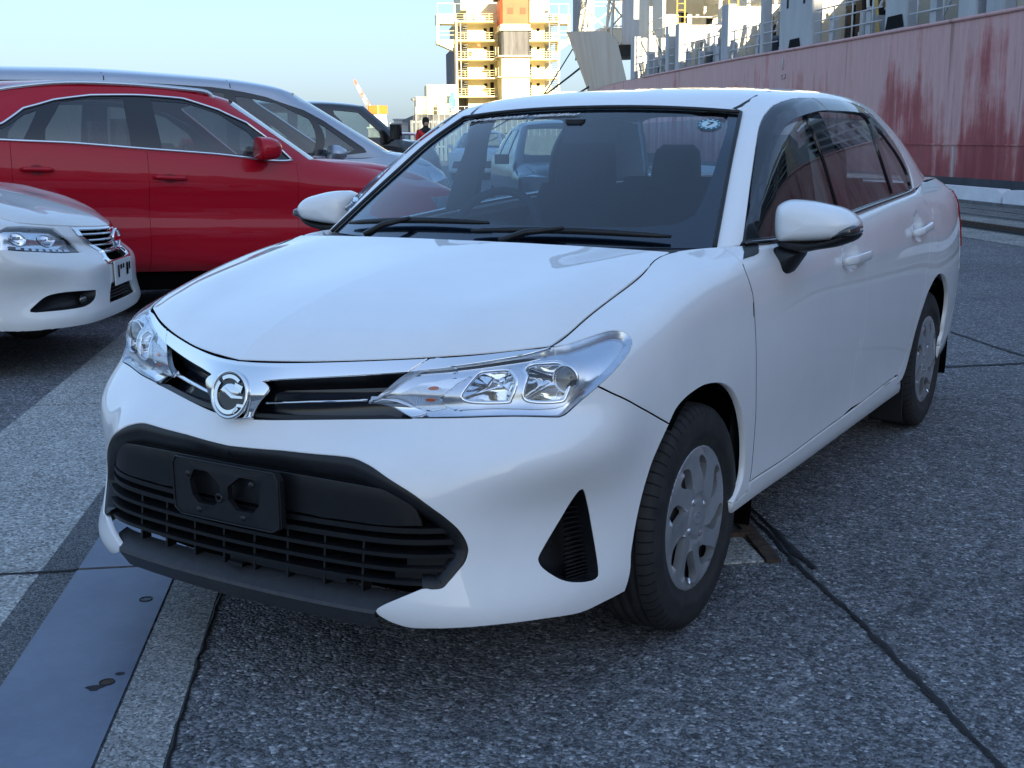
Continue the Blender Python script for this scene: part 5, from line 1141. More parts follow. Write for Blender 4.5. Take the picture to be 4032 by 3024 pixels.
for v, h, d in ((2.70, .012, .020), (2.49, .012, .020)): slat(v, h, d, .05)
for v in (2.24, 1.97, 1.69, 1.42): slat(v, .009, .016, .055)
for v in (2.10, 1.83, 1.55):
    for sg in (1, -1): slat(v, .016, .030, .055, ulim=uend(v)-.15, u0=max(1.55, uend(v)-1.1)) if sg == 1 else None
mb = MB()
for u in (-1.75, -1.25, -.75, -.25, .25, .75, 1.25, 1.75):
    pr = []
    for v in (1.3, 2.5):
        P = BODYS.ev(abs(u), v); P = P*[1 if u > 0 else -1, 1, 1]; pr.append(P+np.array([0, .045, 0]))
    mb = MB(); mb.bar(pr[0], pr[1], .006, .03); mb.build('grille_rib', M_GRB, GR)
# chin spoiler: broad sloping top, short upright edge
M_CHIN = noisy('dark grey spoiler plastic', (.028, .030, .034), (.040, .042, .047), 50, .5, bmp=.03)
rows = [[], [], [], [], []]
for u in np.linspace(-1, 1, 49):
    s = -1 if u < 0 else 1; a = abs(u)
    for r, (um, v, o) in enumerate(((2.75, 1.42, -.055), (2.62, 1.25, -.030), (2.08, 1.00, .002), (2.06, .90, .006), (2.05, .18, -.004))):
        q = BODYS.ev(a*um, v)+BODYS.nrm(a*um, v)*o; rows[r].append(q*[s, 1, 1])
mb = MB(); mb.sheet([rows[0], rows[1], rows[2]]); mb.sheet([rows[2], rows[3]]); mb.sheet([rows[3], rows[4]]); mb.build('chin_spoiler', M_CHIN, CAR)
# plate bracket with two six-sided openings
def PX(p): a, b, t = p; y = -.888+.10*a*a; return (a, y-t, b)
br = [(-.172, .425), (-.15, .412), (.15, .412), (.172, .425), (.172, .535), (.16, .552), (-.16, .552), (-.172, .535)]
h1 = [(-.105, .465), (-.085, .447), (-.035, .447), (-.012, .468), (-.012, .50), (-.05, .528), (-.095, .528), (-.112, .50)]
h2 = [(-a, b) for a, b in h1][::-1]
mb = MB(); mb.prism(br, .014, PX, holes=[h1, h2]); pb = mb.build('plate_bracket', M_BLACK, CAR)
mb = MB(); mb.tube([PX((a, b, .001)) for a, b in resample(np.array(br)*[.965, 1]+[0, 0], .03)], .0022, 5, closed=True); mb.build('bracket_bead', M_BLACK, pb)
for x, z in ((-.07, .437), (.07, .437), (-.10, .52), (.10, .52)):
    mb = MB(); mb.lathe([(-.004, 0), (-.004, .006), (0, .008)], 12, X=lambda p: (x+p[1], -.904+.10*x*x+p[0]+.002, z+p[2])); mb.build('bracket_clip', M_GRB, pb)
mb = MB(); mb.lathe([(-.003, .006), (-.005, .009), (-.003, .012), (0, .012)], 16, X=lambda p: (p[1], -.902+p[0], .455+p[2]+.02)); mb.build('bracket_hole_ring', M_GRB, pb)
# ---------------------------------------------------------------- fog recesses
fc = fogp.mean(0)
rows = []
for k, d in ((1.012, .002), (.985, .010), (.95, .03), (.80, .065), (.60, .078), (.3, .080), (.02, .08)):
    q = fc+(fogp-fc)*k; P = BODYS.ev(q[:, 0], q[:, 1])-BODYS.nrm(q[:, 0], q[:, 1])*d; rows.append(np.concatenate([P, P[:1]]))
mb = MB(); mb.sheet(rows, flip=(area2(fogp) > 0)); fl, fr_ = pair('fog_recess', mb, M_BLACK)
for j, v in enumerate(np.linspace(1.35, 2.75, 17)):
    a = 5.62+.0*v; us = np.linspace(5.50-.05*(v-1.3), 5.95-.20*(v-1.35), 6)
    mb = MB(); rows = [[BODYS.ev(u, v+dv)-BODYS.nrm(u, v)*(.030+dd+.02*(5.95-u)) for u in us] for dv, dd in ((-.03, .012), (-.012, 0), (.012, 0), (.03, .012))]
    mb.sheet(rows, smooth=False); pair('recess_rib', mb, M_GRB, fl, fr_)
# ---------------------------------------------------------------- upper grille
hs = cv('hous', 4)
slt = cv('hl_slant', 3); it = [i for i in range(len(slt)) if slt[i][1] > CV['chrome_low'][-1][1]+.02]
top_sl = np.concatenate([[CV['chrome_low'][-1]], slt[it]])
wingc = cat([(0, 7.98)], [(0, CV['hous'][-1][1]-.02)], hs[::-1], cv('chrome_low', 3), top_sl[1:], [(2.10, 7.97)], [(u, 7.97) for u in np.arange(2.0, .1, -.2)])
def housoff(u, v, P): return .004+.012*np.exp(-(P[:, 0]/.115)**4)*np.clip((7.6-v)/1.4, 0, 1)
UG = thing('upper_grille', None, None); UG.parent = CAR
patch('chrome_wing', BODYS, ccw(wingc), M_CHROME, UG, both=True, off=housoff, lip=.018, step=.12, bstep=.08)
back = cat([(0, 5.0)], [(u, 5.0) for u in np.arange(.3, 2.0, .3)], [(2.05, 5.05), (1.6, 5.75), (2.05, 7.2), (1.0, 7.0), (0, 6.9)])
M_NAVY = mat('dark blue-black gloss grille insert', (.006, .008, .014), .16, coat=.5)
patch('grille_insert', BODYS, ccw(back), M_NAVY, UG, both=True, off=-.045, lip=0, step=.25, bstep=.2)
mb = rim(BODYS, cat(cv('chrome_low', 3), cv('hl_slant', 3)[:1]), [(0, .006), (-.004, .020), (-.010, .044)], closed=False)
mb = MB(); cl = cv('chrome_low', 3)
rows = [[BODYS.ev(u, v-dv)-BODYS.nrm(u, v)*d for u, v in cl] for dv, d in ((-.03, .004), (.05, .012), (.34, .040), (.40, .046))]; mb.sheet(rows); pair('grille_top_return', mb, M_GRB, UG)
patch('chrome_bar', BODYS, ccw(cat(cv('cbar', 1))), M_CHROME, UG, off=-.006, lip=.012, step=.2, bstep=.1); patch('chrome_bar', BODYS, ccw(cat(cv('cbar', 1))), M_CHROME, UG, off=-.006, lip=.012, step=.2, bstep=.1, flip=True)
lowt = cat([(0, 4.99), (0, 5.16)], [(u, 5.18) for u in np.arange(.3, 1.6, .3)], [(1.75, 5.17), (2.02, 5.03)], [(u, 4.99) for u in np.arange(1.9, .1, -.3)])
patch('grille_lower_trim', BODYS, ccw(lowt), M_GRB, UG, both=True, off=-.004, lip=.03, step=.2, bstep=.12)
# badge: ring, dark field, stylised letter and wing
BC = np.array([0, -.843, .7085]); tilt = math.radians(14)
def BX(a, b, t): return (a, BC[1]-t*math.cos(tilt)+b*math.sin(tilt), BC[2]+b*math.cos(tilt)+t*math.sin(tilt))
bd = MB(); bd.lathe([(.008, 0), (.008, .051)], 40, X=lambda p: BX(p[1], p[2], p[0])); bdg = bd.build('badge', M_GLOSSB, UG)
mb = MB(); mb.tube([BX(.0535*math.cos(a), .0535*math.sin(a), .008) for a in np.linspace(0, 2*math.pi, 48, endpoint=False)], .0050, 8, closed=True); mb.build('badge_ring', M_CHROME, bdg)
def arcpoly(r0, r1, a0, a1, n=20): 
    A = np.radians(np.linspace(a0, a1, n)); return [(r1*math.cos(a), r1*math.sin(a)) for a in A]+[(r0*math.cos(a), r0*math.sin(a)) for a in A[::-1]]
def braise(poly, h=.004, m=M_CHROME, name='badge_mark'):
    poly = np.array(poly)*.87
    mb = MB(); mb.prism(ccw(np.array(poly)), h, lambda p: BX(p[0], p[1], p[2]+.0085+h)); mb.build(name, m, bdg)
braise(arcpoly(.042, .053, 140, 318)); braise(arcpoly(.043, .053, 50, 125))
braise([(.018, .033), (.047, .025), (.041, .006), (.030, .018), (.018, .022)])
braise([(-.032, .009), (-.020, .016), (-.004, .008), (.012, -.001), (.050, -.001), (.050, -.007), (.010, -.009), (-.006, .0), (-.020, .008)])
braise([(.020, -.047), (.034, -.022), (.052, -.022), (.050, -.030), (.036, -.030), (.026, -.049)])
# ---------------------------------------------------------------- headlamps
lens_poly = ccw(cat(cv('hl_top', 5), cv('hl_out', 5), cv('hl_bot', 4), cv('hl_in', 4), slt, [(u, 7.96) for u in np.arange(2.3, 5.0, .2)]))
M_REFL = mat('lamp reflector', (.86, .88, .9), .05, 1.0)
o_ = tex(M_REFL, 'CELL', 55); bump(M_REFL, o_, .6, .004)
M_LBASE = noisy('pale lamp interior', (.60, .62, .64), (.72, .74, .76), 6, .12, .92)
M_FLUTE = mat('fluted turn-signal glass', (.80, .83, .86), .10, .75)
wv = N_(M_FLUTE, 'ShaderNodeTexWave', wave_type='BANDS', bands_direction='X'); wv.inputs['Scale'].default_value = 95; tc = N_(M_FLUTE, 'ShaderNodeTexCoord'); link(M_FLUTE, tc.outputs['Object'], wv.inputs[0]); bump(M_FLUTE, wv.outputs[0], .5, .002)
M_AMBER = mat('amber lamp plastic', (.55, .10, .015), .2, coat=.5)
podA, podB = ccw(spl(CV['podA'], 4, closed=True)), ccw(spl(CV['podB'], 4, closed=True)); bez = ccw(spl(CV['bez'], 3, closed=True))
inner = lens_poly
def hl(fl):
    kw = dict(flip=True) if fl else {}
    H = thing('headlamp', None, None); H.parent = CAR
    patch('lamp_lens', BODYS, lens_poly, M_LENS, H, off=.001, lip=0, gap=.002, step=.2, bstep=.1, **kw)
    patch('lamp_bowl', BODYS, lens_poly, M_LBASE, H, off=-.016, lip=0, gap=.004, step=.15, bstep=.1, holes=[podA, podB], **kw)
    patch('lamp_bezel', BODYS, bez, M_SILVER, H, off=-.009, lip=.014, step=.15, bstep=.08, holes=[podA, podB], **kw)
    st = cat(cv('hl_strip', 3), [(5.0, 7.97)], [(u, 7.97) for u in np.arange(4.8, 2.2, -.2)], [(2.12, 7.96)])
    patch('lamp_chrome_brow', BODYS, ccw(st), M_CHROME, H, off=.003, lip=.012, step=.2, bstep=.1, **kw)
    patch('lamp_chrome_lip', BODYS, ccw(cat(cv('hl_lip', 2))), M_CHROME, H, off=.002, lip=.012, step=.15, bstep=.1, **kw)
    tc_ = ccw(cat([(1.62, 5.80), (2.1, 6.75), (2.5, 6.9), (3.0, 6.95), (2.75, 6.6), (2.45, 5.85), (2.6, 5.36), (2.3, 5.28), (1.95, 5.45)]))
    patch('turn_signal', BODYS, tc_, M_FLUTE, H, off=-.012, lip=.01, step=.15, bstep=.1, **kw)
    for c in ((2.32, 6.45), (2.28, 5.75)):
        th = np.linspace(0, 2*math.pi, 14, endpoint=False)
        patch('turn_bulb_tint', BODYS, np.array([(c[0]+.10*math.cos(a), c[1]+.13*math.sin(a)) for a in th]), M_AMBER, H, off=-.009, lip=.01, step=.1, bstep=.06, **kw)
    sg = -1 if fl else 1
    def rimo(uv, prof, name, m):
        P = np.asarray(uv); mb = rim(BODYS, P, prof, sign=1 if area2(P) > 0 else -1)
        if fl: mb.v = [(-x, y, z) for x, y, z in mb.v]; mb.f = [f[::-1] for f in mb.f]
        return mb.build(name, m, H)
    rimo(lens_poly, [(.001, .0), (.003, .003), (.006, .006), (.012, .017)], 'lamp_wall', M_SILVER)
    for P, nm in ((podA, 'main_beam_pod'), (podB, 'dip_beam_pod')):
        c = P.mean(0); rows = []
        for k, d in ((1, .009), (.94, .022), (.78, .047), (.55, .066), (.3, .075), (.05, .077)):
            q = c+(P-c)*k; X = BODYS.ev(q[:, 0], q[:, 1])-BODYS.nrm(q[:, 0], q[:, 1])*d*[.35, 1, .35]; rows.append(np.concatenate([X, X[:1]])*[sg, 1, 1])
        mb = MB(); mb.sheet(rows, flip=(sg > 0)); pod = mb.build(nm, M_REFL, H)
        rimo(P, [(-.004, .0085), (0, .0062), (.004, .0085), (.005, .014)], 'pod_rim', M_CHROME)
        cc = BODYS.ev(c[0], c[1]); cc = (cc+np.array([.006, .045, .002]))*[sg, 1, 1]
        mb = MB()
        if nm == 'dip_beam_pod':
            ctr = BODYS.ev(*CV['lensB'][0])*[sg, 1, 1]+np.array([0, .036, 0])
            mb.lathe([(-.028+.0, .0)]+[(-.028+.022*(1-math.cos(t)), .027*math.sin(t)) for t in np.linspace(.15, math.pi/2, 8)]+[(.02, .028)], 28, X=lambda p: (ctr[0]+p[1], ctr[1]+p[0], ctr[2]+p[2]))
            mb.build('projector_lens', mat('projector glass', (.09, .095, .09), .03, .35, coat=1.0), pod)
            mb = MB(); mb.tube([(ctr[0]+.030*math.cos(a), ctr[1]-.008, ctr[2]+.030*math.sin(a)) for a in np.linspace(0, 2*math.pi, 28, endpoint=False)], .0035, 6, closed=True); mb.build('projector_ring', M_CHROME, pod)
        else:
            mb.lathe([(-.02, 0), (-.018, .007), (.0, .009), (.03, .009)], 14, X=lambda p: (cc[0]+p[1], cc[1]+p[0]-.005, cc[2]+p[2])); mb.build('bulb_shield', M_CHROME, pod)
    return H
hl(False); hl(True)
# ---------------------------------------------------------------- wheel wells and wheels
for yc in (.03, 2.63):
    mb = MB(); rows = []
    for x in (.42, .60, .78, .815):
        r = .375 if x < .8 else .362; rows.append([(x, yc+r*math.cos(a), .30+r*math.sin(a)) for a in np.linspace(-.35, 2.25, 26)])
    mb.sheet(rows, flip=True); mb.sheet([[(.42, yc+.375*k*math.cos(a), .30+.375*k*math.sin(a)) for a in np.linspace(-.35, math.pi+.35, 26)] for k in (1, .02)], flip=True)
    wl = pair('wheel_well', mb, M_DARK)
    for a in (.15, .55, .95):
        mb = MB(); mb.lathe([(0, 0), (-.004, .008), (-.004, .013), (.004, .015)], 12, X=lambda p: (.77+p[1]*1, yc+(.372+p[0])*math.cos(a)+p[2]*math.sin(a), .30+(.372+p[0])*math.sin(a)-p[2]*math.cos(a))); pair('liner_clip', mb, M_GRB, wl[0], wl[1])
M_COVDARK = mat('dark wheel behind the cover', (.006, .006, .007), .6)
def wheel_parts():
    R = thing('wheel', None, None)
    mb = MB(); prof = [(-.080, .19), (-.085, .205), (-.0925, .235), (-.090, .262), (-.080, .288), (-.070, .297), (-.052, .3015)]
    for a in (-.045, -.015, .015, .045): prof += [(a-.0042, .302), (a-.004, .2955), (a+.004, .2955), (a+.0042, .302)]
    prof += [(.052, .3015), (.070, .297), (.080, .288), (.0865, .275), (.0870, .272), (.090, .262), (.0925, .235), (.0905, .222), (.0893, .220), (.085, .205), (.080, .19)]
    mb.lathe(prof, 96); mb.build('tyre', M_RUBBER, R)
    mb = MB()
    for k in range(64):
        for sg in (-1, 1):
            a = 2*math.pi*(k+.5*(sg > 0))/64
            P = [np.array((sg*x, r*math.cos(a+da), r*math.sin(a+da))) for da in (-.006, .006) for x, r in ((.053, .3021), (.0705, .2979), (.0815, .2870), (.087, .2745))]
            mb.add(P, [(0, 1, 5, 4), (1, 2, 6, 5), (2, 3, 7, 6)] if sg > 0 else [(0, 4, 5, 1), (1, 5, 6, 2), (2, 6, 7, 3)])
    sett(mb.build('tread_groove', mat('tread groove black', (.003, .003, .003), .9), R), kind='stuff')
    # eight-blade cover
    def hgt(p):
        r = np.hypot(p[:, 0], p[:, 1]); a = np.arctan2(p[:, 1], p[:, 0])
        base = .0865-.004*(r/.2)**2; base = base-.010*np.clip((r-.188)/.009, 0, 1)**2
        ph = (a-3.4*(r-.13))*8/(2*math.pi); f = ph-np.floor(ph)
        blade = np.where(f < .90, .007-.013*f/.90, -.006+.013*(f-.90)/.10)*np.clip((r-.06)/.05, 0, 1)*np.clip((.186-r)/.016, 0, 1)
        hub = -.004*np.clip(1-np.abs(r-.058)/.012, 0, 1)
        return base+blade+hub
    holes = []
    for k in range(8):
        a0 = 2*math.pi*k/8; H = []
        for r, da in ((.086, .0), (.108, -.16), (.150, -.23), (.168, -.08), (.170, .13), (.152, .22), (.120, .18), (.098, .11)):
            a = a0+3.4*(r-.13)+da; H.append((r*math.cos(a), r*math.sin(a)))
        holes.append(ccw(spl(H, 3, closed=True)))
    circ = [(.195*math.cos(a), .195*math.sin(a)) for a in np.linspace(0, 2*math.pi, 96, endpoint=False)]
    pts, T, E = tri_poly(circ, holes, .0058, .009)
    h = hgt(pts); e = .0006
    gx = (hgt(pts+[e, 0])-hgt(pts-[e, 0]))/(2*e); gy = (hgt(pts+[0, e])-hgt(pts-[0, e]))/(2*e)
    n = np.stack([np.ones_like(h), -gx, -gy], 1); n /= np.linalg.norm(n, axis=1, keepdims=True)
    V = [(h[i], pts[i, 0], pts[i, 1]) for i in range(len(pts))]; F = [tuple(t) for t in T]; NL = [n[i] for t in T for i in t]
    idx = {}
    for a, b in E:
        for i in (a, b):
            if i not in idx: idx[i] = len(V); V.append((h[i]-.022, pts[i, 0]*.985, pts[i, 1]*.985))
        F.append((b, a, idx[a], idx[b])); d = pts[b]-pts[a]; q = np.array([0, d[1], -d[0]]); q = q/(np.linalg.norm(q)+1e-9); NL += [q]*4
    link_mesh('wheel_cover', mesh_normals('wheel_cover', V, F, NL, M_ALLOY), R)
    mb = MB(); mb.lathe([(.058, 0), (.058, .19), (.03, .192)], 40); mb.build('wheel_disc', M_COVDARK, R)
    for k in range(4):
        a = math.pi/4+math.pi/2*k; cy, cz = .052*math.cos(a), .052*math.sin(a)
        mb = MB(); mb.lathe([(.088, 0), (.086, .006), (.0815, .0115), (.079, .013)], 16, X=lambda p: (p[0]+.0015, cy+p[1], cz+p[2])); mb.build('lug_dimple', M_SILVER, R)
    mb = MB(); cx = .0855
    def el(rx, ry, oy, oz): return [(cx, oy+rx*math.cos(t), oz+ry*math.sin(t)) for t in np.linspace(0, 2*math.pi, 30, endpoint=False)]
    for q in ((.024, .017, 0, 0), (.0075, .0165, 0, 0), (.016, .007, 0, .009)): 
        mb = MB(); mb.tube(el(*q), .0014, 6, closed=True); mb.build('hub_emblem', M_CHROME, R)
    mb = MB(); mb.tube([(.062, .004, -.160), (.085, .002, -.162), (.089, 0, -.170), (.090, 0, -.174)], .0045, 8); mb.build('tyre_valve', M_SILVER, R)
    return R
WR = wheel_parts(); WR.parent = CAR
for i, (x, y, fl, rot) in enumerate(((.722, 0, 0, -.31), (.722, 2.6, 0, .35), (-.722, 0, 1, .9), (-.722, 2.6, 1, .2))):
    r = WR if i == 0 else copy_tree(WR, CAR)
    r.location = (x, y, .302); r.rotation_euler = (rot, 0, math.pi if fl else 0)
mb = MB(); mb.box((.68, 2.22, .10), (.80, 2.232, .26)); mb.add([(.66, 2.235, .09), (.80, 2.235, .09), (.80, 2.235, .26), (.66, 2.235, .26)], [(0, 1, 2, 3)]); pair('mud_flap', mb, M_BLACK)
# ---------------------------------------------------------------- door mirrors
def loft_front(out, y0, bulge, ctr, n=9, k=.55):
    """domed shell facing forward whose rim is the outline at depth y0"""
    A = np.array(out); rows = []
    for t in np.linspace(0, 1, n):
        s = math.cos(t*math.pi/2)**k if t < 1 else .0; d = math.sin(t*math.pi/2)
        rows.append([(ctr[0]+(p[0]-ctr[0])*s, y0-bulge*d, ctr[1]+(p[1]-ctr[1])*s) for p in np.concatenate([A, A[:1]])])
    return rows
shell = spl([(.790, 1.000), (.788, 1.050), (.795, 1.083), (.820, 1.099), (.850, 1.101), (.895, 1.097), (.940, 1.088), (.980, 1.078), (1.012, 1.060), (1.030, 1.036), (1.022, 1.012), (1.00, .996), (.955, .988), (.905, .983), (.84, .979), (.805, .980)], 4, closed=True)
mb = MB(); rows = loft_front(shell, .60, .085, (.90, 1.035)); mb.sheet(rows, flip=area2(shell) < 0)
rows = [[(.90+(p[0]-.90)*s, y, 1.04+(p[1]-1.04)*s) for p in np.concatenate([shell, shell[:1]])] for s, y in ((1, .60), (.99, .635), (.94, .65), (.02, .65))]
mb.sheet(rows, flip=area2(shell) > 0)
ml, mr = pair('door_mirror', mb, M_WHITE)
low = spl([(.80, .984), (.87, .982), (.955, .990), (1.0, .998), (1.026, 1.010), (1.030, 1.004), (1.015, .988), (.97, .970), (.92, .960), (.87, .950), (.82, .955), (.795, .968)], 4, closed=True)
mb = MB(); mb.sheet(loft_front(low, .61, .075, (.91, .975)), flip=area2(low) < 0); rows = [[(.91+(p[0]-.91)*s, y, .975+(p[1]-.975)*s) for p in np.concatenate([low, low[:1]])] for s, y in ((1, .61), (.97, .645), (.02, .645))]; mb.sheet(rows, flip=area2(low) > 0)
pair('mirror_base', mb, M_BLACK, ml, mr)
arm = spl([(.800, .966), (.868, .960), (.872, .945), (.860, .925), (.838, .893), (.822, .878), (.806, .874), (.790, .886), (.770, .915), (.759, .934), (.775, .948)], 4, closed=True)
mb = MB(); mb.sheet(loft_front(arm, .60, .055, (.815, .92), k=.5), flip=area2(arm) < 0); rows = [[(.815+(p[0]-.815)*s, y, .92+(p[1]-.92)*s) for p in np.concatenate([arm, arm[:1]])] for s, y in ((1, .60), (.98, .635), (.02, .64))]; mb.sheet(rows, flip=area2(arm) > 0)
pair('mirror_arm', mb, M_BLACK, ml, mr)
ind = spl([(.958, .993), (.975, 1.012), (.995, 1.024), (1.020, 1.036), (1.033, 1.034), (1.037, 1.022), (1.034, 1.010), (1.005, 1.002)], 4, closed=True)
mb = MB(); mb.sheet(loft_front(ind, .575, .045, (1.0, 1.016)), flip=area2(ind) < 0); mb.sheet([[(1.0+(p[0]-1.0)*s, y, 1.016+(p[1]-1.016)*s) for p in np.concatenate([ind, ind[:1]])] for s, y in ((1, .575), (.95, .62), (.0, .62))], flip=area2(ind) > 0)
pair('mirror_indicator', mb, mat('smoked indicator lens', (.05, .055, .06), .08, .4, coat=1.0), ml, mr)
mb = MB(); sh2 = np.array([(.90+(p[0]-.90)*.9, 1.04+(p[1]-1.04)*.9) for p in shell]); mb.prism(ccw(sh2), .004, lambda p: (p[0], .652-p[2], p[1])); pair('mirror_glass', mb, M_CHROME, ml, mr)
# ---------------------------------------------------------------- prints on the windscreen
M_TEAL = mat('teal sticker print', (.02, .12, .16), .5); M_PALE = mat('pale sticker print', (.45, .60, .65), .5); M_INK = mat('dark ink', (.01, .01, .015), .6); M_SCRIPT = mat('white vinyl lettering', (.75, .78, .82), .5)
def wpt(a, b, c0, ax, off):
    """point on the screen: a to the car's left, b up, metres from uv point c0"""
    P = WSS.ev(*c0)*[ax, 1, 1]; n = WSS.nrm(*c0)*[ax, 1, 1]; X = np.array([1, 0, 0]); X = X-n*(X@n); X /= np.linalg.norm(X); Y = np.cross(n, X); Y = Y if Y[2] > 0 else -Y
    return P+X*a+Y*b+n*off
sc0 = (6.75, 6.95)
def disc(r, off, m, name, par, scal=0, n=48, sx=1.0):
    mb = MB(); mb.add([wpt(0, 0, sc0, 1, off)]+[wpt(sx*(r+(scal*math.cos(12*a)))*math.cos(a), (r+scal*math.cos(12*a))*math.sin(a), sc0, 1, off) for a in np.linspace(0, 2*math.pi, n, endpoint=False)], [(0, 1+i, 1+(i+1) % n) for i in range(n)]); return mb.build(name, m, par)
STK = disc(.038, .0012, M_TEAL, 'inspection_sticker', CAR, .002)
disc(.026, .0022, M_PALE, 'sticker_face', STK)
mb = MB(); mb.add([wpt(a, b, sc0, 1, .0032) for a, b in ((-.009, .014), (.011, .014), (.011, .009), (-.001, -.015), (-.006, -.015), (.004, .009), (-.009, .009))], [(0, 1, 2, 5, 6), (2, 3, 4, 5)]); mb.build('sticker_numeral', M_INK, STK)
for k in range(12):
    a = 2*math.pi*k/12; q = [wpt(.0315*math.cos(a)+dx, .0315*math.sin(a)+dy, sc0, 1, .0024) for dx, dy in ((-.003, -.003), (.003, -.003), (.003, .003), (-.003, .003))]; mb = MB(); mb.add(q, [(0, 1, 2, 3)]); mb.build('sticker_mark', M_PALE, STK)
# slanted handwritten-looking script along the top of the screen on the driver's side
SCR = thing('screen_lettering', None, None); SCR.parent = CAR
rs = random.Random(5); xx = -.50; 
while xx < -.02:
    if -.235 < xx < -.215: xx = -.20
    h = .016+.006*rs.random(); w = .012+.010*rs.random(); k = rs.randrange(4)
    st0 = {0: [(0, 0), (.5, 1), (1, .1)], 1: [(0, .9), (1, 1), (.2, 0), (.8, .1)], 2: [(.1, 0), (.6, 1), (.5, .4), (1.1, .6)], 3: [(0, .5), (1, .6), (.7, 1), (.3, 0)]}[k]
    yb = .012*math.sin(xx*9)
    tt = 7.62
    pts = []
    for a, b in st0:
        s_ = abs(xx+a*w+b*h*.6); tv = 7.42-.15*0+b*h/.86*8
        u_ = min(s_/(.692+(.535-.692)*tv/8)*8, 7.9); P = WSS.ev(u_, tv)*[-1, 1, 1]; n = WSS.nrm(u_, tv)*[-1, 1, 1]; pts.append(P+n*.002)
    mb = MB(); mb.tube(pts, .0011, 4); mb.build('letter_stroke', M_SCRIPT, SCR)
    xx += w*.75
# ================================================================ the other vehicles
def inv(S, pts, n=14, iters=4):
    """(y, z) side-view points -> (u, v) on the left flank of a surface"""
    u = np.linspace(0, S.nu-1, (S.nu-1)*n+1); v = np.linspace(0, S.nv-1, (S.nv-1)*n+1); U, V = np.meshgrid(u, v, indexing='ij'); G = S.ev(U, V)[..., 1:].reshape(-1, 2); K = np.stack([U.ravel(), V.ravel()], 1)
    X = np.array([K[((G-np.array(q))**2).sum(1).argmin()] for q in pts]); h = 1e-3
    for _ in range(iters):
        f = S.ev(X[:, 0], X[:, 1])[:, 1:]-np.array(pts); a = (S.ev(X[:, 0]+h, X[:, 1])[:, 1:]-S.ev(X[:, 0]-h, X[:, 1])[:, 1:])/(2*h); b = (S.ev(X[:, 0], X[:, 1]+h)[:, 1:]-S.ev(X[:, 0], X[:, 1]-h)[:, 1:])/(2*h)
        det = a[:, 0]*b[:, 1]-a[:, 1]*b[:, 0]; det = np.where(np.abs(det) < 1e-7, 1e-7, det)
        st = np.stack([(f[:, 0]*b[:, 1]-f[:, 1]*b[:, 0])/det, (a[:, 0]*f[:, 1]-a[:, 1]*f[:, 0])/det], 1); X = X-np.clip(st, -.2, .2)
    X[:, 0] = np.clip(X[:, 0], 0, S.nu-1); X[:, 1] = np.clip(X[:, 1], 0, S.nv-1); return X
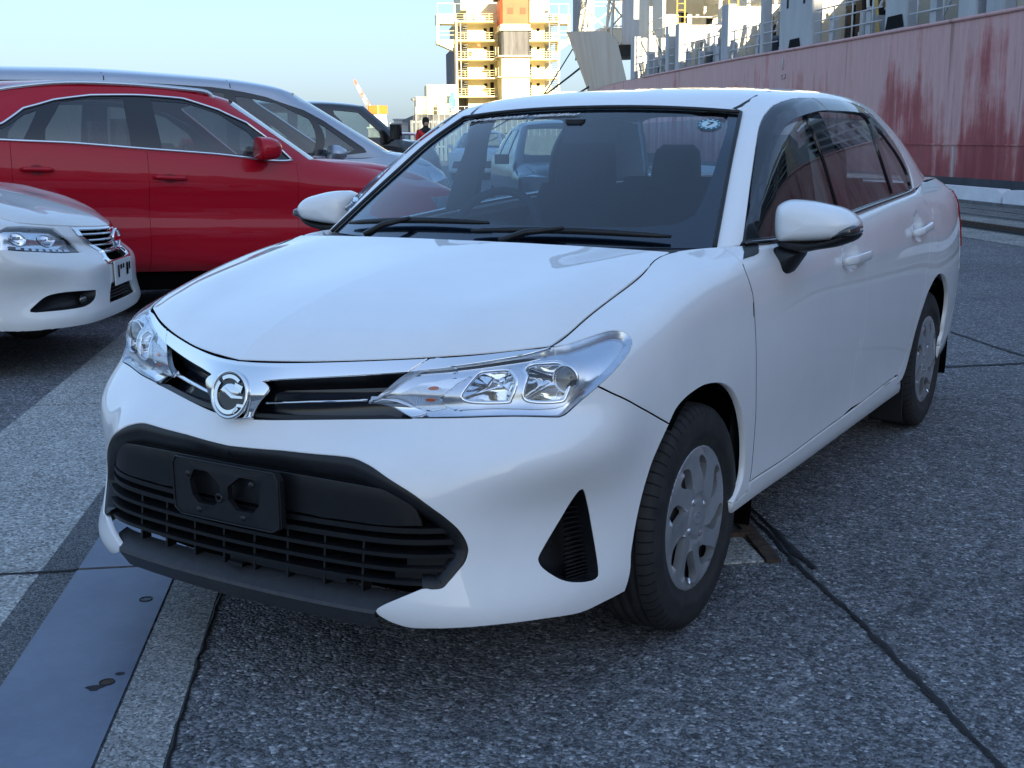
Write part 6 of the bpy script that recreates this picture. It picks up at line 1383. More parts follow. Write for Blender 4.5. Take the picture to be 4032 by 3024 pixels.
class CarBody:
    def __init__(s, W, nose, tail, rows, ws_y, ys, belt, hood, cowl, header, rail, roof, cols, rear, cap=.5, rcap=.4, set_=None, rset=None, top_in=.055, hood_x=None):
        """rows: six (inset, z) pairs up the flank; hood: (x, y, z) along the bonnet's edge from its front corner to the screen"""
        e = 2/2.7; s.W = W
        hood = np.array(hood, float)
        hz = lambda y: np.interp(y, hood[:, 1], hood[:, 2]); hx = lambda y: np.interp(y, hood[:, 1], hood[:, 0])
        bz = lambda y: np.interp(y, [b[0] for b in belt], [b[1] for b in belt])
        top = lambda y: (hx(y), hz(y)) if y < ws_y else (W-top_in*min(1, (y-ws_y)/.12)-(W-hx(ws_y))*max(0, 1-(y-ws_y)/.12), bz(y) if y > ws_y+.12 else hz(ws_y)+(bz(ws_y+.12)-hz(ws_y))*(y-ws_y)/.12)
        set_ = set_ or [.06, .0, .0, .01, .03, .08, .10, .13, .18]
        net = []; hf = hood[0]
        def col_at(y, xs=None):
            tx, tz = top(y); c = [(W-i, y, z) for i, z in rows]
            z5 = rows[-1][1]; i5 = rows[-1][0]
            for f in (.5, .85): c.append((W-i5-(W-i5-tx)*f**2.2, y, z5+(tz-z5)*f))
            return c+[(tx, y, tz)]
        fc = col_at(nose+cap)
        for ph in (0, 16, 32, 48, 64, 78):
            a = math.radians(ph); c = []
            for j in range(9):
                x, y, z = fc[j]; yn = nose+set_[j]; k = hf[1] if j == 8 else None
                zz = z if j < 6 else (rows[-1][1]+(hf[2]-rows[-1][1])*(.5, .85, 1)[j-6])*(1-math.sin(a)**2)+z*math.sin(a)**2
                c.append((x*math.sin(a)**e, y-(y-yn)*math.cos(a)**e, zz))
            net.append(c)
        for y in ys: net.append(col_at(y))
        rc = col_at(tail-rcap); rset = rset or [.05, 0, 0, 0, .02, .03, .05, .07, .10]
        s.first = len(net)
        for ph in (78, 60, 40, 20, 0):
            a = math.radians(ph); net.append([(x*math.sin(a)**e, y+(tail-rset[j]-y)*math.cos(a)**e, z) for j, (x, y, z) in enumerate(rc)])
        s.B = Surf(net, mirror0=True, mirror1=True); s.ys = ys; s.nose = nose; s.tail = tail; s.ws_y = ws_y
        s.u_of = lambda y: 6+np.interp(y, ys, np.arange(len(ys)))
        # bonnet
        fe = [net[i][8] for i in range(6)]+[(top(y)[0], y, top(y)[1]) for y in ys if y <= nose+cap+.01]
        sm = [(top(y)[0], y, top(y)[1]) for y in [q for q in ys if nose+cap-.01 <= q < ws_y]]+[(top(ws_y-.01)[0], ws_y, hz(ws_y))]
        fe, sm = spl(fe, 8), spl(sm, 8)
        A = lambda c, t: np.stack([np.interp(np.asarray(t)*(len(c)-1), np.arange(len(c)), c[:, k]) for k in range(3)], -1)
        T1 = np.linspace(0, 1, 9); S_, T_ = np.meshgrid(T1, T1, indexing='ij'); sx, tx = S_[..., None], T_[..., None]
        re = np.array([(sm[-1][0]*q, cowl[0]+(sm[-1][1]-cowl[0])*q**2, cowl[1]+(sm[-1][2]-cowl[1])*q**2) for q in np.linspace(0, 1, 20)]); ce = np.array([np.array(fe[0])*(1-q)+re[0]*q for q in np.linspace(0, 1, 20)])
        P = A(fe, S_)*(1-tx)+A(re, S_)*tx+A(ce, T_)*(1-sx)+A(sm, T_)*sx-(fe[0]*(1-sx)*(1-tx)+fe[-1]*sx*(1-tx)+re[0]*(1-sx)*tx+re[-1]*sx*tx)
        P[..., 2] += .05*np.sin(np.pi*T_**.7)*(1-S_**3); s.H = Surf(P)
        # glasshouse
        rx = lambda y: np.interp(y, [r[0] for r in rail], [r[1] for r in rail]); rz = lambda y: np.interp(y, [r[0] for r in rail], [r[2] for r in rail]); fz = lambda y: np.interp(y, [r[0] for r in roof], [r[1] for r in roof])
        G = []
        def gcol(b, r, yc, zc):
            c = []
            for t in (0, .25, .5, .75, 1.0): c.append((b[0]+(r[0]-b[0])*t**1.3, b[1]+(r[1]-b[1])*t, b[2]+(r[2]-b[2])*t))
            for f, g in ((.88, .55), (.5, .90), (0, 1.0)): c.append((r[0]*f, r[1]+(yc-r[1])*(1-f), r[2]+(zc-r[2])*g))
            return c
        G.append(gcol((hx(ws_y), ws_y, hz(ws_y)), header[0], header[1][0], header[1][1]))
        for yb, yr in cols: G.append(gcol((top(yb)[0], yb, top(yb)[1]), (rx(yr), yr, rz(yr)), yr, fz(yr)))
        G.append(gcol(rear[0], rear[1], rear[2][0], rear[2][1]))
        s.G = Surf(G, mirrorv=True)
        wn = []
        b0, h0 = np.array(G[0][0]), np.array(header[0]); cb, ch = np.array([0, cowl[0]+.05, cowl[1]]), np.array([0, header[1][0], header[1][1]])
        for q in np.linspace(0, 1, 7):
            wn.append([((b0+(h0-b0)*t)*[q, 0, 0]+(cb+(ch-cb)*t)*[0, 1, 1]+((b0+(h0-b0)*t)-(cb+(ch-cb)*t))*[0, q**2.2, q**2.2]) for t in np.linspace(0, 1, 6)])
        s.S = Surf(wn, mirror0=True)
def circ(yc, zc, r, a0=0, a1=2*math.pi, n=40): return [(yc+r*math.cos(a), zc+r*math.sin(a)) for a in np.linspace(a0, a1, n, endpoint=(a1-a0 < 6.2))]
def road_wheel(par, x, y, z, r, w=.10, rim=None, m=None, spokes=5):
    rim = rim or r*.66; m = m or M_ALLOY; R = thing('wheel', None, None); R.parent = par; R.location = (x, y, z); R.rotation_euler = (0, 0, 0 if x > 0 else math.pi)
    mb = MB(); mb.lathe([(-w*.85, rim), (-w, rim*1.15), (-w*.95, r*.93), (-w*.7, r), (w*.7, r), (w*.95, r*.93), (w, rim*1.15), (w*.85, rim)], 40); mb.build('tyre', M_RUBBER, R)
    mb = MB(); mb.lathe([(w*.80, rim), (w*.55, rim*.92), (w*.3, rim*.9), (w*.3, 0)], 40); mb.build('rim', M_COVDARK, R)
    for k in range(spokes):
        a = 2*math.pi*k/spokes; mb = MB(); mb.bar((w*.75, 0, 0), (w*.72, rim*.95*math.cos(a), rim*.95*math.sin(a)), .03, rim*.28, up=(0, -math.sin(a), math.cos(a))); mb.build('spoke', m, R)
    return R
def frame_root(name, label, cat_, cols, o, sc=1.0, group=None):
    r = thing(name, label, cat_, group=group); M = Matrix.Identity(4)
    for i in range(3):
        for j in range(3): M[j][i] = float(cols[i][j])*sc
    for j in range(3): M[j][3] = float(o[j])
    r.matrix_world = M; return r
def dress(cb, root, m, arches, cuts, glassp, names=None, mg=None, gap=.002, wheels=True, wr=.33, zg=0., liner=True, hi=True):
    """skins a CarBody: flank panels between door cuts, bonnet, roof, glass, dark insides and wheels"""
    mg = mg or M_SIDEG; B, G = cb.B, cb.G; w0 = cb.W; P = {}
    umax = B.nu-1
    edges = [0]+[cb.u_of(y) if np.isscalar(y) else y for y in cuts]+[umax]
    arc = []
    for (yc, zc, r) in arches:
        z0 = B.ev(cb.u_of(yc), 0)[2]+.01
        c = [(yc+r*math.cos(a), max(zc+r*math.sin(a), z0)) for a in np.linspace(-.35, math.pi+.35, 30)]; arc.append((inv(B, c), yc, r))
    nm = names or ['front_bumper', 'front_wing', 'front_door', 'rear_door', 'quarter_panel']
    V8 = B.nv-1
    for i in range(len(edges)-1):
        a, b = edges[i], edges[i+1]
        poly = [(a, 0)]+[(u, 0) for u in np.arange(a+.4, b-.2, .4)]+[(b, 0)]+[(b, v) for v in np.arange(.5, V8, .5)]+[(b, V8)]+[(u, V8) for u in np.arange(b-.4, a+.2, -.4)]+[(a, V8)]+[(a, V8-v) for v in np.arange(.5, V8, .5)]
        poly = np.array(poly)
        # wheel openings that overlap this panel are cut from its lower edge
        for au, yc, r in arc:
            lo, hi_ = au[:, 0].min(), au[:, 0].max()
            if hi_ > a+.05 and lo < b-.05:
                q = np.array(sorted([p for p in au.tolist() if a+.02 < p[0] < b-.02], key=lambda p: p[0]))
                if len(q) < 2: continue
                low = [p for p in poly[1:] if p[1] < 1e-6 and (p[0] < q[0][0]-.05)]; low2 = [p for p in poly[1:] if p[1] < 1e-6 and (p[0] > q[-1][0]+.05) and p[0] <= b]
                left = [(a, 0)] if q[0][0] > a+.1 and lo > a+.02 else []
                base = left+([tuple(p) for p in low] if left else [])+([(q[0][0], 0)] if left else [])+[tuple(p) for p in q]+([(q[-1][0], 0)]+[tuple(p) for p in low2] if hi_ < b-.02 else [])
                rest = [tuple(p) for p in poly if p[1] > 1e-6]
                if not left: rest = [p for p in rest if not (p[0] == a and p[1] <= q[0][1])]
                if hi_ >= b-.02: rest = [p for p in rest if not (p[0] == b and p[1] <= q[-1][1])]
                poly = np.array(base+rest)
        both = (a == 0 or b == umax)
        kw = dict(step=.3, bstep=.2, lip=.012, gap=gap)
        if both: P[nm[i]] = (patch(nm[i], B, poly, m, root, both=True, **kw),)*2
        else: P[nm[i]] = (patch(nm[i], B, poly, m, root, **kw), patch(nm[i], B, poly, m, root, flip=True, **kw))
    n = cb.H.nu-1
    P['bonnet'] = patch('bonnet', cb.H, np.array([(0, 0), (n/2, 0), (n, 0), (n, n/2), (n, n), (n/2, n), (0, n), (0, n/2)]), m, root, both=True, step=.5, bstep=.4, gap=gap)
    gn, gv = G.nu-1, G.nv-1
    holes = [inv(G, q) for q in glassp]
    P['roof'] = patch('roof', G, np.array([(0, 0), (gn, 0), (gn, gv), (0, gv)]), m, root, both=True, holes=holes, step=.35, bstep=.2, lip=.02, gap=0)
    for q in holes:
        for fl in (False, True): patch('side_window', G, q, mg, root, off=-.008, lip=0, gap=-.005, step=.5, flip=fl)
    s = cb.S; n1, n2 = s.nu-1, s.nv-1
    patch('windscreen', s, np.array([(0, 0), (n1, 0), (n1, n2), (0, n2)]), mg, root, both=True, off=-.004, lip=0, step=.6, bstep=.5)
    if liner:
        mb = MB(); mb.box((-w0*.86, cb.nose+.55, .22), (w0*.86, cb.tail-.25, .40)); mb.build('floor_pan', M_DARK, root)
        for yc, zc, r in arches:
            mb = MB(); mb.lathe([(-w0*.93, r*.97), (w0*.93, r*.97)], 32, X=lambda p: (p[0], yc+p[1], zc+p[2])); mb.build('wheel_well', M_DARK, root)
        patch('cabin_lining', B, np.array([(cb.u_of(cb.ws_y)+.2, 1), (cb.B.nu-3, 1), (cb.B.nu-3, V8-.2), (cb.u_of(cb.ws_y)+.2, V8-.2)]), M_CABIN, root, both=False, off=-.05, lip=0, step=.6, bstep=.5)
        patch('cabin_lining', B, np.array([(cb.u_of(cb.ws_y)+.2, 1), (cb.B.nu-3, 1), (cb.B.nu-3, V8-.2), (cb.u_of(cb.ws_y)+.2, V8-.2)]), M_CABIN, root, flip=True, off=-.05, lip=0, step=.6, bstep=.5)
    if wheels:
        for yc, zc, r in arches:
            for sx in (1, -1): road_wheel(root, sx*(w0-.12), yc, zg+wr, wr)
    return P
def bench(root, ys, w, z0=.55, z1=1.12, hz=1.3, m=None):
    m = m or M_SEAT
    for y, xs in ys:
        for x in xs:
            mb = MB(); mb.box((x-w, y-.07, z0), (x+w, y+.07, z1), X=lambda p: (p[0], p[1]+.18*(p[2]-z0), p[2]), ch=.05); s = mb.build('seat', m, root)
            mb = MB(); mb.box((x-.12, y+.06, z1+.02), (x+.12, y+.16, hz), ch=.045); mb.build('headrest', m, s)
def sweep(S, uv, r, name, m, par, off=.0, flip=False, n=6):
    P = S.ev(uv[:, 0], uv[:, 1])+S.nrm(uv[:, 0], uv[:, 1])*off
    if flip: P = P*[-1, 1, 1]
    mb = MB(); mb.tube(P, r, n); return mb.build(name, m, par)
M_BACK = mat('dark lamp housing', (.02, .02, .02), .4)
FR = (np.array([-.8836, .4682, 0]), np.array([-.4676, -.8828, .0454]), np.array([.0212, .0401, .9990]))
O_SUV = np.array([-4.922, 5.078, -.126])
# ---------------------------------------------------------------- red five-door off-roader
M_REDP = paint('deep red car paint', (.42, .003, .016), coat=.55, spec=.2)
M_TAN = noisy('grey seat leather', (.12, .12, .115), (.17, .168, .16), 20, .6)
suv = CarBody(W=.83, nose=-1.03, tail=3.55, rows=[(.075, .34), (.02, .40), (.0, .50), (.0, .62), (.02, .72), (.008, .87)], ws_y=.30,
    ys=[-.53, -.36, -.12, .12, .30, .44, .75, 1.05, 1.42, 1.8, 2.15, 2.5, 2.85, 3.15],
    belt=[(.42, 1.045), (.95, 1.08), (1.42, 1.10), (1.85, 1.12), (2.3, 1.13), (3.1, 1.17)], hood=[(.58, -.80, .885), (.63, -.53, .965), (.66, -.2, 1.03), (.69, .12, 1.065), (.715, .30, 1.08)],
    cowl=(.02, 1.10), header=((.57, .80, 1.425), (.66, 1.475)), rail=[(.6, .64, 1.33), (.98, .60, 1.455), (1.3, .605, 1.475), (1.6, .605, 1.475), (2.0, .59, 1.44), (2.4, .57, 1.36), (2.9, .54, 1.25)],
    roof=[(.9, 1.515), (1.3, 1.54), (1.8, 1.54), (2.3, 1.50), (2.9, 1.40)], cols=[(.46, .93), (.80, 1.08), (1.15, 1.24), (1.5, 1.46), (1.85, 1.75), (2.15, 2.0), (2.5, 2.35), (2.85, 2.7)],
    rear=((.60, 3.2, 1.17), (.54, 2.95, 1.28), (2.95, 1.42)), cap=.50, rcap=.4, top_in=.05)
SUV = frame_root('off_roader', 'red off-roader with chrome window trim and silver roof rails behind the white saloon', 'car', FR, O_SUV, 1.15)
dl = [(.44, 1.07), (.56, 1.185), (.72, 1.305), (.90, 1.38), (1.12, 1.44), (1.40, 1.447), (1.7, 1.43), (1.92, 1.39), (2.10, 1.33), (2.23, 1.235), (2.50, 1.15), (2.3, 1.14), (1.85, 1.135), (1.42, 1.115), (.95, 1.095), (.6, 1.065)]
SP = dress(suv, SUV, M_REDP, [(0, .30, .41), (2.55, .30, .41)], [-.62, .42, 1.40, 2.20], [], wheels=False)
M_DLO = M_GLOSSB
# window aperture: the roof pressing is rebuilt with one opening, filled by a black frame and three panes
bpy.data.objects.remove(SP['roof'])
du = inv(suv.G, dl); gn, gv = suv.G.nu-1, suv.G.nv-1
patch('roof', suv.G, np.array([(0, 0), (gn, 0), (gn, gv), (0, gv)]), M_REDP, SUV, both=True, holes=[du], step=.3, bstep=.15, lip=.02, gap=0)
w1 = inv(suv.G, [(.62, 1.09), (.72, 1.25), (.90, 1.36), (1.10, 1.415), (1.33, 1.42), (1.30, 1.115), (.95, 1.105)])
w2 = inv(suv.G, [(1.49, 1.12), (1.50, 1.425), (1.75, 1.41), (1.88, 1.385), (1.99, 1.22), (2.00, 1.14), (1.85, 1.14)])
w3 = inv(suv.G, [(2.12, 1.15), (2.02, 1.33), (2.10, 1.30), (2.22, 1.215), (2.40, 1.155)])
for fl in (False, True):
    patch('window_frame', suv.G, du, M_DLO, SUV, holes=[w1, w2, w3], off=-.003, lip=.012, gap=0, step=.3, bstep=.15, flip=fl)
    for q in (w1, w2, w3): patch('side_window', suv.G, q, M_SIDEG, SUV, off=-.008, lip=0, gap=-.004, step=.4, flip=fl)
    sweep(suv.G, resample(np.concatenate([du, du[:1]]), .15, closed=False), .0085, 'chrome_trim', M_CHROME, SUV, off=.003, flip=fl)
    rl = [suv.G.ev(*q)+np.array([0, 0, .035]) for q in inv(suv.G, [(.95, 1.455), (1.1, 1.468), (1.5, 1.478), (1.9, 1.46), (2.3, 1.385)])]
    rl = [rl[0]-np.array([0, .04, .04])]+rl+[rl[-1]+np.array([0, .05, -.04])]
    mb = MB(); mb.tube([np.array(q)*([-1, 1, 1] if fl else [1, 1, 1])-np.array([.03*(-1 if fl else 1), 0, 0]) for q in spl(rl, 5)], .016, 8); mb.build('roof_rail', mat('satin aluminium', (.62, .63, .64), .25, 1.0), SUV)
    for a, b, dn in (((1.17, .935), (1.37, .94), 'front_door'), ((1.97, .97), (2.15, .97), 'rear_door')):
        q0, q1 = inv(suv.B, [a, b]); par = SP[dn][1 if fl else 0]
        c = (q0+q1)/2; th = np.linspace(0, 2*math.pi, 20, endpoint=False)
        uv = np.linspace(q0, q1, 11); P_ = suv.B.ev(uv[:, 0], uv[:, 1])+suv.B.nrm(uv[:, 0], uv[:, 1])*np.array([.006]+[.028]*9+[.006])[:, None]
        mb = MB(); mb.tube(P_*([-1, 1, 1] if fl else [1, 1, 1]), [.010]+[.014]*9+[.010], 8); mb.build('handle', M_REDP, par)
        patch('handle_cup_shade', suv.B, np.array([(c[0]+(q1-q0)[0]*.25*math.cos(t), c[1]+.28*math.sin(t)) for t in th]), mat('red recess shade', (.16, .003, .008), .4), par, off=.001, lip=.0, step=.2, flip=fl)  # flat patch, the recess shade painted as a darker red
    # door mirror
    mb = MB(); sgn = -1 if fl else 1
    shp = spl([(.80, 1.075), (.775, 1.12), (.79, 1.19), (.83, 1.215), (.95, 1.205), (1.0, 1.16), (.99, 1.09), (.93, 1.07)], 4, closed=True)
    rows = [[(sgn*(.90+(q[0]-.90)*k), yy, 1.14+(q[1]-1.14)*k) for q in np.concatenate([shp, shp[:1]])] for k, yy in ((.05, .565), (.5, .575), (.85, .60), (1, .64), (1, .70), (.9, .715), (.05, .715))]
    mb.sheet(rows, flip=fl != (area2(shp) > 0)); mir = mb.build('door_mirror', M_REDP, SUV)
    mb = MB(); mb.bar((sgn*.78, .66, 1.07), (sgn*.87, .66, 1.09), .05, .03); mb.build('mirror_arm', M_GLOSSB, mir)
    # sill cladding and headlamp
    hlq = inv(suv.B, [(-.58, .84), (-.66, .745), (-.80, .76), (-.93, .80), (-.95, .825), (-.75, .855)])
    patch('headlamp', suv.B, ccw(hlq), M_LBASE, SUV, off=.004, lip=.01, step=.2, bstep=.15, flip=fl)
    patch('lamp_lens', suv.B, ccw(hlq), M_LENS, SUV, off=.012, lip=0, step=.2, bstep=.15, flip=fl)
bench(SUV, [(1.35, (-.36, .36)), (2.15, (-.36, .36))], .23, z1=1.10, hz=1.30, m=M_TAN)
mb = MB(); mb.box((-.7, .42, .85), (.7, .62, 1.03), ch=.05); mb.build('dashboard', M_CABIN, SUV)
mb = MB(); mb.tube([(.36+.17*math.cos(a), .78+.06*math.sin(a), 1.0+.16*math.sin(a)) for a in np.linspace(0, 2*math.pi, 24, endpoint=False)], .014, 6, closed=True); mb.build('steering_wheel', M_CABIN, SUV)
for x in (.71, -.71):
    for y in (0, 2.55):
        zg = (.126-.0454*1.15*y)/1.15/.999; road_wheel(SUV, x, y, zg+.31, .31)
mb = MB(); mb.box((-.15, 2.75, 1.46), (-.12, 2.86, 1.53)); mb.add([(-.02, 2.2, 1.52), (.02, 2.2, 1.52), (0, 2.34, 1.52), (0, 2.30, 1.60)], [(0, 1, 3), (1, 2, 3), (2, 0, 3)]); mb = MB(); mb.add([(-.02, 2.2, 1.50), (.02, 2.2, 1.50), (0, 2.36, 1.49), (0, 2.34, 1.585), (0, 2.31, 1.585)], [(0, 1, 4), (1, 2, 3, 4), (2, 0, 4, 3)]); mb.build('roof_aerial', M_REDP, SUV)
# ---------------------------------------------------------------- silver people-carrier behind it
M_SILV = paint('silver blue car paint', (.40, .44, .50), flake=1)
van = CarBody(W=.75, nose=-2.30, tail=2.6, rows=[(.06, .24), (.015, .30), (.0, .42), (.0, .58), (.006, .74), (.006, .88)], ws_y=-1.42,
    ys=[-1.85, -1.65, -1.42, -1.28, -1.0, -.5, 0, .5, 1.0, 1.5, 1.9, 2.2],
    belt=[(-1.3, 1.12), (-.9, 1.09), (0, 1.08), (1.0, 1.09), (2.4, 1.12)], hood=[(.50, -2.12, .97), (.60, -1.85, 1.06), (.64, -1.6, 1.12), (.66, -1.42, 1.16)],
    cowl=(-1.72, 1.19), header=((.53, -.56, 1.635), (-.70, 1.69)), rail=[(-1.2, .64, 1.30), (-.75, .59, 1.54), (-.40, .57, 1.65), (.2, .575, 1.69), (1.2, .575, 1.68), (2.4, .55, 1.62)],
    roof=[(-.6, 1.715), (-.3, 1.76), (.2, 1.79), (1.2, 1.79), (2.4, 1.73)], cols=[(-1.28, -.44), (-.7, -.22), (0, .05), (.6, .6), (1.2, 1.15), (1.7, 1.65), (2.15, 2.05)],
    rear=((.62, 2.5, 1.12), (.55, 2.4, 1.6), (2.42, 1.72)), cap=.45, rcap=.4, top_in=.05)
VAN = frame_root('people_carrier', 'silver people carrier with a long raked windscreen, seen over the red car roof', 'van', FR, O_SUV+FR[0]*1.15*(1.6+.75-.0+.10), 1.15)
tri = [(-.76, 1.41), (-.84, 1.365), (-1.10, 1.19), (-1.06, 1.16), (-.90, 1.125), (-.77, 1.125)]
fw_ = [(-.68, 1.12), (-.68, 1.44), (-.40, 1.56), (-.08, 1.60), (-.02, 1.60), (-.02, 1.11)]
rw_ = [(.08, 1.11), (.08, 1.625), (.6, 1.64), (1.05, 1.635), (1.05, 1.11)]
qw_ = [(1.12, 1.11), (1.12, 1.63), (1.7, 1.61), (2.1, 1.57), (2.2, 1.14)]
dress(van, VAN, M_SILV, [(-1.45, .30, .38), (1.35, .30, .38)], [-1.95, -.80, .02, 1.08], [], wr=.30, zg=.08)
bpy.data.objects.remove([o for o in VAN.children if o.name.startswith('roof')][0])
vd = [(-1.22, 1.16), (-1.19, 1.20), (-.82, 1.43), (-.64, 1.515), (-.3, 1.61), (.2, 1.668), (1.2, 1.66), (2.0, 1.62), (2.3, 1.58), (2.36, 1.13), (1.0, 1.105), (0, 1.10), (-.9, 1.12)]
vdu = inv(van.G, vd); gn, gv = van.G.nu-1, van.G.nv-1
patch('roof', van.G, np.array([(0, 0), (gn, 0), (gn, gv), (0, gv)]), M_SILV, VAN, both=True, holes=[vdu], step=.3, bstep=.15, lip=.02, gap=0)
vh = [inv(van.G, q) for q in (tri, fw_, rw_, qw_)]
M_PRIV = glass('privacy glass', (.08, .09, .10), 1.0, 1.6)
for fl in (False, True):
    patch('window_frame', van.G, vdu, M_DLO, VAN, holes=vh, off=-.003, lip=.012, gap=0, step=.3, bstep=.15, flip=fl)
    for i, q in enumerate(vh): patch('side_window', van.G, q, M_SIDEG if i < 2 else M_PRIV, VAN, off=-.008, lip=0, gap=-.004, step=.4, flip=fl)
    for y in (.02, 1.08):
        q = inv(van.G, [(y, 1.67), (y, 1.70), (y+.01, 1.735)]); sweep(van.G, q, .004, 'roof_joint', M_DARK, VAN, off=.0, flip=fl)
    mb = MB(); sg = -1 if fl else 1
    rows = [[(sg*(.86+.11*k*math.cos(a)), yy, 1.14+.075*k*math.sin(a)) for a in np.linspace(0, 2*math.pi, 17)] for k, yy in ((.1, -.93), (.7, -.92), (1, -.86), (1, -.80), (.1, -.79))]; mb.sheet(rows, flip=not fl); mi = mb.build('door_mirror', M_SILV, VAN)
    mb = MB(); mb.bar((sg*.70, -.83, 1.09), (sg*.80, -.83, 1.12), .05, .04); mb.build('mirror_arm', M_BLACK, mi)
    q = inv(van.B, [(-2.22, .93), (-2.0, .96), (-1.85, 1.0), (-1.88, .88), (-2.1, .84), (-2.24, .86)]); patch('headlamp', van.B, ccw(q), M_LBASE, VAN, off=.004, lip=.01, step=.2, bstep=.15, flip=fl)
bench(VAN, [(-.3, (-.36, .36)), (.75, (-.36, .36)), (1.7, (0,))], .23, z1=1.15, hz=1.36, m=M_SEAT)
mb = MB(); mb.box((-.62, -1.25, .85), (.62, -.95, 1.08), ch=.05); mb.build('dashboard', M_CABIN, VAN)
# ---------------------------------------------------------------- white saloon nose at the left edge (same kind of body, its own face)
M_WHITE2 = paint('warm white car paint', (.70, .71, .70))
sd = thing('saloon_car', 'white saloon with slatted chrome grille poking in at the left edge beside the red car', 'car')
def sd_place(v):
    x, y, z, a, sx, sz = v; c = np.array(CAMP); o = c+.95*(np.array([x, y, z])-c); sd.location = tuple(o); sd.rotation_euler = (0, 0, a); sd.scale = (sx*.95, .95, sz*.95)
sd_place(S2)
B2, H2 = BODYS2, HOODS2
lam = ccw(np.array(CV2['lamp']+[(6.3, 5.3), (6.2, 6.2), (5.6, 7.0), (4.6, 7.45), (3.6, 7.55), (2.8, 7.60)]))
gri = np.array([(0, 7.75), (1.62, 7.60), (1.55, 6.6), (1.22, 5.36), (1.0, 4.5), (1.16, 4.02), (1.08, 3.72), (.6, 3.66), (0, 3.66)])
fg2 = ccw(spl(CV2['fog'], 3, closed=True)); itk = np.array([(0, 2.55), (.35, 2.55), (.93, 2.5), (1.25, 1.52), (.46, 1.50), (0, 1.50)])
bmp2 = np.array([(0, 3.62), (.6, 3.62), (1.12, 3.68), (1.22, 4.05), (1.05, 4.5), (1.27, 5.36), (1.60, 6.6), (1.66, 7.97), (2.0, 7.97), (2.8, 7.97), (3.6, 7.97), (4.6, 7.97), (5.6, 7.97), (6.4, 7.97), (6.9, 7.0), (7.2, 5.5), (7.34, 4.2), (8.3, 3.5), (8.2, 2.2), (8.1, .3), (6, .15), (4, .1), (2, .1), (0, .1), (0, 1.45), (.5, 1.45), (1.32, 1.47), (.98, 2.56), (.36, 2.60), (0, 2.60)])
bmp2 = cat(bmp2)
patch('front_bumper', B2, ccw(bmp2), M_WHITE2, sd, both=True, holes=[lam, fg2], step=.16, bstep=.1)
patch('front_wing', B2, ccw(np.array([(6.42, 7.97), (8, 7.97), (9, 7.97), (10.7, 7.97), (10.7, 4), (10.7, 1.2), (10.2, 1.1), (9.9, 3), (9.4, 4.2), (9.0, 4.45), (8.5, 3.6), (8.32, 3.5), (7.34, 4.2), (7.22, 5.5), (6.92, 7.0)])), M_WHITE2, sd, step=.2, bstep=.1)
patch('front_wing', B2, ccw(np.array([(6.42, 7.97), (8, 7.97), (9, 7.97), (10.7, 7.97), (10.7, 4), (10.7, 1.2), (10.2, 1.1), (9.9, 3), (9.4, 4.2), (9.0, 4.45), (8.5, 3.6), (8.32, 3.5), (7.34, 4.2), (7.22, 5.5), (6.92, 7.0)])), M_WHITE2, sd, flip=True, step=.2, bstep=.1)
patch('bonnet', H2, np.array([(0, 0), (5, 0), (10, 0), (10, 5), (10, 10), (5, 10), (0, 10), (0, 5)]), M_WHITE2, sd, both=True, step=.3, bstep=.25, gap=.003)
patch('front_cavity_liner', B2, np.array([(0, .5), (6.8, .5), (6.8, 7.7), (0, 7.7)]), M_DARK, sd, both=True, off=-.10, lip=0, step=.5, bstep=.4)
patch('engine_bay_liner', H2, np.array([(0, .2), (10, .2), (10, 9.9), (0, 9.9)]), M_DARK, sd, both=True, off=-.03, lip=0, step=1, bstep=1)
for n0, n1, pl_ in (('side_panel', 0, np.array([(10.75, 1.1), (20, 1.1), (20, 7.97), (15, 7.97), (10.75, 7.97)])),):
    for fl in (False, True): patch(n0, B2, pl_, M_WHITE2, sd, step=.3, bstep=.2, flip=fl)
patch('tail_panel', B2, np.array([(20, 1.1), (24, 1.1), (24, 7.97), (20, 7.97)]), M_WHITE2, sd, both=True, step=.4, bstep=.3)
patch('roof', GREENS, roofp, M_WHITE2, sd, both=True, step=.3, bstep=.15); patch('windscreen', WSS, wsp, M_SCREEN, sd, both=True, step=.7, bstep=.5, off=-.003, lip=0)
for fl in (False, True): patch('side_window', GREENS, frp, M_PRIV, sd, step=.4, bstep=.2, off=-.008, lip=0, flip=fl)
mb = MB(); mb.box((-.60, -.40, .2), (.60, 3.2, .3)); mb.build('floor_pan', M_DARK, sd)
GRI = thing('grille', None, None); GRI.parent = sd
def ringhole(P, k): c = P.mean(0); return c+(P-c)*k
patch('grille_insert', B2, ccw(np.array([(0, 7.5), (1.5, 7.4), (1.4, 6.5), (1.05, 5.3), (.86, 4.5), (.95, 4.1), (.9, 3.85), (0, 3.8)])), M_DARK, GRI, both=True, off=-.04, lip=0, step=.3, bstep=.2)
gfr = cat([(0, 7.9), (1.66, 7.75), (1.58, 6.6), (1.25, 5.36), (1.03, 4.5), (1.19, 4.02), (1.10, 3.68), (.6, 3.64), (0, 3.64), (0, 3.86), (.55, 3.86), (.93, 3.90), (.98, 4.1), (.86, 4.5), (1.06, 5.4), (1.40, 6.5), (1.44, 7.35), (0, 7.5)])
patch('grille_surround', B2, ccw(gfr), M_CHROME, GRI, both=True, off=.006, lip=.02, step=.15, bstep=.1)
for v, ue in ((6.75, 1.38), (5.95, 1.18), (5.2, 1.0), (4.5, .84)):
    rows = [[BODYS2.ev(abs(u), v+dv)*[1 if u >= 0 else -1, 1, 1]-np.array([0, -d, 0]) for u in np.linspace(-ue, ue, 15)] for dv, d in ((.22, .03), (.12, .004), (-.08, .002), (-.16, .03))]
    mb = MB(); mb.sheet(rows); mb.build('slat', M_CHROME, GRI)
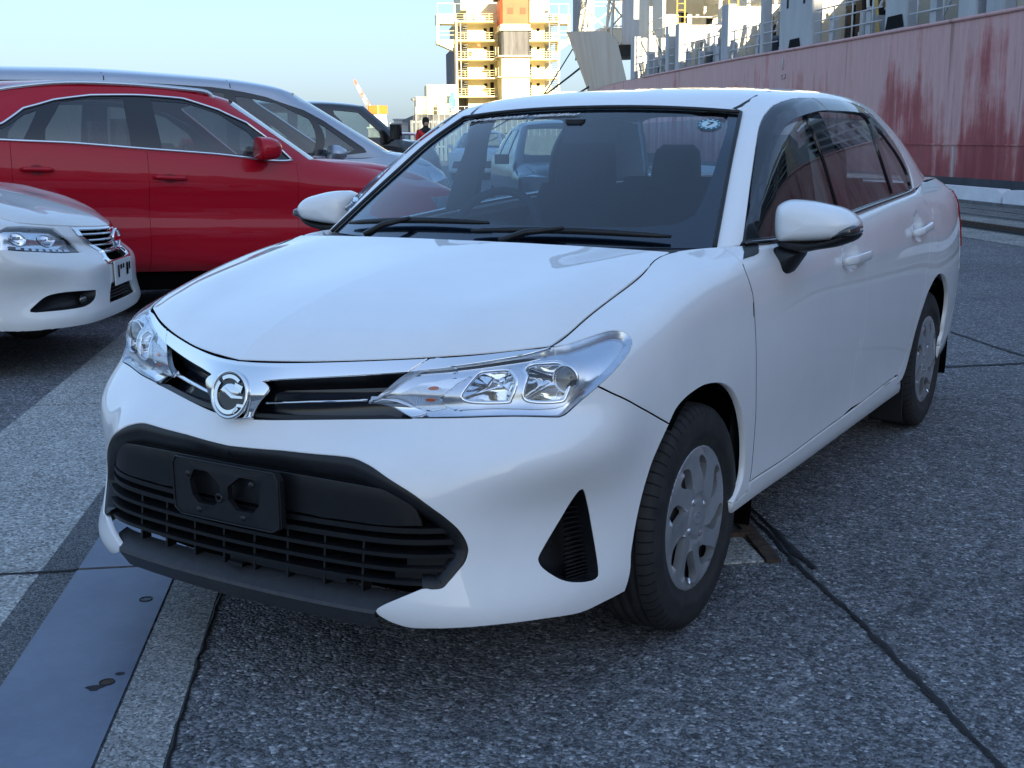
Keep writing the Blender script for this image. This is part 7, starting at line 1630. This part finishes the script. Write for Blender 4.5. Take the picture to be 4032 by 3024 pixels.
mb = MB(); ec = B2.ev(0, 5.9); mb.tube([(.062*math.cos(a), ec[1]-.02, ec[2]+.062*math.sin(a)) for a in np.linspace(0, 2*math.pi, 30, endpoint=False)], .010, 8, closed=True); mb.bar((-.075, ec[1]-.022, ec[2]), (.075, ec[1]-.022, ec[2]), .018, .026); mb.build('badge', M_CHROME, GRI)
for fl in (False, True):
    sgn = -1 if fl else 1
    H = thing('headlamp', None, None); H.parent = sd
    patch('lamp_lens', B2, lam, M_LENS, H, off=.002, lip=0, step=.25, bstep=.15, flip=fl)
    pA = np.array([(3.1+.62*math.cos(t), 6.1+.75*math.sin(t)) for t in np.linspace(0, 2*math.pi, 24, endpoint=False)]); pB = np.array([(5.0+.5*math.cos(t), 6.1+.7*math.sin(t)) for t in np.linspace(0, 2*math.pi, 24, endpoint=False)])
    patch('lamp_bowl', B2, lam, M_LBASE, H, off=-.035, lip=0, step=.2, bstep=.15, holes=[pA, pB], flip=fl)
    for Pp in (pA, pB):
        c = Pp.mean(0); rows = []
        for k, d in ((1.04, .030), (.97, .028), (.9, .04), (.6, .065), (.3, .075), (.03, .076)):
            q = c+(Pp-c)*k; X_ = B2.ev(q[:, 0], q[:, 1])-B2.nrm(q[:, 0], q[:, 1])*d; rows.append(np.concatenate([X_, X_[:1]])*[sgn, 1, 1])
        mb = MB(); mb.sheet(rows, flip=not fl); mb.build('reflector', M_REFL, H)
    led = np.array([(1.55, 4.80), (2.6, 4.78), (4, 4.9), (5.6, 5.1), (5.6, 5.35), (4, 5.2), (2.6, 5.1), (1.75, 5.15)]); patch('running_lamp_strip', B2, ccw(led), M_GLOSSB, H, off=-.02, lip=.01, step=.25, bstep=.15, flip=fl)
    for u in np.linspace(2.2, 5.2, 8):
        vv = np.interp(u, [2.2, 4, 5.6], [4.95, 5.05, 5.22]); patch('running_lamp', B2, np.array([(u-.12, vv-.1), (u+.12, vv-.1), (u+.12, vv+.1), (u-.12, vv+.1)]), M_LBASE, H, off=-.014, lip=.006, step=.3, bstep=.2, flip=fl)
    c = fg2.mean(0); rows = []
    for k, d in ((1.01, .002), (.96, .02), (.8, .06), (.4, .07), (.02, .07)):
        q = c+(fg2-c)*k; X_ = B2.ev(q[:, 0], q[:, 1])-B2.nrm(q[:, 0], q[:, 1])*d; rows.append(np.concatenate([X_, X_[:1]])*[sgn, 1, 1])
    mb = MB(); mb.sheet(rows, flip=not fl); fb = mb.build('fog_recess', M_BLACK, sd)
    ctr = (B2.ev(2.6, 2.05)-B2.nrm(2.6, 2.05)*.045)*[sgn, 1, 1]; mb = MB(); mb.lathe([(-.02, 0), (-.016, .02), (-.004, .032), (.01, .034)], 20, X=lambda p: (ctr[0]+p[1], ctr[1]+p[0], ctr[2]+p[2])); mb.build('fog_lamp', mat('dark fog lamp', (.08, .085, .09), .08, .6, coat=1), fb)
for v in (1.65, 1.85, 2.05, 2.25, 2.45):
    ue = np.interp(v, [1.5, 2.5], [1.3, .98]); rows = [[B2.ev(abs(u), v+dv)*[1 if u >= 0 else -1, 1, 1]+np.array([0, d, 0]) for u in np.linspace(-ue, ue, 13)] for dv, d in ((.06, .06), (.03, .03), (-.03, .03), (-.06, .06))]; mb = MB(); mb.sheet(rows); mb.build('intake_slat', M_GRB, sd)
pc = B2.ev(0, 3.05); mb = MB(); mb.prism([(-.165, -.08), (.165, -.08), (.165, .08), (-.165, .08)], .008, lambda p: (p[0], pc[1]-.014-p[2]+.12*p[0]**2, pc[2]+p[1])); pm = mb.build('number_plate', mat('plate white', (.62, .63, .62), .5), sd)
for x0, x1, z0, z1 in ((-.12, -.10, -.03, .05), (-.07, -.05, .02, .05), (-.02, 0, .02, .05), (.05, .075, -.03, .05), (.10, .12, .0, .05)):
    mb = MB(); mb.box((x0, pc[1]-.018, pc[2]+z0), (x1, pc[1]-.016, pc[2]+z1)); mb.build('plate_slot', M_DARK, pm)
for x in (.70, -.70):
    for y in (0, 2.6): road_wheel(sd, x, y, .215, .30, w=.095)
# ---------------------------------------------------------------- black box-shaped van further off
M_BLKP = paint('black car paint', (.006, .0065, .008))
bv = CarBody(W=.80, nose=-.75, tail=3.2, rows=[(.05, .24), (.01, .32), (.0, .5), (.0, .7), (.004, .85), (.01, .98)], ws_y=-.02,
    ys=[-.40, -.2, -.02, .12, .6, 1.1, 1.6, 2.1, 2.6, 2.9], belt=[(.1, 1.27), (3, 1.28)], hood=[(.52, -.60, 1.12), (.64, -.40, 1.18), (.70, -.02, 1.26)], cowl=(-.12, 1.28),
    header=((.60, .50, 1.70), (.40, 1.74)), rail=[(.2, .68, 1.45), (.55, .655, 1.67), (1.0, .66, 1.71), (3, .65, 1.70)], roof=[(.5, 1.76), (1, 1.80), (3, 1.78)], cols=[(.12, .60), (.5, .78), (1.1, 1.15), (1.8, 1.8), (2.6, 2.55)],
    rear=((.72, 3.1, 1.18), (.64, 3.05, 1.68), (3.05, 1.77)), cap=.35, rcap=.3, top_in=.04)
BV = frame_root('box_van', 'black tall box-shaped van with a dark door mirror, behind the silver people carrier', 'van', (np.array([-.884, .468, 0]), np.array([-.468, -.884, 0]), np.array([0, 0, 1.])), (-8.6, 10.9, 0))
dress(bv, BV, M_BLKP, [(.0, .32, .36), (2.4, .32, .36)], [-.45, .10, 1.05, 2.1], [[(.34, 1.30), (.36, 1.38), (.62, 1.63), (.98, 1.66), (.98, 1.30)], [(1.12, 1.30), (1.12, 1.66), (2.0, 1.66), (2.0, 1.30)], [(2.15, 1.3), (2.15, 1.65), (2.8, 1.63), (2.85, 1.3)]], wr=.30)
for sg in (1, -1):
    mb = MB(); mb.box((sg*.82, .14, 1.27), (sg*1.04, .26, 1.47), ch=.05); mi = mb.build('door_mirror', M_GLOSSB, BV); mb = MB(); mb.bar((sg*.76, .2, 1.27), (sg*.86, .2, 1.31), .05, .05); mb.build('mirror_arm', M_GLOSSB, mi)
mb = MB(); mb.tube([(-.55, -.52, 1.10), (-.60, -.60, 1.24), (-.62, -.62, 1.34)], .012, 6); mb.lathe([(-.05, .0), (-.04, .06), (.03, .065), (.05, 0)], 14, X=lambda p: (-.62+p[0], -.62+p[1], 1.38+p[2])); mb.build('kerb_mirror', M_GLOSSB, BV)
# ---------------------------------------------------------------- small far cars: a white hatchback, a red hatchback and a dark hatchback
def hatch(name, label, paintm, loc, hd, sc=1.0, group=None):
    cbh = CarBody(W=.84, nose=-.78, tail=3.1, rows=[(.05, .22), (.01, .28), (.0, .42), (.0, .58), (.005, .72), (.01, .82)], ws_y=.18,
        ys=[-.36, -.15, .05, .18, .32, .8, 1.3, 1.8, 2.3, 2.7], belt=[(.3, .96), (2.8, 1.03)], hood=[(.52, -.58, .80), (.64, -.36, .86), (.69, .18, .97)], cowl=(-.02, 1.0),
        header=((.55, .92, 1.42), (.80, 1.46)), rail=[(.4, .70, 1.15), (.95, .60, 1.40), (1.4, .61, 1.44), (2.6, .58, 1.38)], roof=[(.8, 1.47), (1.3, 1.51), (2.6, 1.45)], cols=[(.34, 1.0), (.8, 1.14), (1.3, 1.35), (1.9, 1.85), (2.5, 2.35)],
        rear=((.68, 3.0, 1.04), (.57, 2.75, 1.34), (2.75, 1.42)), cap=.42, rcap=.35, top_in=.05)
    xh = np.array([-hd[1], hd[0], 0]); yb = -np.array([hd[0], hd[1], 0])
    xh = np.cross(yb, [0, 0, 1.]); r = frame_root(name, label, 'car', (xh, yb, np.array([0, 0, 1.])), loc, sc, group)
    dress(cbh, r, paintm, [(.0, .29, .34), (2.45, .29, .34)], [-.45, .33, 1.25, 2.15], [[(.50, 1.0), (.62, 1.14), (.95, 1.36), (1.18, 1.39), (1.18, 1.0)], [(1.3, 1.01), (1.3, 1.39), (1.95, 1.37), (2.05, 1.02)]], wr=.28)
    for fl in (False, True):
        patch('headlamp', cbh.B, np.array([(2.3, 5.6), (4.6, 5.5), (6.3, 6.2), (5.6, 7.0), (3.6, 6.9)]), M_LBASE, r, off=.005, lip=.01, step=.5, bstep=.3, flip=fl)
        sg = -1 if fl else 1; mb = MB(); mb.box((sg*.84, .42, .96), (sg*1.02, .53, 1.08), ch=.03); mb.build('door_mirror', paintm, r)
    patch('grille', cbh.B, np.array([(0, 5.6), (2.0, 5.6), (1.8, 6.5), (0, 6.5)]), M_GLOSSB, r, both=True, off=.005, lip=.01, step=.5, bstep=.3)
    patch('intake', cbh.B, np.array([(0, 1.6), (3.2, 1.6), (2.6, 3.0), (0, 3.0)]), M_BLACK, r, both=True, off=.005, lip=.01, step=.5, bstep=.3)
    return r
c0 = np.array(CAMP)
hatch('hatchback_car', 'small white hatchback facing the camera, seen through the sedan windscreen', M_WHITE2, (c0[0]-.5465*38, c0[1]+.8375*38, 0), (.42, -.91))
hatch('hatchback_car', 'bright red hatchback standing far off beside the person in red', paint('bright red car paint', (.5, .015, .02)), (c0[0]-.600*44, c0[1]+.800*44, 0), (.50, -.86))
hatch('hatchback_car', 'dark grey hatchback with a white reflection, half hidden behind the sedan screen pillar', paint('graphite car paint', (.012, .014, .018)), (-5.0, 10.2, 0), (.62, -.78))
